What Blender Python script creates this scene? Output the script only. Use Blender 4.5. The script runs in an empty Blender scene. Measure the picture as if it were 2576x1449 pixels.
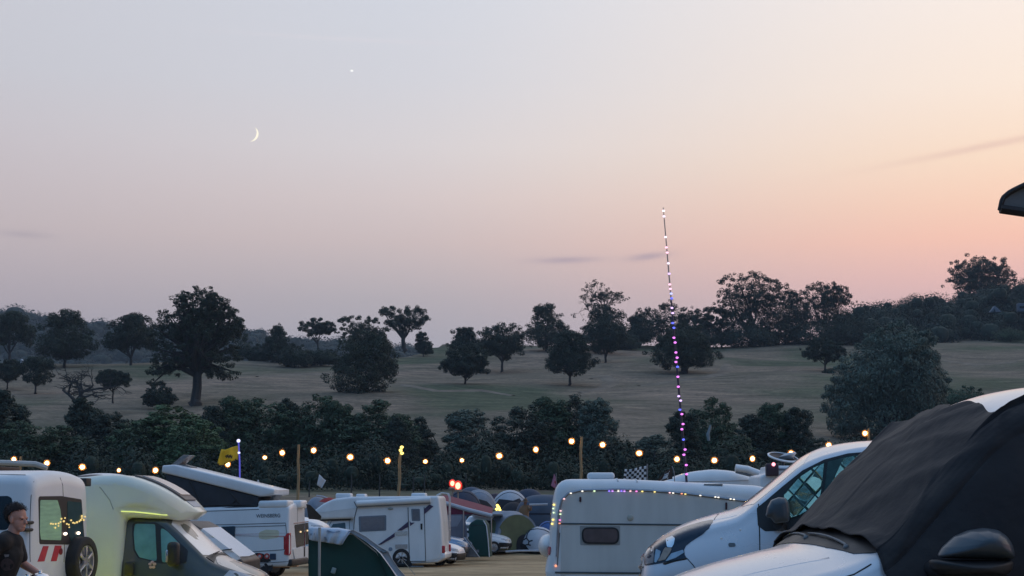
import bpy, bmesh, math, random
import numpy as np
from mathutils import Vector, Matrix, geometry
from mathutils.bvhtree import BVHTree

# ---------------------------------------------------------------- camera, sky, exposure
scene = bpy.context.scene
COL = scene.collection
W_PX, H_PX, F_PX, EYE = 2576.0, 1449.0, 3964.0, 1.4
PITCH = math.radians(7.74)
cam_data = bpy.data.cameras.new("camera")
cam_data.sensor_width = 36.0
cam_data.lens = 36.0 * F_PX / W_PX
cam_data.clip_start, cam_data.clip_end = 0.1, 30000.0
cam = bpy.data.objects.new("camera", cam_data)
cam.location = (0, 0, EYE)
cam.rotation_euler = (math.pi / 2 + PITCH, 0, 0)
COL.objects.link(cam)
scene.camera = cam
scene.view_settings.view_transform = 'Standard'
scene.view_settings.look = 'None'
scene.view_settings.exposure = 0.0
scene.view_settings.gamma = 1.0
scene.render.engine = 'CYCLES'
scene.cycles.use_denoising = True
scene.cycles.max_bounces = 6
scene.cycles.transparent_max_bounces = 24
scene.cycles.sample_clamp_indirect = 4.0


def lin(c):
    def f(v):
        v /= 255.0
        return v / 12.92 if v <= 0.04045 else ((v + 0.055) / 1.055) ** 2.4
    return (f(c[0]), f(c[1]), f(c[2]), 1.0)


def build_world():
    w = bpy.data.worlds.new("World")
    scene.world = w
    w.use_nodes = True
    nt = w.node_tree
    nt.nodes.clear()
    N, L = nt.nodes, nt.links
    out = N.new('ShaderNodeOutputWorld')
    bg = N.new('ShaderNodeBackground')
    L.new(bg.outputs[0], out.inputs[0])
    tc = N.new('ShaderNodeTexCoord')
    sep = N.new('ShaderNodeSeparateXYZ')
    L.new(tc.outputs['Generated'], sep.inputs[0])

    def M(op, a, b=None, c=None):
        n = N.new('ShaderNodeMath')
        n.operation = op
        for i, v in enumerate((a, b, c)):
            if v is None:
                continue
            if isinstance(v, (int, float)):
                n.inputs[i].default_value = v
            else:
                L.new(v, n.inputs[i])
        return n.outputs[0]

    el = M('MULTIPLY', M('ARCSINE', sep.outputs['Z']), 180 / math.pi)
    az = M('MULTIPLY', M('ARCTAN2', sep.outputs['X'], sep.outputs['Y']), 180 / math.pi)
    t = M('DIVIDE', el, 60.0)

    def ramp(stops, gain=1.0):
        r = N.new('ShaderNodeValToRGB')
        r.color_ramp.interpolation = 'EASE' if False else 'LINEAR'
        e = r.color_ramp.elements
        while len(e) < len(stops):
            e.new(0.5)
        for q, (p, c) in zip(e, stops):
            q.position = p / 60.0
            q.color = [v * gain for v in lin(c)[:3]] + [1]
        L.new(t, r.inputs[0])
        return r.outputs[0]

    left = ramp([(0, (152, 148, 162)), (5.5, (168, 162, 174)), (7.0, (180, 170, 178)), (9.6, (198, 186, 189)),
                 (12.5, (203, 196, 202)), (15, (203, 203, 211)), (18.5, (205, 206, 215)), (35, (190, 202, 222)), (60, (165, 186, 216))])
    mid = ramp([(0, (166, 164, 180)), (5.5, (182, 180, 190)), (7.3, (195, 187, 192)), (9.4, (221, 203, 201)),
                (11.0, (231, 216, 214)), (12.8, (233, 226, 227)), (15.3, (226, 226, 233)), (18.5, (223, 227, 237)), (60, (172, 192, 222))], 0.94)
    right = ramp([(0, (190, 156, 162)), (6.5, (218, 182, 184)), (7.8, (238, 190, 182)), (9.2, (254, 200, 178)), (10.4, (255, 211, 185)),
                  (12.0, (255, 224, 198)), (14.5, (254, 234, 217)), (18.5, (250, 238, 230)), (60, (185, 198, 222))], 1.07)
    back = ramp([(0, (30, 50, 68)), (6, (42, 72, 102)), (14, (60, 100, 142)), (30, (92, 136, 184)), (60, (134, 170, 212))], 1.3)

    def sstep(x, a, b):
        n = N.new('ShaderNodeMapRange')
        n.interpolation_type = 'SMOOTHSTEP'
        n.inputs['From Min'].default_value = a
        n.inputs['From Max'].default_value = b
        L.new(x, n.inputs['Value'])
        return n.outputs[0]

    def mix(f, a, b):
        n = N.new('ShaderNodeMix')
        n.data_type = 'RGBA'
        L.new(f, n.inputs[0])
        L.new(a, n.inputs[6])
        L.new(b, n.inputs[7])
        return n.outputs[2]

    c = mix(sstep(az, -26, 4), left, mid)
    c = mix(sstep(az, -6, 21), c, right)

    # thin cloud streaks and a faint contrail that belong to the sky
    def streak(c, az0, el0, slope, half_az, half_el, amount, col):
        da = M('SUBTRACT', az, az0)
        de = M('SUBTRACT', M('SUBTRACT', el, el0), M('MULTIPLY', da, slope))
        q = M('ADD', M('POWER', M('ABSOLUTE', M('DIVIDE', da, half_az)), 2.0),
              M('POWER', M('ABSOLUTE', M('DIVIDE', de, half_el)), 2.0))
        f = M('MULTIPLY', M('POWER', 2.718, M('MULTIPLY', q, -1.0)), amount)
        n = N.new('ShaderNodeMix')
        n.data_type = 'RGBA'
        L.new(f, n.inputs[0])
        L.new(c, n.inputs[6])
        n.inputs[7].default_value = lin(col)
        return n.outputs[2]

    c = streak(c, 17.4, 12.38, 0.14, 3.6, 0.13, 0.42, (226, 186, 174))
    c = streak(c, 2.0, 8.75, 0.02, 1.2, 0.12, 0.55, (166, 152, 170))
    c = streak(c, 5.0, 8.85, 0.1, 0.75, 0.13, 0.6, (166, 152, 170))
    c = streak(c, -17.4, 9.25, -0.02, 0.9, 0.12, 0.4, (166, 156, 168))
    c = streak(c, -6.0, 16.62, -0.02, 4.5, 0.07, 0.3, (228, 222, 228))
    fb = sstep(M('ABSOLUTE', M('SUBTRACT', az, 25.0)), 55, 120)
    c = mix(fb, c, back)
    L.new(c, bg.inputs[0])
    bg.inputs[1].default_value = 1.0


build_world()

# ---------------------------------------------------------------- projection helpers
CT, ST = math.cos(PITCH), math.sin(PITCH)


def ray(px, py):
    u, v = (px - W_PX / 2) / F_PX, (H_PX / 2 - py) / F_PX
    return Vector((u, CT - v * ST, ST + v * CT))


def at(px, py, d):
    r = ray(px, py)
    return Vector((0, 0, EYE)) + r * (d / r.y)


def px_x(px, d):
    return at(px, 1263, d).x


# ---------------------------------------------------------------- materials
MATS = {}


def mat(name, col, rough=0.5, metal=0.0, noise=0.12, nscale=3.0, bump=0.0, bscale=30.0, coat=0.0,
        emit=None, estr=0.0, spec=0.5, leaf=False, translucent=0.0, stretch=None):
    if name in MATS:
        return MATS[name]
    m = bpy.data.materials.new(name)
    m.use_nodes = True
    nt = m.node_tree
    N, L = nt.nodes, nt.links
    b = N['Principled BSDF']
    b.inputs['Base Color'].default_value = (*col, 1)
    b.inputs['Roughness'].default_value = rough
    b.inputs['Metallic'].default_value = metal
    b.inputs['Coat Weight'].default_value = coat
    b.inputs['Coat Roughness'].default_value = 0.08
    b.inputs['Specular IOR Level'].default_value = spec
    tc = N.new('ShaderNodeTexCoord')
    vec = tc.outputs['Object']
    if stretch:
        mp = N.new('ShaderNodeMapping')
        mp.inputs['Scale'].default_value = stretch
        L.new(vec, mp.inputs[0])
        vec = mp.outputs[0]
    if noise > 0 or leaf:
        nz = N.new('ShaderNodeTexNoise')
        nz.inputs['Scale'].default_value = nscale
        nz.inputs['Detail'].default_value = 5
        L.new(vec, nz.inputs['Vector'])
        mr = N.new('ShaderNodeMapRange')
        mr.inputs[1].default_value, mr.inputs[2].default_value = 0.25, 0.75
        mr.inputs[3].default_value, mr.inputs[4].default_value = 1 - noise, 1 + noise
        L.new(nz.outputs[0], mr.inputs[0])
        fac = mr.outputs[0]
        if leaf:
            gi = N.new('ShaderNodeNewGeometry')
            m2 = N.new('ShaderNodeMapRange')
            m2.inputs[3].default_value, m2.inputs[4].default_value = 0.82, 1.2
            L.new(gi.outputs['Random Per Island'], m2.inputs[0])
            mu = N.new('ShaderNodeMath')
            mu.operation = 'MULTIPLY'
            L.new(fac, mu.inputs[0])
            L.new(m2.outputs[0], mu.inputs[1])
            fac = mu.outputs[0]
        vm = N.new('ShaderNodeVectorMath')
        vm.operation = 'SCALE'
        vm.inputs[0].default_value = col
        L.new(fac, vm.inputs['Scale'])
        L.new(vm.outputs[0], b.inputs['Base Color'])
        if not leaf:
            rr = N.new('ShaderNodeMapRange')
            rr.inputs[3].default_value = max(0.02, rough * 0.8)
            rr.inputs[4].default_value = min(1, rough * 1.25)
            L.new(nz.outputs[0], rr.inputs[0])
            L.new(rr.outputs[0], b.inputs['Roughness'])
    if bump > 0:
        nb = N.new('ShaderNodeTexNoise')
        nb.inputs['Scale'].default_value = bscale
        nb.inputs['Detail'].default_value = 4
        L.new(vec, nb.inputs['Vector'])
        bp = N.new('ShaderNodeBump')
        bp.inputs['Strength'].default_value = bump
        bp.inputs['Distance'].default_value = 0.05
        L.new(nb.outputs[0], bp.inputs['Height'])
        L.new(bp.outputs[0], b.inputs['Normal'])
    if emit:
        b.inputs['Emission Color'].default_value = (*emit, 1)
        b.inputs['Emission Strength'].default_value = estr
    if translucent > 0:
        out = N['Material Output']
        tr = N.new('ShaderNodeBsdfTranslucent')
        tr.inputs[0].default_value = (*col, 1)
        mx = N.new('ShaderNodeMixShader')
        mx.inputs[0].default_value = translucent
        L.new(b.outputs[0], mx.inputs[1])
        L.new(tr.outputs[0], mx.inputs[2])
        L.new(mx.outputs[0], out.inputs[0])
    MATS[name] = m
    return m


def clear_mat(name, col, clear, rough=0.03, emit=None, estr=0.0, tint=(1, 1, 1)):
    """thin clear or tinted skin: part straight through, part glossy or glowing"""
    if name in MATS:
        return MATS[name]
    m = bpy.data.materials.new(name)
    m.use_nodes = True
    nt = m.node_tree
    N, L = nt.nodes, nt.links
    b = N['Principled BSDF']
    b.inputs['Base Color'].default_value = (*col, 1)
    b.inputs['Roughness'].default_value = rough
    if emit:
        b.inputs['Emission Color'].default_value = (*emit, 1)
        b.inputs['Emission Strength'].default_value = estr
    tr = N.new('ShaderNodeBsdfTransparent')
    tr.inputs[0].default_value = (*tint, 1)
    mx = N.new('ShaderNodeMixShader')
    mx.inputs[0].default_value = clear
    L.new(b.outputs[0], mx.inputs[1])
    L.new(tr.outputs[0], mx.inputs[2])
    L.new(mx.outputs[0], N['Material Output'].inputs[0])
    MATS[name] = m
    return m


def glow(name, col, strength):
    if name in MATS:
        return MATS[name]
    m = bpy.data.materials.new(name)
    m.use_nodes = True
    nt = m.node_tree
    nt.nodes.remove(nt.nodes['Principled BSDF'])
    e = nt.nodes.new('ShaderNodeEmission')
    e.inputs[0].default_value = (*col, 1)
    e.inputs[1].default_value = strength
    nt.links.new(e.outputs[0], nt.nodes['Material Output'].inputs[0])
    MATS[name] = m
    return m


WHITE = mat('white vehicle paint', (0.73, 0.75, 0.77), 0.32, coat=0.3, noise=0.08, nscale=1.6, stretch=(1, 1, .35))
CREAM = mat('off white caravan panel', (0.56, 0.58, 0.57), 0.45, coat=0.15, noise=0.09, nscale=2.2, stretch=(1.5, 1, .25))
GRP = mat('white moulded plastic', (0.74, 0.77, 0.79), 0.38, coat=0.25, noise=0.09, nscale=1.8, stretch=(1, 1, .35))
SILVER = mat('pale silver paint', (0.66, 0.68, 0.72), 0.28, metal=0.25, coat=0.6, noise=0.03, nscale=1.5)
DARKGREY = mat('dark grey paint', (0.07, 0.075, 0.08), 0.3, coat=0.5, noise=0.08)
PLUM = mat('dark plum paint', (0.045, 0.03, 0.04), 0.35, coat=0.5, noise=0.1)
BLUEPAINT = mat('silver blue paint', (0.18, 0.27, 0.4), 0.25, metal=0.3, coat=0.6, noise=0.04)
GLASS = mat('dark glass', (0.012, 0.014, 0.016), 0.04, noise=0.0, spec=0.8)
TEALGLASS = mat('teal curtained glass', (0.11, 0.27, 0.26), 0.06, noise=0.35, nscale=2.5, spec=0.8)
GREYGLASS = mat('grey blind behind glass', (0.16, 0.17, 0.2), 0.12, noise=0.15, nscale=6, stretch=(1, 1, 6))
BROWNGLASS = mat('smoked acrylic window', (0.05, 0.042, 0.05), 0.15, noise=0.15, nscale=4)
CURTAIN = mat('green curtain cloth', (0.26, 0.42, 0.3), 0.7, noise=0.2, nscale=9, stretch=(0.4, 0.4, 3), emit=(0.3, 0.6, 0.4), estr=0.07)  # weak emission makes the cloth glow as if lit
BLACK = mat('black plastic', (0.014, 0.014, 0.016), 0.5, noise=0.2, nscale=8)
RUBBER = mat('black rubber', (0.018, 0.018, 0.02), 0.75, noise=0.2, nscale=20, bump=0.2, bscale=60)
GREYPLASTIC = mat('grey plastic', (0.16, 0.17, 0.18), 0.5, noise=0.1)
MIRRORCAP = mat('dark grey mirror cap', (0.05, 0.065, 0.08), 0.32, noise=0.1, coat=0.3)
STEEL = mat('brushed steel', (0.55, 0.55, 0.56), 0.3, metal=1.0, noise=0.1, nscale=6)
CHROME = mat('polished steel', (0.75, 0.76, 0.78), 0.1, metal=1.0, noise=0.03)
RIM = mat('alloy rim', (0.5, 0.51, 0.54), 0.35, metal=0.8, noise=0.25, nscale=6)
RED = mat('red reflective vinyl', (0.48, 0.03, 0.05), 0.35, noise=0.1)
TAIL = mat('red lamp plastic', (0.42, 0.02, 0.03), 0.15, noise=0.2, nscale=9, coat=0.5)
AMBER = mat('amber lamp plastic', (0.6, 0.25, 0.06), 0.2, noise=0.1, coat=0.4)
PURPLE = mat('dark purple vinyl', (0.06, 0.045, 0.1), 0.4, noise=0.1)
WOOD = mat('weathered pole wood', (0.3, 0.22, 0.12), 0.8, noise=0.35, nscale=4, stretch=(3, 3, 0.6))
BLACKCLOTH = mat('black stretch cover cloth', (0.0085, 0.007, 0.0095), 0.75, noise=0.18, nscale=5, bump=0.16, bscale=11)
BLACKCLOTH.node_tree.nodes['Principled BSDF'].inputs['Sheen Weight'].default_value = 0.04
LAMP_WARM = glow('warm filament light', (1.0, 0.62, 0.25), 14.0)
BULB_HALO = clear_mat('amber bulb halo', (0.5, 0.2, 0.04), 0.78, 0.2, emit=(1.0, 0.36, 0.05), estr=0.75)  # glowing shell stands in for the glare halo round each bulb


# ---------------------------------------------------------------- mesh helpers
def smooth_mesh(me, angle=38):
    me.shade_smooth()
    me.set_sharp_from_angle(angle=math.radians(angle))


def link(name, me, parent=None):
    o = bpy.data.objects.new(name, me)
    COL.objects.link(o)
    if parent is not None:
        o.parent = parent
    return o


def obj(name, bm, m, parent=None, smooth=38):
    me = bpy.data.meshes.new(name)
    bmesh.ops.recalc_face_normals(bm, faces=bm.faces)
    bm.to_mesh(me)
    bm.free()
    for k in (m if isinstance(m, (list, tuple)) else [m]):
        me.materials.append(k)
    if smooth:
        smooth_mesh(me, smooth)
    return link(name, me, parent)


def tag(o, label, cat, group=None, kind=None):
    if label:
        o['label'] = label
    if cat:
        o['category'] = cat
    if group:
        o['group'] = group
    if kind:
        o['kind'] = kind
    return o


def thing(name, label, cat, M=None, group=None):
    o = bpy.data.objects.new(name, None)
    COL.objects.link(o)
    if M is not None:
        o.matrix_world = M
    return tag(o, label, cat, group)


def copy_tree(o, parent=None):
    c = o.copy()
    COL.objects.link(c)
    if parent is not None:
        c.parent = parent
    for ch in list(o.children):
        copy_tree(ch, c)
    return c


def box(bm, c, s, R=None, bev=0.0, mi=0):
    r = bmesh.ops.create_cube(bm, size=1.0)
    vs = r['verts']
    for v in vs:
        p = Vector((v.co.x * s[0], v.co.y * s[1], v.co.z * s[2]))
        if R is not None:
            p = R @ p
        v.co = p + Vector(c)
    fs = {f for v in vs for f in v.link_faces}
    if bev > 0:
        es = list({e for v in vs for e in v.link_edges})
        rb = bmesh.ops.bevel(bm, geom=es, offset=bev, segments=3, affect='EDGES', profile=0.5)
        fs = set(rb['faces']) | {f for f in fs if f.is_valid}
    for f in fs:
        f.material_index = mi
    return fs


def tube(bm, pts, r, n=8, cap=True, mi=0):
    pts = [Vector(p) for p in pts]
    rs = r if isinstance(r, (list, tuple)) else [r] * len(pts)
    up = None
    rings = []
    for i, p in enumerate(pts):
        t = (pts[min(i + 1, len(pts) - 1)] - pts[max(i - 1, 0)])
        if t.length < 1e-9:
            t = Vector((0, 0, 1))
        t.normalize()
        if up is None:
            a = Vector((0, 0, 1)) if abs(t.z) < 0.9 else Vector((1, 0, 0))
            up = t.cross(a).normalized()
        else:
            up = (up - t * up.dot(t))
            up = up.normalized() if up.length > 1e-6 else t.orthogonal().normalized()
        w = t.cross(up)
        rings.append([bm.verts.new(p + (up * math.cos(2 * math.pi * k / n) + w * math.sin(2 * math.pi * k / n)) * rs[i])
                      for k in range(n)])
    for a, b in zip(rings, rings[1:]):
        for k in range(n):
            f = bm.faces.new((a[k], a[(k + 1) % n], b[(k + 1) % n], b[k]))
            f.material_index = mi
    if cap and n > 2:
        for rg in (rings[0], rings[-1]):
            f = bm.faces.new(rg)
            f.material_index = mi


def lathe(bm, prof, n=24, T=None, mi=0):
    """prof: (radius, height) around the local z axis, then moved by T"""
    T = T or Matrix.Identity(4)
    rings = []
    for r, h in prof:
        if r < 1e-6:
            rings.append([bm.verts.new(T @ Vector((0, 0, h)))])
        else:
            rings.append([bm.verts.new(T @ Vector((r * math.cos(2 * math.pi * k / n), r * math.sin(2 * math.pi * k / n), h)))
                          for k in range(n)])
    for a, b in zip(rings, rings[1:]):
        for k in range(n):
            q = []
            for v in (a[k % len(a)], a[(k + 1) % len(a)], b[(k + 1) % len(b)], b[k % len(b)]):
                if v not in q:
                    q.append(v)
            if len(q) > 2:
                bm.faces.new(q).material_index = mi


def ball(bm, c, r, sub=2, S=(1, 1, 1)):
    q = bmesh.ops.create_icosphere(bm, subdivisions=sub, radius=r)
    for v in q['verts']:
        v.co = Vector((v.co.x * S[0], v.co.y * S[1], v.co.z * S[2])) + Vector(c)


def grid_faces(bm, rows, closed=False, mi=0):
    for a, b in zip(rows, rows[1:]):
        n = len(a)
        for k in range(n if closed else n - 1):
            f = bm.faces.new((a[k], a[(k + 1) % n], b[(k + 1) % n], b[k]))
            f.material_index = mi


def round_poly(poly, R, n=5):
    out = []
    L = len(poly)
    for i, p in enumerate(poly):
        p = Vector(p)
        a, b = Vector(poly[i - 1]) - p, Vector(poly[(i + 1) % L]) - p
        r = R[i] if isinstance(R, (list, tuple)) else R
        la, lb = a.length, b.length
        ca = max(-1, min(1, a.dot(b) / max(1e-9, la * lb)))
        half = math.acos(ca) / 2
        t = min(r / max(1e-3, math.tan(half)), 0.48 * la, 0.48 * lb)
        p0, p2 = p + a / la * t, p + b / lb * t
        for k in range(n):
            q = k / (n - 1)
            out.append(tuple(p0 * (1 - q) ** 2 + p * 2 * q * (1 - q) + p2 * q * q))
    return out


def area2(poly):
    return sum(poly[i - 1][0] * poly[i][1] - poly[i][0] * poly[i - 1][1] for i in range(len(poly)))


def offset_poly(poly, d):
    """move every edge of a counter-clockwise polygon inwards by d"""
    L = len(poly)
    out = []
    for i in range(L):
        p = Vector(poly[i])
        e1 = (p - Vector(poly[i - 1])).normalized()
        e2 = (Vector(poly[(i + 1) % L]) - p).normalized()
        n1, n2 = Vector((-e1.y, e1.x)), Vector((-e2.y, e2.x))
        n = n1 + n2
        if n.length < 1e-6:
            n = n1.copy()
        n.normalize()
        out.append(tuple(p + n * (d / max(0.35, n.dot(n1)))))
    return out


def extrude_profile(poly, W, r, R, steps=5, n=4, taper=None):
    """side profile (x,z) pulled across the width, with softly rounded side edges"""
    if area2(poly) < 0:
        poly = poly[::-1]
        if isinstance(R, (list, tuple)):
            R = R[::-1]
    bm = bmesh.new()
    rows = []
    seq = [(1, k) for k in range(steps, -1, -1)] + [(-1, k) for k in range(0, steps + 1)]
    for sgn, k in seq:
        a = k / steps * math.pi / 2
        ins = r * (1 - math.cos(a))
        y = sgn * (W / 2 - r + r * math.sin(a))
        pp = offset_poly(poly, ins)
        RR = [max(0.015, q - ins) for q in R] if isinstance(R, (list, tuple)) else max(0.015, R - ins)
        rows.append([bm.verts.new((x, y * (taper(x, z) if taper else 1.0), z)) for x, z in round_poly(pp, RR, n)])
    grid_faces(bm, rows, closed=True)
    for rw in (rows[0], rows[-1]):
        if taper:
            sgn = 1 if rw is rows[0] else -1
            v2, faces, nb = fill_grid([(v.co.x, v.co.z) for v in rw], .09)
            vs = [rw[i] if i < nb else bm.verts.new((p.x, sgn * W / 2 * taper(p.x, p.y), p.y)) for i, p in enumerate(v2)]
            for f in faces:
                try:
                    bm.faces.new([vs[i] for i in f])
                except ValueError:
                    pass
            continue
        f = bm.faces.new(rw)
        f.normal_update()
        bmesh.ops.triangulate(bm, faces=[f], ngon_method='EAR_CLIP')
    bmesh.ops.recalc_face_normals(bm, faces=bm.faces)
    return bm


def fill_grid(poly, step):
    pts = [Vector(p) for p in poly]
    nb = len(pts)
    xs, ys = [p.x for p in pts], [p.y for p in pts]
    y = min(ys) + step / 2
    while y < max(ys):
        x = min(xs) + step / 2
        while x < max(xs):
            c = False
            for i in range(nb):
                p, q = pts[i - 1], pts[i]
                if (p.y > y) != (q.y > y) and x < (q.x - p.x) * (y - p.y) / (q.y - p.y) + p.x:
                    c = not c
            if c and min((Vector((x, y)) - p).length for p in pts[:nb]) > step * .35:
                pts.append(Vector((x, y)))
            x += step
        y += step
    v2, _, faces, *_ = geometry.delaunay_2d_cdt(pts, [(i, (i + 1) % nb) for i in range(nb)], [], 1, 1e-7)
    return v2, faces, nb if len(v2) == len(pts) else 0


class Surface:
    """a built skin that windows, lines and lamps are laid on"""
    AX = {'L': (Vector((0, 1, 0)), lambda a, b: Vector((a, 0, b))), 'R': (Vector((0, -1, 0)), lambda a, b: Vector((a, 0, b))),
          'F': (Vector((1, 0, 0)), lambda a, b: Vector((0, a, b))), 'B': (Vector((-1, 0, 0)), lambda a, b: Vector((0, a, b))),
          'T': (Vector((0, 0, 1)), lambda a, b: Vector((a, b, 0)))}

    def __init__(self, bm):
        self.bvh = BVHTree.FromBMesh(bm)
        self.last = None

    def hit(self, a, b, axis):
        ax, f = self.AX[axis]
        p = f(a, b)
        loc, nor, _, _ = self.bvh.ray_cast(p + ax * 20, -ax)
        if loc is None:
            if self.last is None:
                loc, nor, _, _ = self.bvh.find_nearest(p + ax * 1.0)
            else:
                k = self.last.dot(ax)
                loc, nor = p + ax * (k - p.dot(ax)), ax
        if nor.dot(ax) < 0:
            nor = -nor
        self.last = loc
        return loc, nor

    def patch(self, poly, axis, off=0.004, step=0.08, depth=0.02):
        pts = []
        L = len(poly)
        for i in range(L):
            a, b = Vector(poly[i]), Vector(poly[(i + 1) % L])
            m = max(1, int((b - a).length / step))
            for k in range(m):
                pts.append(a + (b - a) * (k / m))
        nb = len(pts)
        xs, ys = [p.x for p in pts], [p.y for p in pts]

        def inside(q):
            c = False
            for i in range(nb):
                a, b = pts[i - 1], pts[i]
                if (a.y > q.y) != (b.y > q.y) and q.x < (b.x - a.x) * (q.y - a.y) / (b.y - a.y) + a.x:
                    c = not c
            return c
        y = min(ys) + step * 0.5
        while y < max(ys):
            x = min(xs) + step * 0.5
            while x < max(xs):
                q = Vector((x, y))
                if inside(q) and min((q - p).length for p in pts) > step * 0.4:
                    pts.append(q)
                x += step
            y += step
        v2, _, faces, *_ = geometry.delaunay_2d_cdt(pts, [(i, (i + 1) % nb) for i in range(nb)], [], 1, 1e-6)
        bm = bmesh.new()
        self.last = None
        top = []
        nors = []
        for p in v2:
            loc, nor = self.hit(p.x, p.y, axis)
            top.append(bm.verts.new(loc + nor * off))
            nors.append(nor)
        for f in faces:
            try:
                bm.faces.new([top[i] for i in f])
            except ValueError:
                pass
        bm.verts.index_update()
        edges = [e for e in bm.edges if len(e.link_faces) == 1]
        low = {}
        for e in edges:
            for v in e.verts:
                if v not in low:
                    low[v] = None
        idx = {v: i for i, v in enumerate(top)}
        for v in list(low):
            low[v] = bm.verts.new(v.co - nors[idx[v]] * (off + depth))
        for e in edges:
            a, b = e.verts
            bm.faces.new((a, b, low[b], low[a]))
        return bm

    def line(self, pts, axis, r=0.006, off=0.0, step=0.12, n=5, bm=None):
        bm = bm or bmesh.new()
        out = []
        self.last = None
        for a, b in zip(pts, pts[1:]):
            a, b = Vector(a), Vector(b)
            m = max(1, int((b - a).length / step))
            for k in range(m):
                q = a + (b - a) * (k / m)
                loc, nor = self.hit(q.x, q.y, axis)
                out.append(loc + nor * off)
        loc, nor = self.hit(pts[-1][0], pts[-1][1], axis)
        out.append(loc + nor * off)
        tube(bm, out, r, n)
        return bm


def frame(local, px, py, d, heading, pitch=0.0, roll=0.0):
    """matrix that puts the local point on the picture point at depth d"""
    R = (Matrix.Rotation(math.radians(heading), 4, 'Z') @ Matrix.Rotation(math.radians(pitch), 4, 'Y')
         @ Matrix.Rotation(math.radians(roll), 4, 'X'))
    p = at(px, py, d) - (R @ Vector(local))
    return Matrix.Translation(p) @ R


def pick(M, px, py, axis, val):
    """local point where the sight line through (px,py) meets the local plane axis=val"""
    I = M.inverted()
    o = I @ Vector((0, 0, EYE))
    d = I.to_3x3() @ ray(px, py)
    i = 'xyz'.index(axis)
    return o + d * ((val - o[i]) / d[i])


def side_poly(M, val, pts):
    return [(q.x, q.z) for q in (pick(M, x, y, 'y', val) for x, y in pts)]


def end_poly(M, val, pts):
    return [(q.y, q.z) for q in (pick(M, x, y, 'x', val) for x, y in pts)]


def pchip(xs, ys, x):
    xs, ys = np.asarray(xs, float), np.asarray(ys, float)
    h = np.diff(xs)
    dl = np.diff(ys) / h
    m = np.zeros_like(ys)
    m[0], m[-1] = dl[0], dl[-1]
    for i in range(1, len(xs) - 1):
        if dl[i - 1] * dl[i] > 0:
            w1, w2 = 2 * h[i] + h[i - 1], h[i] + 2 * h[i - 1]
            m[i] = (w1 + w2) / (w1 / dl[i - 1] + w2 / dl[i])
    i = int(np.clip(np.searchsorted(xs, x) - 1, 0, len(xs) - 2))
    t = (x - xs[i]) / h[i]
    return float((2 * t**3 - 3 * t**2 + 1) * ys[i] + (t**3 - 2 * t**2 + t) * h[i] * m[i]
                 + (-2 * t**3 + 3 * t**2) * ys[i + 1] + (t**3 - t**2) * h[i] * m[i + 1])


class Loft:
    """van shaped skin: s runs from the nose to the tail; local x = L/2 - s"""

    def __init__(self, L, s, W, Wt, ze, zt, zb=0.28, r=0.09):
        self.L, self.s, self.W, self.Wt, self.ze, self.zt, self.zb, self.r = L, s, W, Wt, ze, zt, zb, r

    def half(self, s):
        W, Wt, ze, zt = (pchip(self.s, a, s) for a in (self.W, self.Wt, self.ze, self.zt))
        r = min(self.r, Wt * 0.3)
        zb = self.zb + max(0.0, 0.10 - s) * 1.2
        zbelt = min(0.95, zb + (ze - zb) * 0.55)
        p = [(0, zb), (W * .6, zb), (W - .07, zb), (W - .02, zb + .05), (W, zb + .14)]
        for k in range(7):
            q = k / 6
            p.append((W + (Wt - W) * q ** 1.7, zbelt + (ze - r - zbelt) * q))
        for k in range(1, 6):
            a = k / 5 * math.pi / 2
            p.append((Wt - r + r * math.cos(a), ze - r + r * math.sin(a)))
        for k in range(1, 8):
            q = k / 7
            p.append(((Wt - r) * (1 - q), ze + (zt - ze) * (1 - (1 - q) ** 2.2)))
        return p

    def point(self, s, i, side):
        h = self.half(s)
        y, z = h[i]
        return Vector((self.L / 2 - s, side * y, z))

    def build(self, step=0.06):
        bm = bmesh.new()
        ss = sorted(set(list(np.round(np.arange(0, 0.3, 0.025), 4)) + list(np.round(np.arange(0.3, self.L - 0.25, step), 4))
                        + list(np.round(np.arange(self.L - 0.25, self.L, 0.03), 4)) + [self.L]))
        rows = []
        for s in ss:
            h = self.half(s)
            x = self.L / 2 - s
            rows.append([bm.verts.new((x, y, z)) for y, z in h] + [bm.verts.new((x, -y, z)) for y, z in h[-2:0:-1]])
        grid_faces(bm, rows, closed=True)
        for rw in (rows[0], rows[-1]):
            c = sum((v.co for v in rw), Vector()) / len(rw)
            cv = bm.verts.new(c)
            for k in range(len(rw)):
                bm.faces.new((rw[k], rw[(k + 1) % len(rw)], cv))
        bmesh.ops.recalc_face_normals(bm, faces=bm.faces)
        return bm


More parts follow.
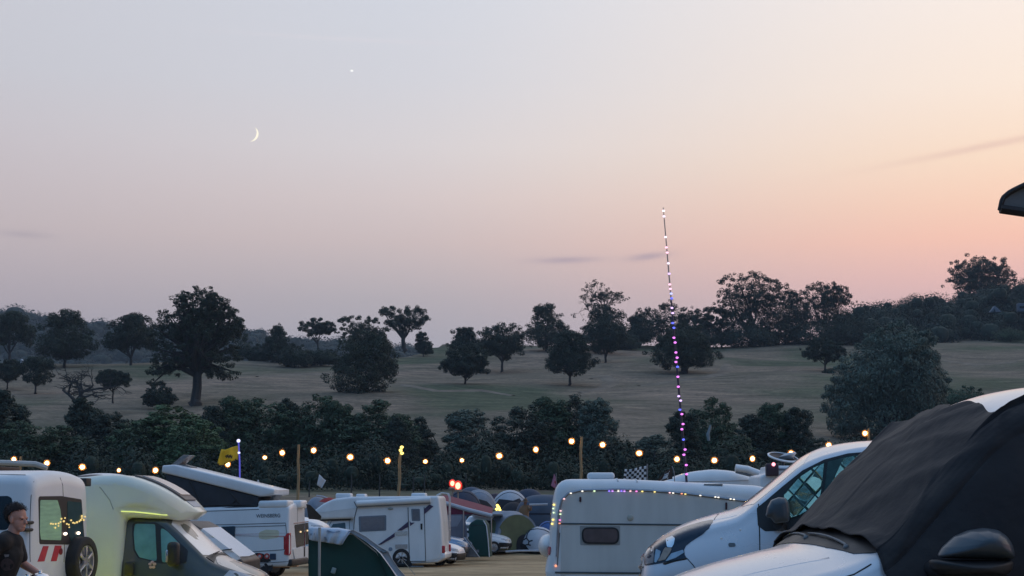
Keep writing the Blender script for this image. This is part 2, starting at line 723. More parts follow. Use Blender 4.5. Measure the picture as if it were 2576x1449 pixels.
def wheel(parent, x, y, r=0.34, w=0.22, axis='y', z=None, spokes=7):
    """tyre mesh with its rim as a sub-part; outer face on the +axis or -axis side"""
    sg = 1 if y >= 0 else -1
    if axis == 'y':
        T = Matrix.Translation((x, y, r if z is None else z)) @ Matrix.Rotation(-sg * math.pi / 2, 4, 'X')
    else:
        T = Matrix.Translation((x, y, r if z is None else z)) @ Matrix.Rotation(-math.pi / 2, 4, 'Y')
    bm = bmesh.new()
    ri = r * 0.66
    lathe(bm, [(ri, -w), (r * .93, -w), (r, -w * .85), (r * 1.005, -w * .5), (r, -w * .12), (r * .97, -.01), (r * .9, .004), (ri * 1.05, 0), (ri, -.02),
               (ri * .97, -w)], 32, T)
    t = obj('wheel', bm, RUBBER, parent)
    bm = bmesh.new()
    lathe(bm, [(ri, -.015), (ri * .93, -.02), (ri * .9, -.07), (ri * .3, -.06), (ri * .26, -.02), (0, -.015)], 24, T)
    for k in range(spokes):
        a = 2 * math.pi * k / spokes
        c = T @ Vector((math.cos(a) * ri * .58, math.sin(a) * ri * .58, -.03))
        box(bm, c, (ri * .7, ri * .2, .035), T.to_3x3() @ Matrix.Rotation(a, 3, 'Z'), .008)
    obj('rim', bm, RIM, t)
    return t


def remesh(bm, voxel, smooth_it=4):
    me = bpy.data.meshes.new('tmp')
    bm.to_mesh(me)
    bm.free()
    o = bpy.data.objects.new('tmp', me)
    COL.objects.link(o)
    m = o.modifiers.new('r', 'REMESH')
    m.mode = 'VOXEL'
    m.voxel_size = voxel
    s = o.modifiers.new('s', 'SMOOTH')
    s.factor, s.iterations = 0.5, smooth_it
    dg = bpy.context.evaluated_depsgraph_get()
    dg.update()
    out = bpy.data.meshes.new_from_object(o.evaluated_get(dg))
    bpy.data.objects.remove(o)
    bpy.data.meshes.remove(me)
    return out


def text_mesh(s, size, ext=0.004):
    cu = bpy.data.curves.new('t', 'FONT')
    cu.body, cu.size, cu.extrude, cu.align_x, cu.align_y = s, size, ext, 'CENTER', 'CENTER'
    o = bpy.data.objects.new('t', cu)
    COL.objects.link(o)
    dg = bpy.context.evaluated_depsgraph_get()
    dg.update()
    me = bpy.data.meshes.new_from_object(o.evaluated_get(dg))
    bpy.data.objects.remove(o)
    return me

# ---------------------------------------------------------------- ground and hills
CREST_PX = [-400, 300, 900, 1050, 1110, 1400, 1800, 2150, 2576, 3200]
CREST_D = [412, 415, 424, 462, 500, 505, 512, 520, 546, 570]


def terrain(x, y):
    d = max(y, 0.5)
    px = 1288 + F_PX * x / max(d, 30)
    u = d - x * max(0.0, min(1.0, (95 - d) / 60))
    if d < 140:
        z = float(np.interp(u, [-60, 8, 20, 35, 50, 69, 95], [0.1, 0, -.36, -.68, -1.02, -1.22, -1.36]))
        k = float(np.interp(d, [72, 79], [0, 1]))
        return z * (1 - k) + k * float(np.interp(d, [72, 79, 84, 90, 100, 120, 140], [-1.3, -1.08, -.5, -.3, -.1, 1.4, 2.4]))
    D = float(np.interp(px, CREST_PX, CREST_D))
    if d < 200:
        z = float(np.interp(d, [140, 160, 200], [2.4, 3.1, 4.8]))
    else:
        e = min(d, D)
        z = 4.8 + 0.153 * (e - 200)
        k = float(np.interp(px, [2080, 2250], [0, 1]))
        if d > D:
            z += (d - D) * (0.14 * k - 0.10 * (1 - k)) if d < 680 else (680 - D) * 0.14 * k - (d - D) * 0.1 * (1 - k) - (d - 680) * .1 * k
        f = min(1, (d - 200) / 60)
        z += f * (0.5 * math.sin(x * 0.045 + d * 0.03) + 0.35 * math.sin(x * 0.11 - d * 0.07 + 1.3) + 0.2 * math.sin(d * 0.19 + x * 0.03))
    return z


def ground_mat():
    m = bpy.data.materials.new('dry trampled grass')
    m.use_nodes = True
    nt = m.node_tree
    N, L = nt.nodes, nt.links
    b = N['Principled BSDF']
    b.inputs['Roughness'].default_value = 0.95
    b.inputs['Specular IOR Level'].default_value = 0.1
    tc = N.new('ShaderNodeTexCoord')

    def noise(scale, sc, detail=4, dist=0.0):
        mp = N.new('ShaderNodeMapping')
        mp.inputs['Scale'].default_value = sc
        L.new(tc.outputs['Object'], mp.inputs[0])
        n = N.new('ShaderNodeTexNoise')
        n.inputs['Scale'].default_value = scale
        n.inputs['Detail'].default_value = detail
        n.inputs['Distortion'].default_value = dist
        L.new(mp.outputs[0], n.inputs['Vector'])
        return n.outputs[0]

    def ramp(f, stops):
        r = N.new('ShaderNodeValToRGB')
        e = r.color_ramp.elements
        while len(e) < len(stops):
            e.new(.5)
        for q, (p, c) in zip(e, stops):
            q.position, q.color = p, (*c, 1)
        L.new(f, r.inputs[0])
        return r.outputs[0]

    def mix(f, a, b_, mode='MIX'):
        n = N.new('ShaderNodeMix')
        n.data_type = 'RGBA'
        n.blend_type = mode
        if isinstance(f, float):
            n.inputs[0].default_value = f
        else:
            L.new(f, n.inputs[0])
        L.new(a, n.inputs[6])
        L.new(b_, n.inputs[7])
        return n.outputs[2]
    big = ramp(noise(0.018, (1, 1, 0.2), 4, 0.8), [(0.36, (0.088, 0.104, 0.066)), (0.49, (0.165, 0.142, 0.106)), (0.68, (0.245, 0.188, 0.146))])
    streak = ramp(noise(0.14, (0.38, 1.0, 0.4), 5, 2.2), [(0.3, (0.6, 0.63, 0.63)), (0.5, (1, 1, 1)), (0.7, (1.4, 1.34, 1.3))])
    c = mix(1.0, big, streak, 'MULTIPLY')
    fine = ramp(noise(1.7, (0.6, 1, 1), 6), [(0.3, (0.66, 0.68, 0.66)), (0.7, (1.3, 1.27, 1.24))])
    c = mix(1.0, c, fine, 'MULTIPLY')
    # worn straw coloured ground where people drive and walk (the near field)
    sp = N.new('ShaderNodeSeparateXYZ')
    L.new(tc.outputs['Object'], sp.inputs[0])
    mr = N.new('ShaderNodeMapRange')
    mr.inputs[1].default_value, mr.inputs[2].default_value = 118, 88
    L.new(sp.outputs['Y'], mr.inputs[0])
    straw = ramp(noise(0.35, (0.6, 1, 1), 6, 0.6), [(0.3, (0.24, 0.175, 0.1)), (0.5, (0.38, 0.275, 0.165)), (0.7, (0.5, 0.365, 0.22))])
    straw = mix(1.0, straw, fine, 'MULTIPLY')
    c = mix(mr.outputs[0], c, straw)
    L.new(c, b.inputs['Base Color'])
    bp = N.new('ShaderNodeBump')
    bp.inputs['Strength'].default_value = 0.5
    bp.inputs['Distance'].default_value = 0.3
    L.new(noise(0.9, (1, 1, 1), 6), bp.inputs['Height'])
    L.new(bp.outputs[0], b.inputs['Normal'])
    return m


def build_ground():
    bm = bmesh.new()
    ds = list(np.arange(-30, 130, 4.0)) + list(np.arange(130, 700, 6.0)) + [720, 800, 1000, 1400, 1850]
    us = np.linspace(-1.0, 1.0, 141)
    rows = []
    for d in ds:
        half = max(90.0, d * 0.62)
        rows.append([bm.verts.new((u * half, d, terrain(u * half, d))) for u in us])
    grid_faces(bm, rows)
    g = obj('ground', bm, ground_mat(), None, 180)
    tag(g, 'dry mown grass of the camping field rising to a parkland hill', None, None, 'structure')


build_ground()

def mown_path(pts, width, seed):
    """faint worn track that follows the slope"""
    rng = random.Random(seed)
    P = []
    for (x0, y0), (x1, y1) in zip(pts, pts[1:]):
        for k in range(10):
            q = k / 10
            px, py = x0 + (x1 - x0) * q, y0 + (y1 - y0) * q
            d = 27.2 / (0.153 - (1263 - py) / F_PX)
            P.append(Vector((px_x(px, d), d, 0)))
    bm = bmesh.new()
    rows = []
    for i, p in enumerate(P):
        t = (P[min(i + 1, len(P) - 1)] - P[max(i - 1, 0)]).normalized()
        n = Vector((-t.y, t.x, 0))
        w = width * (.35 + .65 * math.sin(math.pi * i / (len(P) - 1))) * rng.uniform(.85, 1.15)
        row = []
        for s in (-1, -.35, .35, 1):
            v = p + n * w * s
            row.append(bm.verts.new((v.x, v.y, terrain(v.x, v.y) + .16 - (.2 if abs(s) == 1 else 0))))
        rows.append(row)
    grid_faces(bm, rows)
    m = mat('worn pale grass', (.195, .162, .126), .95, noise=.35, nscale=.25, spec=.1)
    tag(obj('path', bm, m, None, 180), 'faint worn track curving over the hill grass', None, None, 'structure')


mown_path([(1490, 953), (1522, 948), (1542, 957), (1512, 972), (1455, 984)], 2.2, 1)
mown_path([(1836, 918), (1834, 935), (1800, 952), (1715, 957), (1600, 964)], 2.4, 2)
mown_path([(1008, 975), (1100, 990), (1210, 984), (1300, 992)], 2.0, 3)
mown_path([(640, 960), (740, 950), (840, 946)], 2.2, 4)
mown_path([(2380, 905), (2470, 915), (2580, 910)], 2.2, 5)

RNG = np.random.default_rng(7)


def raw_mesh(name, V, F4, m, smooth=False):
    me = bpy.data.meshes.new(name)
    nv, nf = len(V), len(F4)
    me.vertices.add(nv)
    me.vertices.foreach_set('co', np.asarray(V, np.float32).ravel())
    me.loops.add(nf * 4)
    me.loops.foreach_set('vertex_index', np.asarray(F4, np.int32).ravel())
    me.polygons.add(nf)
    me.polygons.foreach_set('loop_start', np.arange(0, nf * 4, 4, dtype=np.int32))
    me.update(calc_edges=True)
    me.validate()
    me.materials.append(m)
    return me


def core_blobs(clumps, f):
    """rough dark hearts inside dense foliage so that no sky sparkles through"""
    q = np.linspace(-1, 1, 4)
    V, F = [], []
    for ax in range(3):
        for s in (-1, 1):
            o = len(V)
            for u in q:
                for v in q:
                    p = [0, 0, 0]
                    p[ax], p[(ax + 1) % 3], p[(ax + 2) % 3] = s, u, v * s
                    V.append(np.array(p) / np.linalg.norm(p))
            for i in range(3):
                for j in range(3):
                    F.append([o + i * 4 + j, o + (i + 1) * 4 + j, o + (i + 1) * 4 + j + 1, o + i * 4 + j + 1])
    V, F = np.array(V), np.array(F)
    C = np.asarray(clumps, float)
    VV = (C[:, None, :3] + V[None] * C[:, None, 3:6] * f).reshape(-1, 3)
    FF = (F[None] + np.arange(len(C))[:, None, None] * len(V)).reshape(-1, 4)
    return VV, FF


def leaves(clumps, n, size, rng, droop=0.0, name='crown', m=None, core=0.0):
    """n kite shaped leaf sprays scattered through the clumps (cx,cy,cz,rx,ry,rz)"""
    C = np.asarray(clumps, float)
    w = (C[:, 3] * C[:, 4] * C[:, 5]) ** 0.66
    k = rng.choice(len(C), n, p=w / w.sum())
    dirs = rng.normal(size=(n, 3))
    dirs /= np.linalg.norm(dirs, axis=1)[:, None]
    rad = rng.uniform(0.25, 1.0, n) ** 0.45 * rng.choice([1.0, 1.06, 1.12], n, p=[.86, .11, .03])
    P = C[k, :3] + dirs * C[k, 3:6] * rad[:, None]
    nrm = dirs * 1.3 + rng.normal(size=(n, 3)) * 0.5 + np.array([0, 0, 0.5])
    nrm /= np.linalg.norm(nrm, axis=1)[:, None]
    a = rng.normal(size=(n, 3)) + np.array([0, 0, -droop * 3])
    a -= nrm * (a * nrm).sum(1)[:, None]
    a /= np.linalg.norm(a, axis=1)[:, None]
    b = np.cross(nrm, a)
    s = size * rng.uniform(0.55, 1.5, n)
    ln, wd = s[:, None] * (0.75 + droop * 0.5), s[:, None] * (0.42 - droop * 0.12)
    V = np.stack([P + a * ln, P + b * wd + nrm * wd * .3, P - a * ln * .8, P - b * wd + nrm * wd * .3], 1).reshape(-1, 3)
    F = np.arange(n * 4).reshape(-1, 4)
    if core:
        V2, F2 = core_blobs(clumps, core)
        F = np.concatenate([F, F2 + len(V)])
        V = np.concatenate([V, V2])
    return raw_mesh(name, V, F, m)


def clump_set(env, n, size, rng, flat=0.75, jitter=0.35, bumps=0.9):
    """n clumps near the skin of the envelope ellipsoids (cx,cy,cz,rx,ry,rz)"""
    E = np.asarray(env, float)
    w = (E[:, 3] * E[:, 5]) ** 0.8
    out = []
    for _ in range(n):
        e = E[rng.choice(len(E), p=w / w.sum())]
        v = rng.normal(size=3)
        v[2] += 0.25
        v /= np.linalg.norm(v)
        r = rng.uniform(0.45, 1.02) ** 0.6
        s = size * rng.uniform(0.6, 1.4)
        out.append([e[0] + v[0] * e[3] * r, e[1] + v[1] * e[4] * r, e[2] + v[2] * e[5] * r, s, s, s * flat])
    return out


BARK = mat('dark bark', (0.045, 0.04, 0.036), 0.9, noise=0.3, nscale=2, bump=0.4, bscale=6)
LEAF_OAK = mat('oak leaves', (0.0468, 0.0598, 0.039), 0.75, noise=0.3, nscale=0.25, leaf=True, spec=0.2)
LEAF_DARK = mat('dark leaves', (0.039, 0.0546, 0.039), 0.75, noise=0.3, nscale=0.3, leaf=True, spec=0.2)
LEAF_GREEN = mat('fresh green leaves', (0.0676, 0.1014, 0.0585), 0.7, noise=0.35, nscale=0.4, leaf=True, spec=0.2)
LEAF_BRIGHT = mat('bright green leaves', (0.0884, 0.1404, 0.0676), 0.7, noise=0.35, nscale=0.4, leaf=True, spec=0.2)
LEAF_WILLOW = mat('grey green willow leaves', (0.11, 0.143, 0.11), 0.65, noise=0.35, nscale=0.35, leaf=True, spec=0.25)
LEAF_HEDGE = mat('hedge foot leaves', (0.0546, 0.0728, 0.0546), 0.75, noise=0.4, nscale=0.12, leaf=True, spec=0.2)
LEAF_DRY = mat('dry brown green leaves', (0.045, 0.042, 0.026), 0.8, noise=0.3, nscale=0.3, leaf=True, spec=0.15)


def trunk_bm(H, r, fork, clumps, rng, limbs=9, base=(0, 0), lean=(0, 0)):
    bm = bmesh.new()
    top = Vector((base[0] + lean[0], base[1] + lean[1], fork))
    pts, rs = [], []
    for q in (0, .04, .12, .4, .7, 1.0):
        p = Vector((base[0], base[1], -0.3)).lerp(top, q)
        p += Vector((rng.normal() * .04 * r, rng.normal() * .04 * r, 0)) * 4
        pts.append(p)
        rs.append(r * (1.55 if q == 0 else 1.2 if q == .04 else 1.0 - .25 * q))
    tube(bm, pts, rs, 9)
    if clumps:
        idx = rng.choice(len(clumps), min(limbs, len(clumps)), replace=False)
        for i in idx:
            c = Vector(clumps[i][:3])
            s = pts[3].lerp(top, rng.uniform(0.4, 1.0))
            mid = s.lerp(c, 0.45) + Vector((rng.normal(), rng.normal(), 1.2)) * (c - s).length * 0.09
            q1 = s.lerp(mid, .5) + Vector((rng.normal(), rng.normal(), 0)) * .03 * H
            tube(bm, [s, q1, mid, mid.lerp(c, .6), c], [r * .5, r * .38, r * .27, r * .16, r * .06], 6)
    return bm


ENV = {
    'oak': ([(0, 0, .62, .40, .40, .33), (-.25, 0, .5, .22, .25, .2), (.25, .05, .52, .22, .25, .2), (.05, -.1, .75, .25, .25, .2)], .22),
    'round': ([(0, 0, .58, .47, .47, .40), (.1, 0, .75, .25, .3, .2)], .2),
    'bell': ([(0, 0, .55, .40, .4, .42), (0, 0, .38, .5, .5, .24), (0, 0, .8, .22, .22, .18)], .14),
    'bush': ([(0, 0, .45, .46, .46, .5), (-.2, 0, .3, .3, .3, .3), (.22, 0, .32, .28, .3, .32)], .05),
    'tall': ([(0, 0, .58, .33, .33, .42), (.05, 0, .3, .45, .45, .28), (-.08, 0, .82, .2, .2, .17)], .1),
    'cone': ([(0, 0, .3, .46, .46, .3), (0, 0, .55, .3, .3, .28), (0, 0, .8, .13, .13, .2)], .05),
    'flat': ([(0, 0, .78, .46, .4, .16), (-.1, 0, .6, .4, .35, .15), (.25, 0, .62, .25, .25, .12)], .34),
    'spread': ([(0, 0, .66, .48, .45, .22), (0, 0, .5, .4, .4, .2)], .3),
    'lop': ([(-.28, 0, .85, .18, .2, .14), (.16, 0, .72, .34, .34, .26), (-.05, 0, .55, .3, .3, .2)], .3),
    'row': ([(-.3, 0, .4, .28, .3, .4), (0, 0, .5, .3, .3, .48), (.3, 0, .42, .26, .3, .42)], .05),
}
GRP_HILL = 'parkland trees on the hill'
GRP_MID = 'young trees along the field hedge'


def tree_mesh(kind, H, Wd, m, seed, n_leaf, leaf, clump_n, clump_r, gappy=0.86, tr=None, limbs=9, droop=0.0, env=None, flat=.75, spread=1.1):
    rng = np.random.default_rng(seed)
    e, fork = ENV[kind] if env is None else env
    E = [(a * Wd, b * Wd, c * H, rx * Wd, ry * Wd, rz * H) for a, b, c, rx, ry, rz in e]
    E = [(a * spread, b * spread, c, rx * spread, ry * spread, rz) for a, b, c, rx, ry, rz in E]
    cl = clump_set(E, int(clump_n * 2.2), clump_r * .68 * min(H, Wd * 1.3), rng, flat)
    cl = [c for c in cl if c[2] > fork * H * .4]
    if gappy:
        core = gappy if kind in ('bush', 'bell', 'tall', 'cone', 'row', 'round') else gappy * .86
        cl += [(a, b, c - rz * .08, rx * core, ry * core, rz * core) for a, b, c, rx, ry, rz in E]
    n_leaf, leaf = int(n_leaf * 3.2), leaf * .6
    me = leaves(cl, n_leaf, leaf, rng, droop, 'crown', m)
    tb = trunk_bm(H, tr or 0.028 * H, fork * H, cl, rng, limbs)
    return me, tb


def plant(name, label, px, base, d, top, wpx, kind, m, seed, n=4000, leaf=0.4, cn=60, cr=0.1, group=GRP_HILL, cat='tree', dz=0.0, **k):
    x = px_x(px, d)
    z = terrain(x, d) if base is None else at(px, base, d).z
    H = at(px, top, d).z - z
    Wd = wpx * d / F_PX
    me, tb = tree_mesh(kind, H, Wd, m, seed, n, leaf, cn, cr, **k)
    t = thing(name, label, cat, Matrix.Translation((x, d, z + dz)), group)
    link('crown', me, t)
    obj('trunk', tb, BARK, t)
    return t


def hill_d(base):
    return 27.2 / (0.153 - (1263 - base) / F_PX)


# (picture x, base y, top y, width, shape, leaves, n, leaf size, clumps, clump size, label, overrides)
HILL_TREES = [
    (8, 912, 778, 125, 'oak', LEAF_OAK, 5000, .5, 60, .10, 'tall dark oak cut off by the left edge of the photo', {}),
    (6, 975, 903, 70, 'round', LEAF_DARK, 2200, .42, 40, .12, 'small dark tree at the left edge, in front of the tall cut off oak', {}),
    (150, 926, 775, 152, 'bell', LEAF_OAK, 6500, .5, 80, .10, 'broad oak with a tuft standing up from its crown, far left of the hill', {}),
    (78, 986, 893, 92, 'round', LEAF_DARK, 3600, .36, 60, .12, 'small round tree on a short trunk below the tufted oak', {}),
    (318, 925, 786, 140, 'oak', LEAF_OAK, 5500, .5, 70, .10, 'ragged oak half hidden behind the left side of the giant oak', {}),
    (690, 915, 811, 84, 'cone', LEAF_DARK, 3600, .45, 55, .11, 'pointed dark tree with a spiky top to the right of the giant oak', {}),
    (600, 905, 850, 66, 'bush', LEAF_DARK, 1600, .45, 26, .15, 'low round bush just right of the giant oak', {}),
    (644, 912, 862, 62, 'bush', LEAF_DARK, 1600, .45, 26, .15, 'low round bush at the foot of the pointed dark tree', {}),
    (735, 922, 862, 95, 'bush', LEAF_DARK, 2300, .45, 34, .14, 'wide dark thicket below the flat topped tree', {}),
    (800, 918, 872, 110, 'bush', LEAF_DARK, 2300, .45, 34, .14, 'dark low thicket joining the big bushy tree from the left', {}),
    (793, 886, 797, 96, 'flat', LEAF_OAK, 3400, .42, 42, .09, 'flat topped tree in open outline against the sky', {'gappy': .6}),
    (903, 900, 787, 140, 'spread', LEAF_OAK, 4200, .42, 50, .08, 'sparse tree with an open crown rising behind the big bushy tree', {'gappy': .6, 'env': ([(0, 0, .68, .46, .4, .28), (0, 0, .42, .46, .4, .25)], .2)}),
    (1062, 894, 834, 50, 'tall', LEAF_DARK, 2000, .45, 32, .14, 'narrow upright shrub at the right of the lopsided oak', {}),
    (1012, 878, 768, 122, 'lop', LEAF_OAK, 5200, .42, 60, .085, 'lopsided oak with one high branch to its left, on the skyline', {'tr': .75}),
    (912, 1000, 828, 180, 'bush', LEAF_OAK, 9500, .4, 90, .1, 'big bushy tree with foliage down to the grass, mid slope', {'env': ([(0, 0, .56, .44, .44, .44), (-.06, 0, .3, .48, .48, .32), (.1, 0, .74, .3, .3, .25)], .05)}),
    (1170, 905, 819, 100, 'bell', LEAF_DARK, 4200, .45, 55, .11, 'dark round tree behind the spreading tree with a bare trunk', {}),
    (1169, 972, 863, 118, 'spread', LEAF_DARK, 6500, .38, 80, .11, 'neat umbrella shaped tree with a thin bare trunk, centre of the slope', {'env': ([(0, 0, .62, .48, .48, .36), (0, 0, .45, .5, .5, .2)], .2)}),
    (1263, 932, 810, 120, 'round', LEAF_DARK, 6000, .4, 70, .11, 'tree with a short forked trunk right of the umbrella shaped tree', {'env': ([(0, 0, .66, .45, .45, .32), (0, 0, .5, .5, .5, .24)], .2)}),
    (1375, 892, 764, 122, 'bell', LEAF_OAK, 6000, .45, 70, .1, 'tall dense tree with a humped top between the forked tree and the bell tree', {}),
    (1436, 965, 830, 130, 'bell', LEAF_DARK, 8500, .38, 90, .1, 'dense bell shaped tree with a trunk and brush at its foot', {'env': ([(0, 0, .6, .38, .4, .38), (0, 0, .42, .5, .5, .27), (0, 0, .8, .24, .24, .2)], .16)}),
    (1522, 893, 764, 134, 'bell', LEAF_DARK, 5200, .45, 60, .1, 'dense dark tree under the bare topped oak', {}),
    (1526, 918, 800, 104, 'round', LEAF_DARK, 5000, .42, 60, .12, 'tree on a slim trunk below the bare topped oak', {'env': ([(0, 0, .62, .46, .46, .38)], .24)}),
    (1690, 872, 752, 172, 'row', LEAF_DARK, 7000, .5, 70, .09, 'wide dark clump of trees behind the coloured light pole', {}),
    (1612, 876, 790, 80, 'bell', LEAF_DARK, 3600, .5, 45, .1, 'dark tree left of the wide clump behind the light pole', {}),
    (1790, 872, 758, 92, 'spread', LEAF_OAK, 3300, .45, 42, .075, 'sparse tree letting the sky through, left of the tall domed oak', {'gappy': .4}),
    (1725, 940, 808, 168, 'bell', LEAF_OAK, 9500, .38, 90, .085, 'weeping oak with drooping sides standing alone on the upper slope', {'droop': .35, 'env': ([(0, 0, .62, .36, .4, .37), (-.08, 0, .42, .46, .46, .34), (.2, 0, .36, .3, .3, .28)], .18), 'tr': 1.0}),
    (1900, 872, 675, 190, 'oak', LEAF_OAK, 10000, .52, 240, .05, 'tall domed oak, highest crown on the right skyline', {'tr': 1.1, 'gappy': .8, 'env': ([(-.08, 0, .70, .34, .4, .29), (.2, 0, .66, .28, .3, .26), (-.2, 0, .5, .28, .3, .22), (.24, 0, .46, .26, .3, .24), (0, 0, .28, .48, .4, .24)], .2)}),
    (2092, 866, 705, 138, 'oak', LEAF_OAK, 7000, .5, 190, .055, 'smaller domed oak to the right of the tall domed oak', {'gappy': .8, 'env': ([(-.05, 0, .74, .36, .4, .25), (.18, 0, .7, .28, .3, .24), (-.1, 0, .5, .4, .4, .25), (.1, 0, .3, .45, .4, .24)], .2)}),
    (2010, 868, 725, 100, 'bell', LEAF_DARK, 4200, .5, 50, .09, 'dim tree filling the gap between the two domed oaks', {}),
    (1822, 870, 800, 90, 'bush', LEAF_DARK, 2600, .5, 34, .13, 'dark bush at the left foot of the tall domed oak', {}),
    (1965, 870, 798, 120, 'bush', LEAF_DARK, 3000, .5, 40, .13, 'dark bush at the right foot of the tall domed oak', {}),
    (2140, 872, 790, 110, 'bush', LEAF_DARK, 3000, .5, 40, .13, 'dark bush at the right foot of the smaller domed oak', {}),
    (1560, 880, 830, 120, 'bush', LEAF_DARK, 3000, .5, 40, .13, 'dark bush at the right foot of the bare topped oak', {}),
    (1745, 874, 815, 150, 'bush', LEAF_DARK, 3600, .5, 45, .12, 'dark thicket behind the weeping oak', {}),
    (1890, 874, 806, 160, 'bush', LEAF_DARK, 3600, .5, 45, .12, 'dark thicket right below the tall domed oak', {}),
    (2060, 872, 800, 150, 'bush', LEAF_DARK, 3600, .5, 45, .12, 'dark thicket right below the smaller domed oak', {}),
    (2200, 868, 792, 150, 'bush', LEAF_DARK, 3600, .5, 45, .12, 'dark thicket above the crown of the willow', {}),
    (2085, 942, 848, 108, 'spread', LEAF_DARK, 4500, .38, 60, .1, 'small tree on a bare crooked trunk left of the willow', {'env': ([(-.05, 0, .66, .47, .45, .33), (.2, 0, .55, .3, .3, .22)], .36)}),
    (2092, 948, 922, 30, 'bush', LEAF_DARK, 500, .35, 12, .2, 'tiny shrub at the foot of the crooked small tree', {}),
]
for i, (px, base, top, w, kind, m, n, lf, cn, cr, lab, kw) in enumerate(HILL_TREES):
    name = 'bush' if kind == 'bush' and 'bush' in lab and 'tree' not in lab else 'tree'
    if 'thicket' in lab or 'shrub' in lab:
        name = 'shrub'
    plant({'tree': 'park_tree', 'bush': 'bush', 'shrub': 'shrub'}[name], lab, px, base, hill_d(base), top, w, kind, m, 100 + i, n, lf, cn, cr,
          cat=name, **kw)

# the giant oak, with layered low boughs
plant('oak_tree', 'giant oak with a lacy dome and a thick bare trunk, biggest tree on the left', 486, 1016, hill_d(1016), 716, 252, 'oak', LEAF_OAK, 31,
      15000, .40, 420, .036, tr=1.0, limbs=120, flat=.7, gappy=.55, spread=1.0,
      env=([(.02, 0, .80, .26, .28, .2), (-.06, 0, .72, .36, .36, .2), (.12, 0, .70, .34, .36, .2), (-.16, 0, .60, .33, .36, .17), (.2, 0, .60, .31, .3, .17),
            (.33, 0, .64, .16, .2, .11), (-.02, 0, .5, .42, .4, .14), (-.24, 0, .36, .27, .25, .07), (.2, 0, .38, .27, .25, .08),
            (-.33, 0, .27, .2, .2, .05), (.26, 0, .25, .2, .2, .05), (-.4, 0, .17, .1, .15, .035)], .36))
plant('bush', 'leafy bush under the low left boughs of the giant oak', 392, 1022, hill_d(1016) - 6, 968, 84, 'bush', LEAF_DARK, 32, 2600, .34, 40, .14, cat='bush')
# willow
plant('willow_tree', 'huge grey green willow with feathery sides, behind the vans on the right', 2236, 1118, 240, 812, 318, 'bell', LEAF_WILLOW, 33, 30000, .36, 260, .05,
      droop=.55, tr=.9, gappy=.9, spread=1.0,
      env=([(.1, 0, .60, .36, .4, .40), (-.10, 0, .54, .36, .4, .34), (.2, 0, .52, .30, .4, .40), (.12, 0, .80, .28, .3, .2), (-.33, 0, .30, .16, .3, .3), (.28, 0, .36, .2, .3, .34), (0, 0, .25, .42, .3, .25)], .1))
plant('shrub', 'green shrub between the willow and the roof of the covered van', 2428, 1032, 290, 968, 150, 'bush', LEAF_GREEN, 34, 3500, .38, 40, .13, cat='shrub')
plant('shrub', 'pale low shrub on the grass above the roof of the covered van', 2560, 858, 530, 822, 90, 'bush', LEAF_GREEN, 35, 1500, .5, 26, .15, cat='shrub')
# skyline oak on the wooded right shoulder
plant('oak_tree', 'oak standing above the dark woodland on the right skyline', 2486, 742, 640, 634, 158, 'spread', LEAF_OAK, 36, 8000, .62, 80, .095, tr=1.1,
      gappy=.75, env=([(0, 0, .68, .42, .4, .28), (-.14, 0, .5, .38, .4, .24), (.2, 0, .5, .32, .4, .22), (-.1, 0, .25, .46, .4, .25), (.2, 0, .25, .4, .4, .25)], .12))


def bare_tree(name, label, px, base, d, top, wpx, seed, spread=0.8, depth=5, leaves_at=0, leaf_n=0, trunk_h=.25, r=None, lean=0.0):
    rng = np.random.default_rng(seed)
    x = px_x(px, d)
    z = at(px, base, d).z
    H = at(px, top, d).z - z
    Wd = wpx * d / F_PX
    bm = bmesh.new()
    tips = []
    asp = Wd / H

    def grow(p, dr, ln, rad, lev):
        q = p + dr * ln
        bend = Vector(rng.normal(size=3)) * .1 * ln
        tube(bm, [p, p.lerp(q, .5) + bend, q], [rad, rad * .8, rad * .62], 5 if lev < depth - 2 else 4)
        if lev == depth:
            tips.append(q)
            return
        for _ in range(3 if lev < 2 else rng.integers(2, 4)):
            nd = dr + Vector((rng.normal() * spread * asp * 1.2, rng.normal() * spread * .8, rng.normal() * .45))
            grow(q if rng.random() < .7 else p.lerp(q, .7), nd.normalized(), ln * rng.uniform(.62, .88), rad * .6, lev + 1)
    grow(Vector((0, 0, -.3)), Vector((lean, 0, 1)).normalized(), H * trunk_h, r or H * .03, 0)
    t = thing(name, label, 'tree', None, GRP_HILL)
    cx = [v.co.x for v in bm.verts]
    cz = max(v.co.z for v in bm.verts)
    sx = Wd / (max(cx) - min(cx))
    S = Matrix.Diagonal((sx, 1, H / cz, 1))
    bmesh.ops.transform(bm, matrix=S, verts=bm.verts)
    t.matrix_world = Matrix.Translation((x - (max(cx) + min(cx)) / 2 * sx, d, z))
    o = obj('trunk', bm, BARK, t)
    if leaf_n:
        cl = []
        for q in tips:
            if rng.random() < leaves_at:
                s = H * rng.uniform(.02, .04)
                p = S @ q
                cl.append((p.x, p.y, p.z, s, s, s * .7))
        link('crown', leaves(cl, leaf_n, .34, rng, 0, 'crown', LEAF_OAK), t)
    return t


bare_tree('dead_tree', 'leafless grey tree with long spreading limbs, below left of the giant oak', 222, 1065, 276, 912, 205, 41, 1.0, 6, trunk_h=.17, r=.3)
plant('small_tree', 'flat leafy tree crown beside the leafless grey tree', 275, 1010, 285, 930, 88, 'flat', LEAF_DARK, 42, 2600, .34, 36, .12,
      env=([(0, 0, .7, .48, .45, .28)], .4))
bare_tree('bare_oak', 'bare topped oak with twiggy dead limbs against the pink sky', 1512, 880, 520, 708, 140, 43, .62, 6, leaves_at=.45, leaf_n=2600, trunk_h=.42, r=1.0)

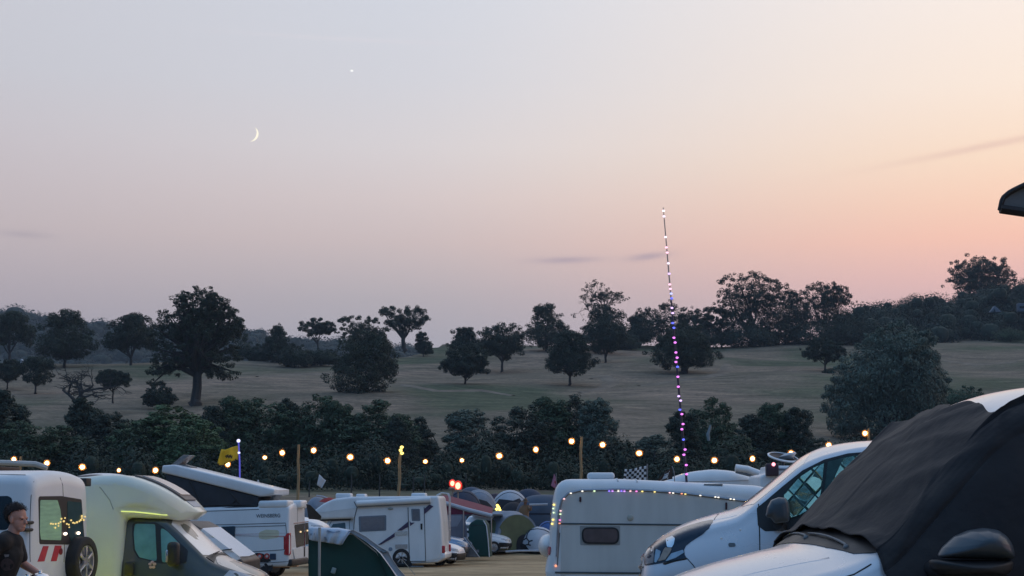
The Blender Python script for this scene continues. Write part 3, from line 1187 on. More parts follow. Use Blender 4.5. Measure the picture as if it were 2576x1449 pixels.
# ---------------------------------------------------------------- trees along the field hedge
MID = [
    (0, 982, 130, 165, 'tall', LEAF_DARK, 'dark hedge tree at the left edge above the high roofed white van'),
    (62, 1045, 120, 157, 'bush', LEAF_GREEN, 'low green hedge tree above the leftmost two bulbs'),
    (140, 1068, 130, 159, 'row', LEAF_GREEN, 'low hedge tree below the small round hill tree'),
    (205, 1000, 110, 170, 'tall', LEAF_DARK, 'dark hedge tree rising in front of the leafless grey tree'),
    (275, 1032, 130, 166, 'row', LEAF_DARK, 'hedge tree to the right of the one before the leafless tree'),
    (345, 1045, 110, 156, 'bush', LEAF_GREEN, 'hedge tree between the leafless tree and the bright green one'),
    (412, 1010, 200, 158, 'row', LEAF_BRIGHT, 'bright green broad hedge tree in front of the giant oak'),
    (482, 1046, 140, 152, 'bush', LEAF_BRIGHT, 'bright green bush at the right of the broad green hedge tree'),
    (533, 1022, 90, 176, 'tall', LEAF_DARK, 'slim dark hedge tree right below the giant oak trunk'),
    (590, 995, 120, 178, 'tall', LEAF_GREEN, 'hedge tree directly above the yellow flag'),
    (658, 985, 135, 180, 'bush', LEAF_GREEN, 'rounded hedge tree right of the yellow flag'),
    (722, 1002, 100, 182, 'bell', LEAF_DARK, 'hedge tree behind the left wooden pole'),
    (795, 978, 140, 180, 'bush', LEAF_GREEN, 'high rounded hedge tree above the small white flag'),
    (852, 1006, 90, 177, 'tall', LEAF_GREEN, 'hedge tree under the big bushy hill tree'),
    (942, 1003, 150, 175, 'row', LEAF_GREEN, 'broad hedge tree left of the pole with a glowing top'),
    (1000, 1050, 80, 170, 'bell', LEAF_DARK, 'low hedge tree behind the pole with a glowing top'),
    (1056, 1042, 90, 184, 'cone', LEAF_DARK, 'pointed dark hedge tree right of the pole with a glowing top'),
    (1180, 1028, 135, 178, 'tall', LEAF_WILLOW, 'pale grey green hedge tree above the red lanterns'),
    (1240, 1085, 80, 168, 'bush', LEAF_DARK, 'low dark hedge bush right of the pale grey green tree'),
    (1312, 1008, 130, 180, 'bush', LEAF_DARK, 'large dark hedge tree above the brown cloaked figure'),
    (1388, 996, 125, 183, 'tall', LEAF_GREEN, 'hedge tree below the dense bell shaped hill tree'),
    (1448, 983, 125, 186, 'bush', LEAF_DARK, 'tallest hedge tree behind the centre wooden pole'),
    (1502, 998, 95, 182, 'bell', LEAF_WILLOW, 'greyish hedge tree right of the centre wooden pole'),
    (1570, 1108, 110, 165, 'row', LEAF_DARK, 'low hedge bush behind the chequered flag'),
    (1645, 1092, 110, 165, 'tall', LEAF_WILLOW, 'pale feathery hedge tree left of the coloured light pole'),
    (1722, 1035, 100, 173, 'tall', LEAF_DARK, 'hedge tree right behind the coloured light pole'),
    (1788, 985, 110, 180, 'bush', LEAF_GREEN, 'dense hedge tree right of the coloured light pole'),
    (1852, 1085, 90, 165, 'bush', LEAF_GREEN, 'low hedge bush between two taller ones right of the light pole'),
    (1900, 1042, 110, 176, 'bell', LEAF_DARK, 'hedge tree above the satellite dish, left one'),
    (1955, 1013, 105, 178, 'tall', LEAF_GREEN, 'spiky topped hedge tree above the satellite dish'),
    (2012, 1026, 95, 177, 'tall', LEAF_DARK, 'last hedge tree before the bare slope left of the willow'),
    (2058, 1095, 70, 170, 'bush', LEAF_DARK, 'small hedge bush left of the willow foot'),
]
PROTO = {}
for i, (px, top, w, d, kind, m, lab) in enumerate(MID):
    m = LEAF_HEDGE if m is LEAF_DARK else m
    x = px_x(px, d)
    z = terrain(x, d)
    H = at(px, top, d).z - z
    Wd = w * d / F_PX * 1.3
    key = (kind, m.name)
    if key not in PROTO or PROTO[key][2] > 2:
        me, tb = tree_mesh(kind, 10.0, 6.0, m, 300 + i, 7500, .26, 100, .085, droop=.15, limbs=12, gappy=.9)
        PROTO[key] = [me, None, 0, tb]
    P = PROTO[key]
    t = thing('hedge_tree', lab, 'tree', Matrix.Translation((x, d, z)) @ Matrix.Rotation(RNG.uniform(-.7, .7), 4, 'Z') @ Matrix.Diagonal((Wd / 6, Wd / 6, H / 10, 1)), GRP_MID)
    link('crown', P[0], t)
    if P[1] is None:
        P[1] = obj('trunk', P[3], BARK, t).data
    else:
        link('trunk', P[1], t)
    P[2] += 1


def undergrowth():
    rng = np.random.default_rng(77)
    cl = []
    for _ in range(560):
        px = rng.uniform(-150, 2700)
        d = rng.uniform(140, 166)
        x = px_x(px, d)
        z = terrain(x, d)
        h = rng.uniform(1.6, 5.2) * (0.75 + .4 * math.sin(px * .011) * math.sin(px * .031 + 1))
        w = rng.uniform(1.0, 2.2)
        cl.append((x, d, z + h * .45, w, w, h * .6))
    me = leaves(cl, 130000, .19, rng, 0.1, 'undergrowth', LEAF_DARK, .34)
    tag(link('undergrowth', me), 'dark tangled shrubs filling the foot of the field hedge', None, None, 'stuff')
    # woodland that covers the right shoulder of the hill
    cl = []
    for _ in range(620):
        px = rng.uniform(2120, 2760)
        d = rng.uniform(560, 690)
        sky = np.interp(px, [2150, 2180, 2250, 2330, 2400, 2480, 2576, 2760], [760, 748, 738, 728, 712, 702, 684, 660])
        sky += rng.uniform(0, 26) + 3
        foot = at(px, 852, 558).z - 2
        topz = at(px, sky, d).z
        s = rng.uniform(3.0, 6.5)
        f = rng.random() ** .8
        cl.append((px_x(px, d), d - (1 - f) * rng.uniform(0, 40), foot + (topz - s * .9 - foot) * f, s * 1.15, s, s))
    me = leaves(cl, 210000, .5, rng, 0.0, 'woodland', LEAF_DARK, .48)
    tag(link('woodland', me), 'dark woodland covering the right shoulder of the hill', None, None, 'stuff')


undergrowth()


def far_ridge():
    rng = np.random.default_rng(5)
    px = np.linspace(-700, 1500, 150)
    top = np.interp(px, [-700, 0, 60, 100, 150, 200, 240, 290, 340, 600, 660, 720, 850, 1000, 1200, 1500],
                    [760, 792, 797, 806, 812, 818, 824, 822, 832, 838, 842, 858, 872, 880, 905, 930])
    bm = bmesh.new()
    rows = []
    for d, f in ((900, 0.0), (1150, .45), (1400, .85), (1520, 1.0), (1700, .8), (1850, 0)):
        rows.append([bm.verts.new((px_x(p, 1500) * d / 1500, d, -5 + (at(p, t, 1500).z + 5) * f)) for p, t in zip(px, top)])
    grid_faces(bm, rows)
    o = obj('far_hill', bm, mat('far hill grass', (0.05, 0.06, 0.045), .95, noise=.3, nscale=.01), None, 180)
    tag(o, 'distant hill beyond the left of the parkland', None, None, 'structure')
    cl = []
    for _ in range(620):
        p = rng.uniform(-150, 1150)
        t = np.interp(p, px, top)
        d = rng.uniform(1150, 1540)
        f = np.interp(d, [900, 1150, 1400, 1520, 1800], [0, .45, .85, 1, .8])
        s = rng.uniform(7, 13)
        cl.append((px_x(p, 1500) * d / 1500, d, -5 + (at(p, t, 1500).z + 5) * f + rng.uniform(-1, 5), s * 1.2, s, s * .8))
    me = leaves(cl, 120000, 1.8, rng, 0, 'distant_woodland', LEAF_DARK, .66)
    tag(link('distant_woodland', me), 'hazy blue woodland on the distant hill at the left', None, None, 'stuff')


far_ridge()

# ---------------------------------------------------------------- the covered van nearest the camera
NEAR = Loft(4.9,
            s=[0, .03, .08, .18, .4, .7, .92, 1.02, 1.3, 1.66, 1.8, 2.1, 2.7, 4.6, 4.8, 4.9],
            W=[.66, .76, .82, .87, .90, .92, .935, .94, .95, .95, .95, .95, .95, .95, .92, .86],
            Wt=[.56, .66, .72, .77, .80, .82, .83, .83, .80, .765, .76, .76, .76, .76, .74, .7],
            ze=[.70, .76, .80, .86, .95, 1.03, 1.09, 1.14, 1.40, 1.74, 1.82, 1.92, 1.97, 1.97, 1.9, 1.75],
            zt=[.74, .82, .87, .94, 1.035, 1.115, 1.165, 1.225, 1.48, 1.80, 1.89, 1.985, 2.04, 2.04, 1.98, 1.85], zb=.25, r=.10)
M_NEAR = frame((2.45 - 1.04, .86, 1.135), 2238, 1392, 7.6, 188.5)


def add_wheels(root, xs, y, r=.34, w=.22):
    for x in xs:
        for s in (1, -1):
            wheel(root, x, s * (y + .012), r, w)


def arch(sf, root, xs, m, r=.41, z=.34):
    for x in xs:
        for ax in 'LR':
            poly = [(x + r * math.cos(a), max(.26, z + r * math.sin(a))) for a in np.linspace(-.25, math.pi + .25, 16)]
            obj('wheel_arch', sf.patch(poly, ax, .003, .12), m, root)


def near_van():
    t = thing('van', 'white van with a black cover over its windscreen, nearest to the camera at the right', 'van', M_NEAR)
    bm = NEAR.build(.05)
    sf = Surface(bm)
    obj('body', bm, SILVER, t, 50)
    L2 = NEAR.L / 2
    # bonnet shut lines and creases
    for s in (1, -1):
        obj('bonnet_seam', sf.line([(L2 - .08, s * .66), (L2 - .3, s * .77), (L2 - .6, s * .80), (L2 - .88, s * .81), (L2 - .97, s * .80)], 'T', .004), BLACK, t)
        obj('bonnet_crease', sf.line([(L2 - .12, s * .40), (L2 - .5, s * .46), (L2 - .85, s * .55)], 'T', .03, -.0275, .06, n=16), SILVER, t, 180)
    # black scuttle between bonnet and windscreen
    cowl = [(L2 - .90, 0), (L2 - .91, .35), (L2 - .95, .62), (L2 - 1.02, .76), (L2 - 1.12, .80), (L2 - 1.1, .5), (L2 - 1.03, 0),
            (L2 - 1.1, -.5), (L2 - 1.12, -.80), (L2 - 1.02, -.76), (L2 - .95, -.62), (L2 - .91, -.35)]
    obj('scuttle_panel', sf.patch(cowl, 'T', .004, .07), BLACK, t)
    for y0, y1, x0, x1 in ((.5, -.12, .965, .985), (-.1, -.74, .965, 1.05)):
        bw = bmesh.new()
        pts = []
        for k in range(8):
            q = k / 7
            loc, nor = sf.hit(L2 - (x0 + (x1 - x0) * q), y0 + (y1 - y0) * q, 'T')
            pts.append(loc + nor * (.014 + .004 * math.sin(q * 3)))
        tube(bw, pts, [.007, .007, .006, .006, .005, .005, .005, .004], 7)
        ball(bw, pts[0] - Vector((0, 0, .012)), .016, 2)
        obj('wiper', bw, GREYPLASTIC, t)
    for s in (1, -1):
        hl = [(L2 - .05, s * .56), (L2 - .1, s * .74), (L2 - .32, s * .84), (L2 - .55, s * .86), (L2 - .34, s * .76), (L2 - .14, s * .6)]
        obj('headlight', sf.patch(hl, 'T', .004, .06), mat('headlight glass', (.35, .38, .42), .08, noise=.3, nscale=14, spec=.8, coat=.6), t)
    gr = [(-.5, .62), (.5, .62), (.55, .74), (-.55, .74)]
    obj('grille', sf.patch(gr, 'F', .004, .08), BLACK, t)
    for ax in 'LR':
        obj('side_window', sf.patch(round_poly([(L2 - 1.25, 1.12), (L2 - 2.1, 1.13), (L2 - 2.1, 1.66), (L2 - 1.72, 1.64)], .06), ax, .004, .1), GLASS, t)
    obj('door_seam', sf.line([(L2 - 1.1, .4), (L2 - 1.08, 1.0)], 'L', .006), BLACK, t)
    arch(sf, t, (L2 - .92, L2 - .92 - 3.0), BLACK)
    add_wheels(t, (L2 - .92, L2 - .92 - 3.0), .93)
    # near door mirror, measured in the picture
    pts = [(2366, 1407), (2385, 1378), (2415, 1350), (2452, 1334), (2490, 1328), (2522, 1332), (2546, 1349), (2560, 1372), (2567, 1400), (2563, 1410)]
    y0 = 1.16
    poly = side_poly(M_NEAR, y0, pts)
    low = side_poly(M_NEAR, y0, [(2352, 1409), (2566, 1409), (2560, 1436), (2545, 1450), (2380, 1450), (2358, 1432)])
    def shell(poly, y0, dep, r):
        c = (sum(p[0] for p in poly) / len(poly), sum(p[1] for p in poly) / len(poly))
        bm = bmesh.new()
        rows = []
        for k in range(9):
            q = k / 8
            f = math.sqrt(max(0, 1 - (max(0, q - .25) / .75) ** 2 * .96)) if q > .25 else .9 + .1 * q / .25
            rows.append([bm.verts.new((c[0] + (x - c[0]) * f, y0 - dep + dep * 1.5 * q, c[1] + (z - c[1]) * f)) for x, z in round_poly(poly, r, 4)])
        grid_faces(bm, rows, closed=True)
        bm.faces.new(rows[0])
        bm.faces.new(rows[-1])
        return bm
    mi = obj('door_mirror', shell(poly, y0, .12, .05), MIRRORCAP, t, 180)
    for mod in ('SUBSURF', 'SMOOTH'):
        md = mi.modifiers.new(mod.lower(), mod)
        if mod == 'SMOOTH':
            md.factor, md.iterations = .5, 10
        else:
            md.levels = md.render_levels = 1
    obj('mirror_base', shell(low, y0 - .005, .12, .02), BLACK, mi, 60)
    bm = bmesh.new()
    tube(bm, [(poly[0][0] - .06, .9, 1.06), (poly[0][0] - .06, 1.1, 1.06)], .04, 10)
    obj('mirror_arm', bm, BLACK, mi)


def van_cover():
    """stretchy black cover: an offset skin over windscreen, front doors and the front of the roof"""
    n = len(NEAR.half(1.5))
    s0, s1 = .985, 2.75
    rng = random.Random(3)
    folds = [(rng.uniform(.9, 2.6), rng.uniform(0, 6.28), rng.uniform(.014, .05), rng.uniform(.004, .0125)) for _ in range(26)]
    bm = bmesh.new()
    rows = []
    NS, NT = 84, 150
    fine = np.linspace(0, 1, NT)
    for i in range(NS + 1):
        q = i / NS
        row = []
        for side, ts in ((1, fine), (-1, fine[::-1][1:])):
            for tt in ts:
                # hem: straight over the scuttle, running back along the roof sides
                up = tt  # 0 low on the door, 1 roof centre
                j = 4.2 + (n - 1 - 4.2) * up
                edge_back = 1.72 + (2.95 - 1.72) * max(0, min(1, (0.62 - up) / .1)) + .05 * math.sin(up * 9)
                edge_front = s0 + .035 * (1 - up) + .02 * math.sin(up * 26) * max(0, up - .6)
                if side < 0:
                    edge_back = 1.74 + .05 * math.sin(up * 9) + .5 * max(0, min(1, (.42 - up) / .15))
                if up < .42:
                    edge_front = s0 + .02 + (.42 - up) * .12
                s = edge_front + (edge_back - edge_front) * q
                h = NEAR.half(min(s, 4.6))
                a = int(min(j, n - 2))
                f = j - a
                y = h[a][0] * (1 - f) + h[a + 1][0] * f
                z = h[a][1] * (1 - f) + h[a + 1][1] * f
                # outward offset
                dy, dz = h[a + 1][0] - h[a][0], h[a + 1][1] - h[a][1]
                ln = math.hypot(dy, dz) or 1
                ny, nz = dz / ln, -dy / ln
                if ny < 0 and abs(ny) > abs(nz):
                    ny, nz = -ny, -nz
                if nz < -.2:
                    ny, nz = -ny, -nz
                u = up * 2.0 * (1 if side > 0 else -1)
                w = .028 + .012 * math.sin(q * math.pi)
                w += .009 * math.sin(s * 9 + u * 3.1) * math.sin(u * 5 + s * 2)
                # tension folds fanning from the wing and the mirror to the roof corner
                for (sa, ph, wd, amp) in folds:
                    dd = (s - sa) * .8 + (up - .62) * .9 * math.cos(ph)
                    w += amp * math.exp(-(dd / wd) ** 2) * (0.35 + .65 * abs(math.sin(up * 3 + ph))) * max(.15, min(1, (up - .3) / .3))
                # slack corner lifted off the roof edge
                w += .045 * math.exp(-((s - edge_back) / .10) ** 2) * math.exp(-((up - .60) / .07) ** 2)
                if q < .12 and up > .55:
                    w += .02 * (1 - q / .12) + .014 * math.sin(up * 30) * (1 - q / .12)
                row.append(bm.verts.new((NEAR.L / 2 - s, side * (y + ny * w), z + nz * w)))
        rows.append(row)
    grid_faces(bm, rows)
    bmesh.ops.recalc_face_normals(bm, faces=bm.faces)
    o = obj('windscreen_cover', bm, BLACKCLOTH, None, 180)
    sm = o.modifiers.new('cloth thickness', 'SOLIDIFY')
    sm.thickness = .006
    o.matrix_world = M_NEAR
    tag(o, 'black stretchy cloth cover pulled over the windscreen and front doors of the nearest van', 'van cover')


near_van()
van_cover()

# ---------------------------------------------------------------- silver white van behind it
MID_VAN = Loft(5.0,
               s=[0, .03, .08, .18, .4, .7, .9, 1.05, 1.3, 1.56, 1.75, 2.1, 2.7, 4.75, 4.93, 5.0],
               W=[.64, .76, .84, .90, .945, .965, .975, .98, .98, .98, .98, .98, .98, .98, .95, .9],
               Wt=[.56, .68, .76, .82, .865, .885, .89, .885, .86, .83, .81, .80, .80, .80, .78, .72],
               ze=[.80, .87, .925, 1.0, 1.11, 1.20, 1.255, 1.36, 1.565, 1.76, 1.83, 1.895, 1.92, 1.91, 1.85, 1.7],
               zt=[.85, .93, .985, 1.065, 1.185, 1.28, 1.335, 1.44, 1.64, 1.84, 1.915, 1.965, 1.985, 1.975, 1.92, 1.8], zb=.27, r=.085)
M_MID = frame((1.5, .975, 1.0), 1882, 1372, 14.4, 171.5)


def mid_van():
    t = thing('van', 'silver white van with quilted silver screens in its side windows, behind the covered van', 'van', M_MID)
    bm = MID_VAN.build(.05)
    sf = Surface(bm)
    obj('body', bm, SILVER, t, 50)
    L2 = 2.5
    P = lambda pts: side_poly(M_MID, .95, pts)
    K = lambda pts: P([(1596.6 + x * .1354, 1261.2 + y * .1354) for x, y in pts])
    Z7 = lambda pts: P([(1905 + x * .3287, 972.7 + y * .3287) for x, y in pts])
    # windscreen
    ws = [(L2 - .93, 0), (L2 - .95, .45), (L2 - 1.06, .80), (L2 - 1.3, .80), (L2 - 1.52, .765), (L2 - 1.6, .4), (L2 - 1.62, 0),
          (L2 - 1.6, -.4), (L2 - 1.52, -.765), (L2 - 1.3, -.80), (L2 - 1.06, -.80), (L2 - .95, -.45)]
    obj('windscreen', sf.patch(ws, 'T', .003, .07), mat('windscreen sky reflection', (.62, .6, .58), .12, noise=.05, coat=1.0), t)  # pale sky reflection put into the windscreen colour
    # headlight: dark housing, bright bowl and indicator
    hl = round_poly(K([(185, 900), (330, 775), (560, 640), (900, 490), (1200, 400), (1465, 345), (1380, 500), (1250, 620), (1050, 750), (950, 830), (915, 900),
                       (930, 1000), (965, 1050), (560, 1140), (160, 1215), (150, 1050)]), .012, 3)
    h = obj('headlight', sf.patch(hl, 'L', .006, .022), mat('dark headlight lens', (.012, .026, .05), .12, noise=.1, coat=.15, spec=.4), t)
    obj('reflector_bowl', sf.patch(round_poly(K([(570, 720), (690, 665), (745, 700), (725, 800), (690, 870), (600, 860)]), .01, 3), 'L', .012, .022), CHROME, h)
    obj('indicator', sf.patch(round_poly(K([(560, 860), (690, 880), (660, 960), (570, 1090), (420, 1135), (470, 1060)]), .01, 3), 'L', .012, .022),
        mat('beige indicator lens', (.3, .24, .19), .2, noise=.2, nscale=20, coat=.6), h)
    obj('lower_lens', sf.patch(round_poly(K([(680, 980), (905, 905), (915, 960), (760, 1060), (560, 1130), (620, 1060)]), .01, 3), 'L', .012, .022),
        mat('pale blue lens', (.28, .42, .55), .1, noise=.2, nscale=20, coat=.8), h)
    obj('side_lens', sf.patch(round_poly(K([(390, 900), (480, 930), (460, 1050), (400, 1150), (365, 1150), (370, 1000)]), .01, 3), 'L', .012, .022), MATS['pale blue lens'], h)
    obj('front_lens', sf.patch(round_poly(K([(200, 900), (360, 860), (350, 1160), (190, 1190), (180, 1000)]), .01, 3), 'L', .012, .022),
        mat('grey mirror lens', (.12, .13, .15), .12, noise=.5, nscale=16, coat=.8), h)
    gb = bmesh.new()
    for z in (.62, .70, .78, .86):
        sf.line([(-.62, z), (0, z + .01), (.62, z)], 'F', .022, .006, bm=gb)
    obj('grille', gb, CHROME, t)
    obj('grille_panel', sf.patch([(-.6, .58), (.6, .58), (.6, .88), (-.6, .88)], 'F', .004, .1), BLACK, t)
    # seams
    for q, r in (([(960, 1050), (1090, 1190), (1180, 1330), (1200, 1500)], .005), ([(120, 1250), (560, 1165), (960, 1062)], .011), ([(1465, 345), (1530, 250)], .005)):
        obj('panel_seam', sf.line(K(q), 'L', r), BLACK, t)
    b2 = sf.line(P([(1908.5, 1268), (1909, 1300), (1911, 1346), (1912, 1440)]), 'L', .007)
    obj('door_seam', b2, BLACK, t)
    obj('bonnet_crease', sf.line([(L2 - .15, .52), (L2 - .5, .64), (L2 - .9, .74)], 'T', .03, -.0275, .06, n=16), SILVER, t, 180)
    obj('side_repeater', sf.patch(round_poly(K([(1735, 775), (1865, 775), (1880, 840), (1750, 850)]), .015), 'L', .006, .05), mat('smoked repeater lens', (.09, .1, .11), .15, noise=.1, coat=.6), t)
    # window surround, then the two panes with quilted screens
    fr = Z7([(-4, 930), (60, 880), (200, 760), (350, 640), (520, 555), (700, 508), (940, 487), (1250, 480), (1500, 486), (1520, 700), (1520, 1090), (300, 1096), (60, 1108), (5, 1065)])
    obj('window_surround', sf.patch(round_poly(fr, .03, 3), 'L', .004, .08), BLACK, t)
    bq = bmesh.new()
    rng = random.Random(9)
    mats = [mat('quilted silver foil', (.6, .68, .54), .17, metal=.95, noise=.12, nscale=14, bump=.14, bscale=14), mat('quilted silver foil seam', (.03, .06, .06), .5, noise=.1), mat('foil screen edge', (.05, .08, .08), .4, metal=.4, noise=.3, nscale=12)]

    def quilt(poly, name):
        win = sf.patch(poly, 'L', .007, .1)
        o = obj(name, win, mats[2], t)
        xs, zs = [p[0] for p in poly], [p[1] for p in poly]
        bm = bmesh.new()
        st = .235

        def inside(x, z):
            c = False
            for i in range(len(poly)):
                a, b = poly[i - 1], poly[i]
                if (a[1] > z) != (b[1] > z) and x < (b[0] - a[0]) * (z - a[1]) / (b[1] - a[1]) + a[0]:
                    c = not c
            return c

        ccw = poly if area2(poly) > 0 else poly[::-1]

        def clip(cs):
            for i in range(len(ccw)):
                a, b = ccw[i - 1], ccw[i]
                side = lambda p: (b[0] - a[0]) * (p[1] - a[1]) - (b[1] - a[1]) * (p[0] - a[0])
                out = []
                for k in range(len(cs)):
                    p, q = cs[k - 1], cs[k]
                    sp, sq = side(p), side(q)
                    if (sp >= 0) != (sq >= 0):
                        t_ = sp / (sp - sq)
                        out.append((p[0] + (q[0] - p[0]) * t_, p[1] + (q[1] - p[1]) * t_))
                    if sq >= 0:
                        out.append(q)
                cs = out
                if len(cs) < 3:
                    return []
            return cs
        sx_, sz_ = .19, .215
        for a in range(-18, 19):
            for b in range(-18, 19):
                cx, cz = xs[0] + (a - b) * sx_ / 2, zs[0] + (a + b) * sz_ / 2
                cs = clip([(cx, cz - sz_ / 2), (cx + sx_ / 2, cz), (cx, cz + sz_ / 2), (cx - sx_ / 2, cz)])
                if not cs or abs(area2(cs)) < .0012:
                    continue
                c = (sum(p[0] for p in cs) / len(cs), sum(p[1] for p in cs) / len(cs))
                gx, gz = rng.uniform(-.1, .1), rng.choice([rng.uniform(-.04, .04), rng.uniform(.16, .3), rng.uniform(-.28, -.12)])
                ring, mid_ring = [], []
                for p in cs:
                    q = (c[0] + (p[0] - c[0]) * .90, c[1] + (p[1] - c[1]) * .90)
                    loc, nor = sf.hit(q[0], q[1], 'L')
                    ring.append(bm.verts.new(loc + nor * .009))
                    q = (c[0] + (p[0] - c[0]) * .78, c[1] + (p[1] - c[1]) * .78)
                    loc, nor = sf.hit(q[0], q[1], 'L')
                    mid_ring.append(bm.verts.new(loc + nor * (.02 + gx * (q[0] - c[0]) + gz * (q[1] - c[1]))))
                loc, nor = sf.hit(c[0], c[1], 'L')
                cv = bm.verts.new(loc + nor * .022)
                n_ = len(cs)
                for k in range(n_):
                    bm.faces.new((ring[k], ring[(k + 1) % n_], mid_ring[(k + 1) % n_], mid_ring[k]))
                    bm.faces.new((mid_ring[k], mid_ring[(k + 1) % n_], cv))
        obj('quilted_screen', bm, mats[0], o, 25)
        obj('glass', sf.patch(poly, 'L', .05, .1, .004), clear_mat('thin tinted glass', (.02, .02, .02), .9, .02, tint=(.86, .97, .95)), o)
    quilt(Z7([(200, 832), (330, 690), (430, 625), (522, 578), (505, 720), (480, 868), (420, 930), (330, 985), (255, 1010), (215, 900)]), 'quarter_window')
    quilt(Z7([(546, 572), (700, 532), (940, 508), (1240, 502), (1430, 510), (1440, 1050), (420, 1050), (505, 870)]), 'door_window')
    # door mirror
    mp = side_poly(M_MID, 1.12, [(1938, 1303), (1925, 1300), (1930, 1276), (1940, 1258), (1958, 1251), (1976, 1252), (1984, 1262), (1988, 1290), (1986, 1312), (1950, 1318)])
    bm = extrude_profile(mp, .2, .06, .03, 4, 4)
    bmesh.ops.translate(bm, verts=bm.verts, vec=(0, 1.10, 0))
    o = obj('door_mirror', bm, MIRRORCAP, t, 60)
    bm = bmesh.new()
    tube(bm, [(mp[0][0] - .12, .9, 1.17), (mp[0][0] - .06, 1.08, 1.19)], .05, 8)
    obj('mirror_arm', bm, BLACK, o)
    for x, y in ((1610, 688), (1962, 530)):
        sp = bmesh.new()
        q = K([(x, y)])[0]
        loc, nor = sf.hit(q[0], q[1], 'L')
        ball(sp, loc, .011, 1)
        obj('paint_chip', sp, mat('pale paint chip', (.8, .78, .74), .4), t)
    arch(sf, t, (L2 - .95, L2 - .95 - 3.1), BLACK)
    add_wheels(t, (L2 - .95, L2 - .95 - 3.1), .96)


mid_van()

# ---------------------------------------------------------------- touring caravan with fairy lights
M_CAR = frame((0, 1.1, 2.6), 1440, 1206, 38.0, 184.0 - 180.0 + 180.0)


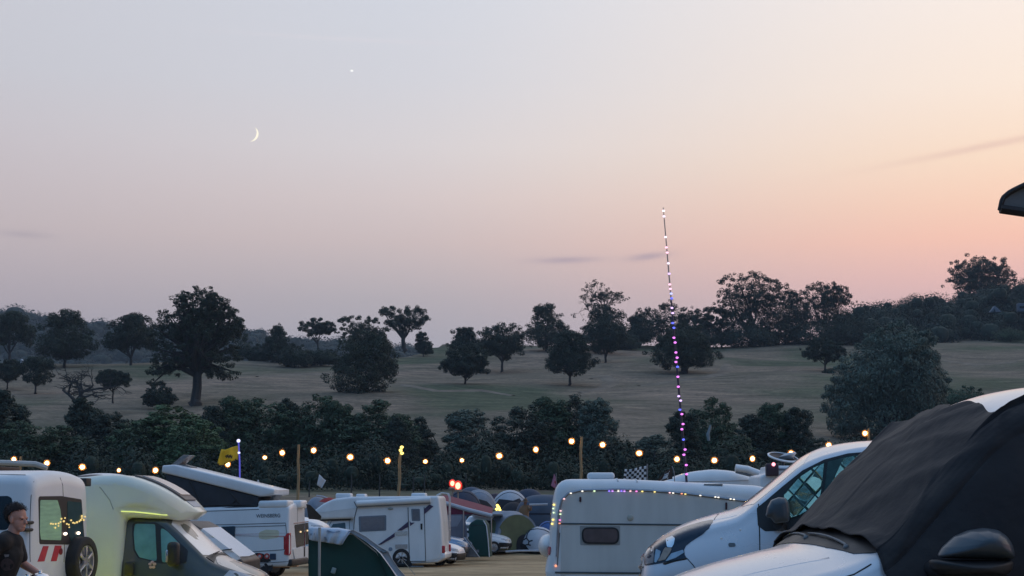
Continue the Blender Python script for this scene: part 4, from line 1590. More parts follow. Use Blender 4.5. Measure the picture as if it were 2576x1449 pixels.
def caravan():
    # side face is local +y, rear end is local +x (the left of the picture)
    global M_CAR
    M_CAR = frame((2.2, 1.1, 2.28), 1440, 1234, 38.0, 179.0)
    M = M_CAR
    t = thing('caravan', 'cream touring caravan with fairy lights along its roof edge, centre right', 'caravan', M)
    S = lambda pts: side_poly(M, 1.1, pts)
    Z5 = lambda pts: S([(1341.6 + x * .2361, 1106.9 + y * .2361) for x, y in pts])
    out = S([(1378, 1478), (1372, 1440), (1381, 1390), (1385, 1320), (1389, 1275), (1402, 1205), (1560, 1204.5), (1700, 1211), (1905, 1221), (1985, 1240), (2010, 1300), (2015, 1400), (2005, 1478)])
    out = [(x, z) for x, z in out]
    R = [.06, .1, .4, .5, .4, .5, 1.5, 1.5, 1.2, .5, .4, .4, .1]
    bm = extrude_profile(out, 2.2, .27, R, 6, 6)
    sf = Surface(bm)
    obj('body', bm, GRP, t, 60)
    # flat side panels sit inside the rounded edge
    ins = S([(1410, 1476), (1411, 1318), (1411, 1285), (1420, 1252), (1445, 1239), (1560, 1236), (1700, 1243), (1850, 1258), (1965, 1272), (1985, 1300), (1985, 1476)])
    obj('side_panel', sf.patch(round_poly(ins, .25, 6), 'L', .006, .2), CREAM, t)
    b2 = sf.line(S([(1406, 1317), (1700, 1320), (1985, 1326)]), 'L', .02, .01)
    sf.line(S([(1396, 1440), (1700, 1442), (1985, 1446)]), 'L', .022, .01, bm=b2)
    obj('trim_strip', b2, mat('dark grey trim', (.045, .06, .07), .4), t)
    b2 = sf.line(S([(1408, 1340), (1402, 1422)]), 'L', .015, .005)
    obj('awning_rail', b2, GREYPLASTIC, t)
    rail = S([(1401, 1400), (1404, 1330), (1406, 1290), (1413, 1258), (1430, 1241), (1460, 1234), (1560, 1231), (1640, 1235), (1720, 1241), (1800, 1251), (1880, 1261), (1950, 1270)])
    obj('roof_edge_rail', sf.line(rail, 'L', .035, .0, .15, 6), mat('weathered aluminium', (.3, .31, .34), .4, metal=.7, noise=.3, nscale=5), t)
    w = sf.patch(round_poly(Z5([(495, 915), (925, 915), (925, 1120), (500, 1120)]), .03), 'L', .012, .2)
    w = obj('window', w, mat('window mount panel', (.3, .31, .31), .5), t)
    obj('frame', sf.patch(round_poly(Z5([(513, 930), (915, 930), (912, 1110), (520, 1106)]), .16, 6), 'L', .03, .1), RUBBER, w)
    obj('pane', sf.patch(round_poly(Z5([(530, 945), (898, 947), (895, 1092), (540, 1088)]), .13, 6), 'L', .036, .1), mat('tinted caravan pane', (.09, .075, .085), .12, noise=.15, nscale=5), w)
    for q in ([(490, 605), (512, 605), (512, 660), (490, 660)], [(2045, 665), (2065, 665), (2065, 740), (2045, 740)]):
        obj('marker_light', sf.patch(round_poly(Z5(q), .02, 3), 'L', .03, .2), mat('dark marker lens', (.05, .02, .03), .2, noise=.1), t)
    c = Z5([(1033, 830)])[0]
    bm = bmesh.new()
    lathe(bm, [(0, .03), (.04, .026), (.06, .02), (.075, .012), (.082, 0), (.082, -.02)], 20, Matrix.Translation((c[0], 1.1, c[1])) @ Matrix.Rotation(-math.pi / 2, 4, 'X'))
    obj('awning_lamp', bm, mat('aged lamp lens', (.36, .37, .33), .4, noise=.2), t)
    # rooflight box
    bm = bmesh.new()
    a = S([(1480, 1222), (1549, 1222), (1549, 1186), (1480, 1186)])
    xc, w_ = (a[0][0] + a[1][0]) / 2, abs(a[0][0] - a[1][0])
    z0, z1 = a[0][1], a[2][1]
    box(bm, (xc, .3, z1 - .1), (w_, .7, .17), None, .07)
    o = obj('rooflight', bm, GRP, t, 60)
    bm = bmesh.new()
    box(bm, (xc, .3, (z0 + z1) / 2 - .08), (w_ * .9, .6, z1 - z0 - .1), None, .03)
    obj('rooflight_frame', bm, mat('brown rooflight frame', (.13, .1, .09), .5), o)
    b2 = bmesh.new()
    for zx in (905, 1110):
        q = Z5([(zx, 505), (zx - 22, 435)])
        sf.line([(q[0][0], 1.0), (q[1][0], .5), (q[1][0], -.8)], 'T', .025, .0, bm=b2)
    obj('roof_seam_strip', b2, mat('pale seam tape', (.5, .51, .53), .5), t)
    q = Z5([(1925, 553)])[0]
    bm = bmesh.new()
    loc, nor = sf.hit(q[0], .95, 'T')
    box(bm, loc, (.45, .12, .03), None, .012)
    obj('roof_vent', bm, GREYPLASTIC, t)
    # rear end: lamps, gas bottle locker bulge
    bm = bmesh.new()
    e = S([(1372, 1425)])[0]
    ball(bm, (e[0] - .05, .15, .95), .4, 3, (.55, 1.5, .7))
    obj('spare_wheel_cover', bm, GRP, t)
    rw = [(-.7, 1.45), (.7, 1.45), (.7, 2.0), (-.7, 2.0)]
    sfb = Surface.AX['F']
    obj('rear_window', sf.patch(round_poly(rw, .12), 'F', .01, .15), BROWNGLASS, t)
    for y in (.85, -.85):
        obj('tail_lamp', sf.patch(round_poly([(y - .12, .75), (y + .12, .75), (y + .12, .95), (y - .12, .95)], .03), 'F', .03, .1), TAIL, t)
    for x in (-.6,):
        for s in (1, -1):
            wheel(t, x, s * 1.11, .32, .18)
    # fairy lights: picture position and colour
    tints = {'w': (1, .95, .85), 'y': (1, .8, .25), 'b': (.3, .2, 1), 'v': (.65, .3, 1), 'p': (1, .25, .75), 'o': (1, .35, .2), 'k': (1, .6, .65), 'g': (.75, 1, .6)}
    leds = [(400, 567, 'w'), (522, 545, 'w'), (650, 544, 'g'), (808, 544, 'b'), (843, 545, 'v'), (905, 544, 'w'), (938, 544, 'b'), (970, 546, 'v'), (1033, 545, 'k'), (1098, 547, 'p'),
            (1160, 548, 'y'), (1292, 553, 'y'), (1452, 562, 'k'), (1488, 565, 'w'), (1580, 572, 'o'), (1618, 576, 'y'), (1778, 591, 'w'), (1938, 607, 'w'), (1970, 611, 'w'), (2100, 628, 'w'), (2135, 633, 'w'),
            (330, 628, 'k'), (293, 755, 'k'), (290, 790, 'g'), (285, 853, 'p'), (283, 888, 'o')]
    for zx, zy, cc in leds:
        q = Z5([(zx, zy)])[0]
        loc, nor = sf.hit(q[0], q[1], 'L')
        bm = bmesh.new()
        ball(bm, loc + nor * .045, .017, 2, (1.6, 1, .9))
        obj('light_bead', bm, glow('fairy light ' + cc, tints[cc], 1.5), t)
    for zx, zy, cc in ((222, 690, 'y'), (215, 730, 'g'), (230, 775, 'g'), (222, 850, 'y'), (205, 893, 'y'), (245, 1340, 'o')):
        bm = bmesh.new()
        q = pick(M, 1341.6 + zx * .2361, 1106.9 + zy * .2361, 'y', 1.0)
        loc, nor, _, _ = sf.bvh.find_nearest(q)
        ball(bm, loc + nor * .03, .028 if cc != 'g' else .02, 2)
        obj('light_bead', bm, glow('fairy light ' + cc, tints[cc], 1.5), t)
    return t


caravan()


def light_pole():
    M = M_CAR
    b = pick(M, 1729, 1228, 'y', .75)
    tip = at(1668.5, 522, (M @ b).y)
    base = M @ b
    M2 = Matrix.Translation(base)
    t = thing('light_pole', 'tall leaning pole wrapped in purple and blue lights on the caravan roof', 'light pole', M2)
    bm = bmesh.new()
    v = tip - base
    tube(bm, [Vector((0, 0, -.05)), v * .35, v * .66], [.03, .026, .02], 8)
    obj('pole', bm, mat('dark pole sleeve', (.06, .045, .07), .5, noise=.6, nscale=1.2), t)
    bm = bmesh.new()
    tube(bm, [v * .66, v * .8, v], [.019, .016, .011], 8)
    obj('upper_pole', bm, mat('tan upper pole', (.5, .4, .34), .6, noise=.2), t)
    bm = bmesh.new()
    lathe(bm, [(.08, -.16), (.09, -.02), (.07, .0), (.06, .02), (.10, .03), (.10, .06), (0, .06)], 12)
    obj('socket', bm, mat('pole socket', (.16, .2, .22), .5), t)
    px = [(1669, 531, 0), (1670, 545, 1), (1674, 597, 1), (1676, 623, 2), (1678, 636, 2), (1681, 663, 1), (1683, 689, 3), (1684.5, 716, 2), (1686, 727, 2), (1688, 739, 4), (1689.5, 751, 5),
          (1690, 775, 3), (1692, 788, 3), (1692, 813, 5), (1695, 825, 5), (1695, 850, 6), (1698, 862, 6), (1700, 887, 6), (1703, 900, 6), (1700, 911, 6), (1704, 923, 5), (1705, 948, 6), (1706, 973, 6),
          (1707, 997, 3), (1712, 1008, 3), (1710, 1031, 5), (1715, 1042, 6), (1718, 1067, 6), (1715, 1080, 6), (1719, 1106, 5), (1723, 1131, 6), (1720, 1144, 6), (1726, 1170, 6), (1727, 1193, 6)]
    cols = [(1, .9, 1), (.85, .75, 1), (1, .55, .75), (.7, .5, 1), (.45, .5, 1), (.12, .15, 1), (.85, .22, .95)]
    for x, y, c in px:
        d = base.y + v.y * max(0, min(1, (1228 - y) / 706))
        p = at(x, y, d) - base
        k = max(0, min(1, p.z / v.z))
        bm = bmesh.new()
        ball(bm, p - Vector((0, .035, 0)), .03, 2, (1.2, 1, .85))
        obj('led_light', bm, glow('pole light %d' % c, cols[c], 1.7), t)


light_pole()

# ---------------------------------------------------------------- high roofed white van at the left edge
HIGH = Loft(5.6,
            s=[0, .05, .15, .4, .8, 1.0, 1.6, 1.9, 2.6, 5.3, 5.45, 5.53, 5.58, 5.6],
            W=[.6, .78, .88, .94, .97, .98, .98, .98, .98, .98, .975, .955, .92, .88],
            Wt=[.5, .68, .78, .84, .88, .9, .88, .88, .89, .89, .885, .865, .83, .78],
            ze=[.8, .95, 1.02, 1.1, 1.22, 1.32, 1.95, 2.24, 2.42, 2.44, 2.43, 2.39, 2.33, 2.22],
            zt=[.85, 1.0, 1.08, 1.18, 1.32, 1.42, 2.05, 2.3, 2.50, 2.51, 2.50, 2.46, 2.39, 2.27], zb=.33, r=.17)
M_HIGH = frame((-2.78, .96, 2.47), 76, 1187, 23.5, 168.0)


def high_van():
    M = M_HIGH
    t = thing('van', 'white high roofed van with red stripes and a spare wheel on its rear doors', 'van', M)
    bm = HIGH.build(.08)
    sf = Surface(bm)
    obj('body', bm, WHITE, t, 50)
    E = lambda pts: end_poly(M, -2.78, [(x * .2361, 1106.9 + y * .2361) for x, y in pts])
    S = lambda pts: side_poly(M, .97, [(x * .2361, 1106.9 + y * .2361) for x, y in pts])
    fr = E([(395, 600), (640, 597), (855, 632), (885, 1060), (870, 1120), (780, 1112), (690, 1114), (405, 1110)])
    w = obj('rear_window', sf.patch(round_poly(fr, .05, 4), 'B', .004, .1), BLACK, t)
    obj('curtain', sf.patch(round_poly(E([(412, 640), (595, 640), (625, 740), (640, 860), (635, 1068), (420, 1062), (408, 980)]), .03, 3), 'B', .008, .1), CURTAIN, w)
    obj('pane', sf.patch(round_poly(E([(700, 650), (850, 665), (872, 1050), (800, 1108), (735, 1070), (705, 990)]), .03, 3), 'B', .008, .1), mat('dark green rear pane', (.03, .06, .06), .06, noise=.2), w)
    # door split, panel creases and stripes
    for q in ([(645, 400), (655, 480), (660, 600)], [(672, 1112), (672, 1200), (668, 1300)]):
        obj('door_seam', sf.line(E(q), 'B', .006), BLACK, t)
    for q in ([(445, 1130), (505, 1130), (458, 1292), (385, 1297)], [(572, 1124), (640, 1126), (640, 1165), (612, 1200), (588, 1290), (528, 1292)], [(712, 1135), (760, 1150), (760, 1280), (728, 1275)]):
        obj('red_stripe', sf.patch(E(q), 'B', .004, .1), RED, t)
    c = E([(632, 1188)])[0]
    obj('door_lock', sf.patch([(c[0] + .05 * math.cos(a), c[1] + .05 * math.sin(a)) for a in np.linspace(0, 6.0, 14)], 'B', .012, .1), mat('dark red lock', (.2, .02, .03), .3), t)
    for y in (880, 957):
        q = E([(320, y)])[0]
        bm = bmesh.new()
        box(bm, (-2.76, q[0] + .03, q[1]), (.08, .26, .05), None, .015)
        obj('door_hinge', bm, BLACK, t)
    q = E([(905, 925)])[0]
    bm = bmesh.new()
    box(bm, (-2.72, q[0] - .02, q[1]), (.1, .06, .2), None, .02)
    obj('rear_lamp', bm, mat('dark red lamp', (.08, .02, .03), .2), t)
    bm = bmesh.new()
    box(bm, (-2.82, 0, .50), (.22, 1.9, .2), None, .04)
    obj('rear_bumper', bm, mat('grey bumper plastic', (.06, .065, .07), .6, noise=.2), t)
    bm = bmesh.new()
    box(bm, (-2.87, .1, .78), (.1, 1.5, .06), None, .02)
    obj('rear_step', bm, GREYPLASTIC, t)
    # spare wheel on a carrier
    c = end_poly(M, -3.02, [(226, 1413)])[0]
    T = wheel(t, -2.98, c[0], .385, .23, 'x', c[1], 6)
    bm = bmesh.new()
    # turn it so the open face looks back
    for o in (T, T.children[0]):
        Rm = Matrix.Translation((-2.98, c[0], c[1])) @ Matrix.Rotation(math.pi, 4, 'Z') @ Matrix.Translation((2.98, -c[0], -c[1]))
        o.data.transform(Matrix.Translation((-.04, 0, 0)) if False else Matrix.Identity(4))
    box(bm, (-2.85, c[0], c[1] - .02), (.16, .25, .25), None, .03)
    obj('wheel_carrier', bm, BLACK, t)
    # side window and sliding door lines
    obj('side_window', sf.patch(round_poly(S([(-260, 600), (60, 596), (108, 620), (112, 900), (60, 960), (-260, 950)]), .08, 4), 'L', .005, .12), GLASS, t)
    obj('gutter_seam', sf.line(S([(200, 371), (120, 369), (-200, 362)]), 'L', .008), mat('shadow gap', (.1, .11, .12), .6), t)
    obj('rear_corner_seam', sf.line(S([(296, 440), (292, 600), (288, 900), (290, 1300)]), 'L', .006), MATS['shadow gap'], t)
    # flood lamp bracket at the rear roof corner
    bm = bmesh.new()
    q = pick(M, 212, 1213, 'x', -2.6)
    box(bm, q, (.16, .18, .13), None, .015)
    obj('flood_lamp', bm, BLACK, t)
    arch(sf, t, (1.75, -1.75), BLACK, .44, .36)
    add_wheels(t, (1.75, -1.75), .96, .36)
    # glowing beads drawn as string light reflections on the rear windows
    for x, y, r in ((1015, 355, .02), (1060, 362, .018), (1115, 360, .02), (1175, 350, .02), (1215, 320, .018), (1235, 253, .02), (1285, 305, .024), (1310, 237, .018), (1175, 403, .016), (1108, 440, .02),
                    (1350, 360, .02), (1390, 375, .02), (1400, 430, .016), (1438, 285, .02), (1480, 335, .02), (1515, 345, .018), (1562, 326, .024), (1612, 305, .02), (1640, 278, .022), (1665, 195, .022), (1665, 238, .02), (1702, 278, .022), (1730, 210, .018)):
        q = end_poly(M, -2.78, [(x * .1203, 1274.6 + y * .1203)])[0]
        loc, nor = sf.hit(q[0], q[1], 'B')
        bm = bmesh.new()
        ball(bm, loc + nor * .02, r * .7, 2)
        obj('light_bead', bm, glow('string light reflection', (1, .74, .28), 1.0), t)
    for x, y in ((1317, 566), (1590, 552)):  # larger glowing beads for two white reflections in the panes
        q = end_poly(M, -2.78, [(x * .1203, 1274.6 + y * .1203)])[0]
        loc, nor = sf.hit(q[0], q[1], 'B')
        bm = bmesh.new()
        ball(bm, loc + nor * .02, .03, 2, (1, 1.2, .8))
        obj('lamp', bm, glow('van window reflection', (1, .85, .68), 3.0), t)


high_van()

# ---------------------------------------------------------------- motorhome lit lime green, facing right
M_LIME = frame((1.15, -1.05, 2.05), 309, 1303, 26.5, -1.0)


def lime_motorhome():
    M = M_LIME
    t = thing('motorhome', 'motorhome bathed in lime light, with a rounded over cab dome and grey cab, facing right', 'motorhome', M)
    P = lambda pts, y=-1.1: side_poly(M, y, pts)
    Z1 = lambda pts, y=-1.1: P([(x * .2361, 1106.9 + y_ * .2361) for x, y_ in pts], y)
    top = P([(208, 1200), (245, 1195), (295, 1194), (330, 1200), (378, 1218), (425, 1246), (460, 1275), (479, 1290), (440, 1311), (401, 1306), (309, 1302)])
    xb = top[-1][0]
    poly = [(-3.2, .42), (-3.25, top[0][1] - .06)] + top + [(xb, .42)]
    R = [.1, .25, 1.5, 1, 1, 2, 2, 2, .3, .03, .12, .4, .12, .05]
    nose = top[7][0]

    def taper(x, z):
        f = max(0.0, min(1.0, (x - 1.0) / (nose - 1.0)))
        return 1 - .72 * f ** 2.8
    bm = extrude_profile(poly, 2.2, .16, R, 6, 6, taper)
    sf = Surface(bm)
    obj('body', bm, mat('pale gelcoat', (.72, .76, .66), .3, coat=.5, noise=.04), t, 55)
    # dome seam and light strip
    obj('dome_seam', sf.line(Z1([(1060, 500), (1080, 520), (1170, 640), (1208, 740)]), 'R', .008), mat('seam sealant', (.3, .33, .28), .6), t)
    strip = sf.line(Z1([(1285, 760), (1420, 765), (1560, 780), (1740, 800)]), 'R', .010, .008)
    obj('light_strip', strip, glow('lime light strip', (.85, 1, .3), .85), t)
    a = Z1([(1330, 440), (1810, 600)])
    pts = [(a[0][0], .52), (a[1][0] + .1, .45), (a[1][0] + .1, -.45), (a[0][0], -.52)]
    o = obj('rooflight_frame', sf.patch(round_poly(pts, .06, 3), 'T', .03, .1), mat('brown rooflight frame', (.13, .1, .09), .5), t)
    pts = [(a[0][0] + .1, .44), (a[1][0], .38), (a[1][0], -.38), (a[0][0] + .1, -.44)]
    obj('rooflight', sf.patch(round_poly(pts, .06, 3), 'T', .045, .1), mat('beige rooflight', (.55, .47, .42), .25, coat=.3), o)
    obj('nose_emblem', sf.patch(round_poly([(nose - .28, .35), (nose - .12, .3), (nose - .12, -.3), (nose - .28, -.35)], .05, 3), 'T', .008, .08), mat('grey blue nose band', (.22, .28, .36), .3), t)
    # roof hump with dark front behind the dome
    q = P([(178, 1196), (245, 1196)])
    bm = bmesh.new()
    ball(bm, ((q[0][0] + q[1][0]) / 2, .1, q[0][1] - .06), .5, 3, (1.05, 1.2, .24))
    o = obj('air_conditioner', bm, GRP, t)
    bm = bmesh.new()
    ball(bm, ((q[0][0] + q[1][0]) / 2 - .06, -.2, q[0][1] - .05), .42, 3, (.9, 1.0, .2))
    obj('grille', bm, mat('dark vent slot', (.05, .05, .06), .5), o)
    # cab: separate skin in grey
    xf = P([(655, 1437)], -.7)[0][0]
    CAB = Loft(2.95,
               s=[0, .05, .12, .3, .6, .82, 1.1, 1.45, 1.62, 1.9, 2.5, 2.95],
               W=[.62, .78, .86, .94, .98, 1.0, 1.02, 1.02, 1.02, 1.02, 1.02, 1.02],
               Wt=[.5, .66, .74, .82, .87, .9, .89, .85, .84, .84, .84, .84],
               ze=[.9, 1.0, 1.06, 1.13, 1.24, 1.34, 1.58, 1.9, 2.02, 2.05, 2.05, 2.05],
               zt=[.95, 1.06, 1.12, 1.2, 1.31, 1.41, 1.66, 1.97, 2.09, 2.1, 2.1, 2.1], zb=.36, r=.1)
    bm = CAB.build(.06)
    dx = xf - 2.95 / 2
    bmesh.ops.translate(bm, verts=bm.verts, vec=(dx, 0, 0))
    sc = Surface(bm)
    cab = obj('cab', bm, mat('olive grey cab paint', (.05, .06, .058), .3, coat=.6, noise=.08), t, 50)
    # bonnet skin has the sky's reflection painted in as silver beige
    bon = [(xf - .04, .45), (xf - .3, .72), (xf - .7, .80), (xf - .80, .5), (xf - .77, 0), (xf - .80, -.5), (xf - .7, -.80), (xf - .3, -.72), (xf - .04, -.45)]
    obj('bonnet', sc.patch(round_poly(bon, .08, 3), 'T', .006, .08), mat('sky tinted bonnet', (.5, .46, .42), .28, metal=.3, coat=.5, noise=.05), t)
    ws = [(xf - .84, 0), (xf - .86, -.5), (xf - .95, -.83), (xf - 1.2, -.81), (xf - 1.5, -.78), (xf - 1.56, -.4), (xf - 1.57, 0), (xf - 1.56, .4), (xf - 1.5, .78), (xf - 1.2, .81), (xf - .95, .83), (xf - .86, .5)]
    obj('windscreen', sc.patch(ws, 'T', .006, .08), mat('silver windscreen blind', (.82, .83, .84), .3, metal=.25, noise=.04, coat=.4), t)
    obj('scuttle_panel', sc.patch([(xf - .76, -.8), (xf - .82, -.3), (xf - .82, .3), (xf - .76, .8), (xf - .9, .8), (xf - .86, 0), (xf - .9, -.8)], 'T', .008, .08), BLACK, t)
    w = obj('side_window', sc.patch(round_poly(Z1([(1385, 878), (1640, 880), (1720, 930), (1990, 1180), (1985, 1315), (1720, 1320), (1680, 1310), (1470, 1260), (1415, 1180), (1390, 1000)], -1.0), .05, 3), 'R', .005, .08), BLACK, t)
    for nm, q in (('pane', [(1412, 895), (1630, 898), (1672, 1298), (1482, 1250), (1432, 1170), (1408, 1000)]), ('quarter_pane', [(1690, 930), (1760, 975), (1900, 1110), (1900, 1300), (1725, 1305)])):
        obj(nm, sc.patch(round_poly(Z1(q, -1.0), .04, 3), 'R', .010, .08), TEALGLASS, w)
    for q in ([(1310, 840), (1300, 1100), (1305, 1449), (1310, 1600)], ):
        obj('door_seam', sc.line(Z1(q, -1.0), 'R', .008), BLACK, t)
    c = Z1([(1385, 1370)], -1.0)[0]
    bm = bmesh.new()
    box(bm, (c[0], -1.04, c[1]), (.16, .06, .2), None, .02)
    obj('door_handle', bm, BLACK, t)
    # mirror
    c = Z1([(1850, 1215)], -1.2)[0]
    bm = bmesh.new()
    box(bm, (c[0], -1.22, c[1]), (.2, .2, .4), None, .07)
    mi = obj('door_mirror', bm, BLACK, t, 60)
    bm = bmesh.new()
    box(bm, (c[0] - .09, -1.24, c[1] - .03), (.04, .14, .2), None, .012)
    obj('mirror_glass', bm, CHROME, mi)
    bm = bmesh.new()
    box(bm, (c[0], -1.08, c[1] - .16), (.12, .2, .06), None, .02)
    obj('mirror_arm', bm, BLACK, mi)
    for s in (1, -1):
        hp = [(xf - .12, s * .66), (xf - .3, s * .86), (xf - .62, s * .93), (xf - .5, s * .82), (xf - .25, s * .7)]
        obj('headlight', sc.patch(hp, 'T', .012, .06), mat('headlight glass', (.35, .38, .42), .08), t)
    obj('grille', sc.patch([(-.55, .6), (.55, .6), (.5, .86), (-.5, .86)], 'F', .006, .1), BLACK, t)
    bm = bmesh.new()
    q = sc.hit(xf - .82, -.2, 'T')[0]
    tube(bm, [q + Vector((0, -.4, .04)), q + Vector((-.04, .3, .06))], .01, 6)
    obj('wiper', bm, BLACK, t)
    c = Z1([(1625, 1330)], -1.0)[0]
    bm = bmesh.new()
    for k in range(5):
        a_ = k / 5 * 6.283 + .3
        ball(bm, (c[0] + .04 * math.cos(a_), -1.02, c[1] + .045 * math.sin(a_)), .03, 2, (1, .4, .8))
    obj('door_sticker', bm, mat('pale pink sticker', (.6, .42, .4), .5), t)
    obj('habitation_door', sf.patch(round_poly([(-2.6, .6), (-1.95, .6), (-1.95, 2.35), (-2.6, 2.35)], .08), 'R', .006, .2), GRP, t)
    for x, r_ in ((xf - .95, .36), (-2.0, .36)):
        obj('wheel_arch', sf.patch([(x + .45 * math.cos(a), max(.46, .36 + .45 * math.sin(a))) for a in np.linspace(-.2, 3.34, 14)], 'R', .004, .12) if x < 0 else
            sc.patch([(x + .45 * math.cos(a), max(.4, .36 + .45 * math.sin(a))) for a in np.linspace(-.2, 3.34, 14)], 'R', .004, .12), BLACK, t)
        for s in (1, -1):
            wheel(t, x, s * (1.12 if x < 0 else 1.04), r_, .2)
    # added lime lamp and fixture, below view, put in to wash the side wall
    la = bpy.data.lights.new('added_flood_light', 'AREA')
    la.shape, la.size, la.size_y = 'RECTANGLE', 1.6, .25
    la.energy, la.color = 1900, (.72, 1.0, .06)
    lo = bpy.data.objects.new('added_flood_light', la)
    COL.objects.link(lo)
    src = M @ Vector((-.6, -3.2, .55))
    dst = M @ Vector((.4, -1.1, 1.45))
    fl = thing('flood_lamp', 'added lime green flood lamp, out of view, washing the side of the motorhome', 'lamp',
               Matrix.Translation(src) @ (dst - src).to_track_quat('-Z', 'Y').to_matrix().to_4x4())
    lo.parent = fl
    bm = bmesh.new()
    box(bm, (0, 0, .09), (1.66, .3, .12), None, .02)
    obj('housing', bm, BLACK, fl)
    bm = bmesh.new()
    box(bm, (0, 0, .022), (1.58, .24, .01))
    obj('lens', bm, glow('added lime flood lens', (.72, 1.0, .06), 6.0), fl)
    bm = bmesh.new()
    for sx in (-.7, .7):
        tube(bm, [(sx, 0, .15), (sx, -.6, .35)], .02, 6)
    obj('stand', bm, STEEL, fl)


lime_motorhome()

# ---------------------------------------------------------------- dark van with a white windscreen cover behind it
def dark_van():
    M = frame((1.0, -.95, 1.2), 596, 1402, 33.0, -2.0)
    t = thing('van', 'dark van with a white windscreen sheet, half hidden behind the lime lit motorhome', 'van', M)
    P = lambda pts: side_poly(M, -.95, pts)
    top = P([(440, 1312), (478, 1314), (500, 1326), (598, 1402), (612, 1412)])
    dark = mat('dull plum paint', (.02, .014, .018), .45, noise=.2)
    bm = extrude_profile([(-3.2, .3), (-3.2, top[0][1] - .05)] + top + [(top[-1][0] + .02, .3)], 1.9, .1, [.1, .2, .2, .15, .15, .08, .1, .1], 4, 4)
    sf = Surface(bm)
    obj('body', bm, dark, t, 45)
    x0, x1 = top[2][0] + .05, top[3][0]
    obj('windscreen_sheet', sf.patch([(x0, -.93), (x1, -.93), (x1 + .03, 0), (x1, .93), (x0, .93)], 'T', .02, .1, .03), mat('white sheet', (.8, .8, .82), .6, noise=.05), t)
    fl = P([(503, 1333), (512, 1332), (600, 1398), (604, 1408), (592, 1410), (540, 1372)])
    obj('sheet_flap', sf.patch(fl, 'R', .02, .1, .03), MATS['white sheet'], t)
    bm = bmesh.new()
    q = P([(560, 1384), (584, 1386)])
    tube(bm, [(q[0][0], -.99, q[0][1]), (q[1][0], -.96, q[1][1] + .04)], .012, 6)
    obj('wiper', bm, BLACK, t)
    obj('side_window', sf.patch(round_poly([(-2.2, 1.25), (x0 - .3, 1.25), (x0 - .3, top[0][1] - .25), (-2.2, top[0][1] - .25)], .08), 'R', .01, .2), GLASS, t)
    for x in (.35, -2.3):
        for s in (1, -1):
            wheel(t, x, s * .97, .34, .2)
    # dark tarp stretched beyond it
    b = at(520, 1340, 37)
    s = thing('tarp', 'dark plum tarp sloping down behind the white windscreen sheet', 'tarp', Matrix.Translation(b))
    bm = bmesh.new()
    rows = []
    for x, y in ((470, 1306), (500, 1316), (530, 1326), (560, 1343), (590, 1372), (606, 1400)):
        p = at(x, y, 37) - b
        rows.append([bm.verts.new(p + Vector((0, .5 * k, -.05 * k))) for k in range(5)])
    low = [bm.verts.new(at(x, y, 37) - b) for x, y in ((470, 1420), (500, 1420), (530, 1420), (560, 1420), (590, 1420), (606, 1420))]
    grid_faces(bm, rows)
    grid_faces(bm, [[r[0] for r in rows], low])
    o = obj('cloth', bm, mat('dark plum tarp', (.03, .018, .022), .8, noise=.2), s, 180)
    o.modifiers.new('cloth thickness', 'SOLIDIFY').thickness = .02


dark_van()

# ---------------------------------------------------------------- panel van camper with a raised pop top
M_CAMP = frame((-3.0, 1.02, 2.3), 727, 1277, 52.0, 172.0, 1.2)


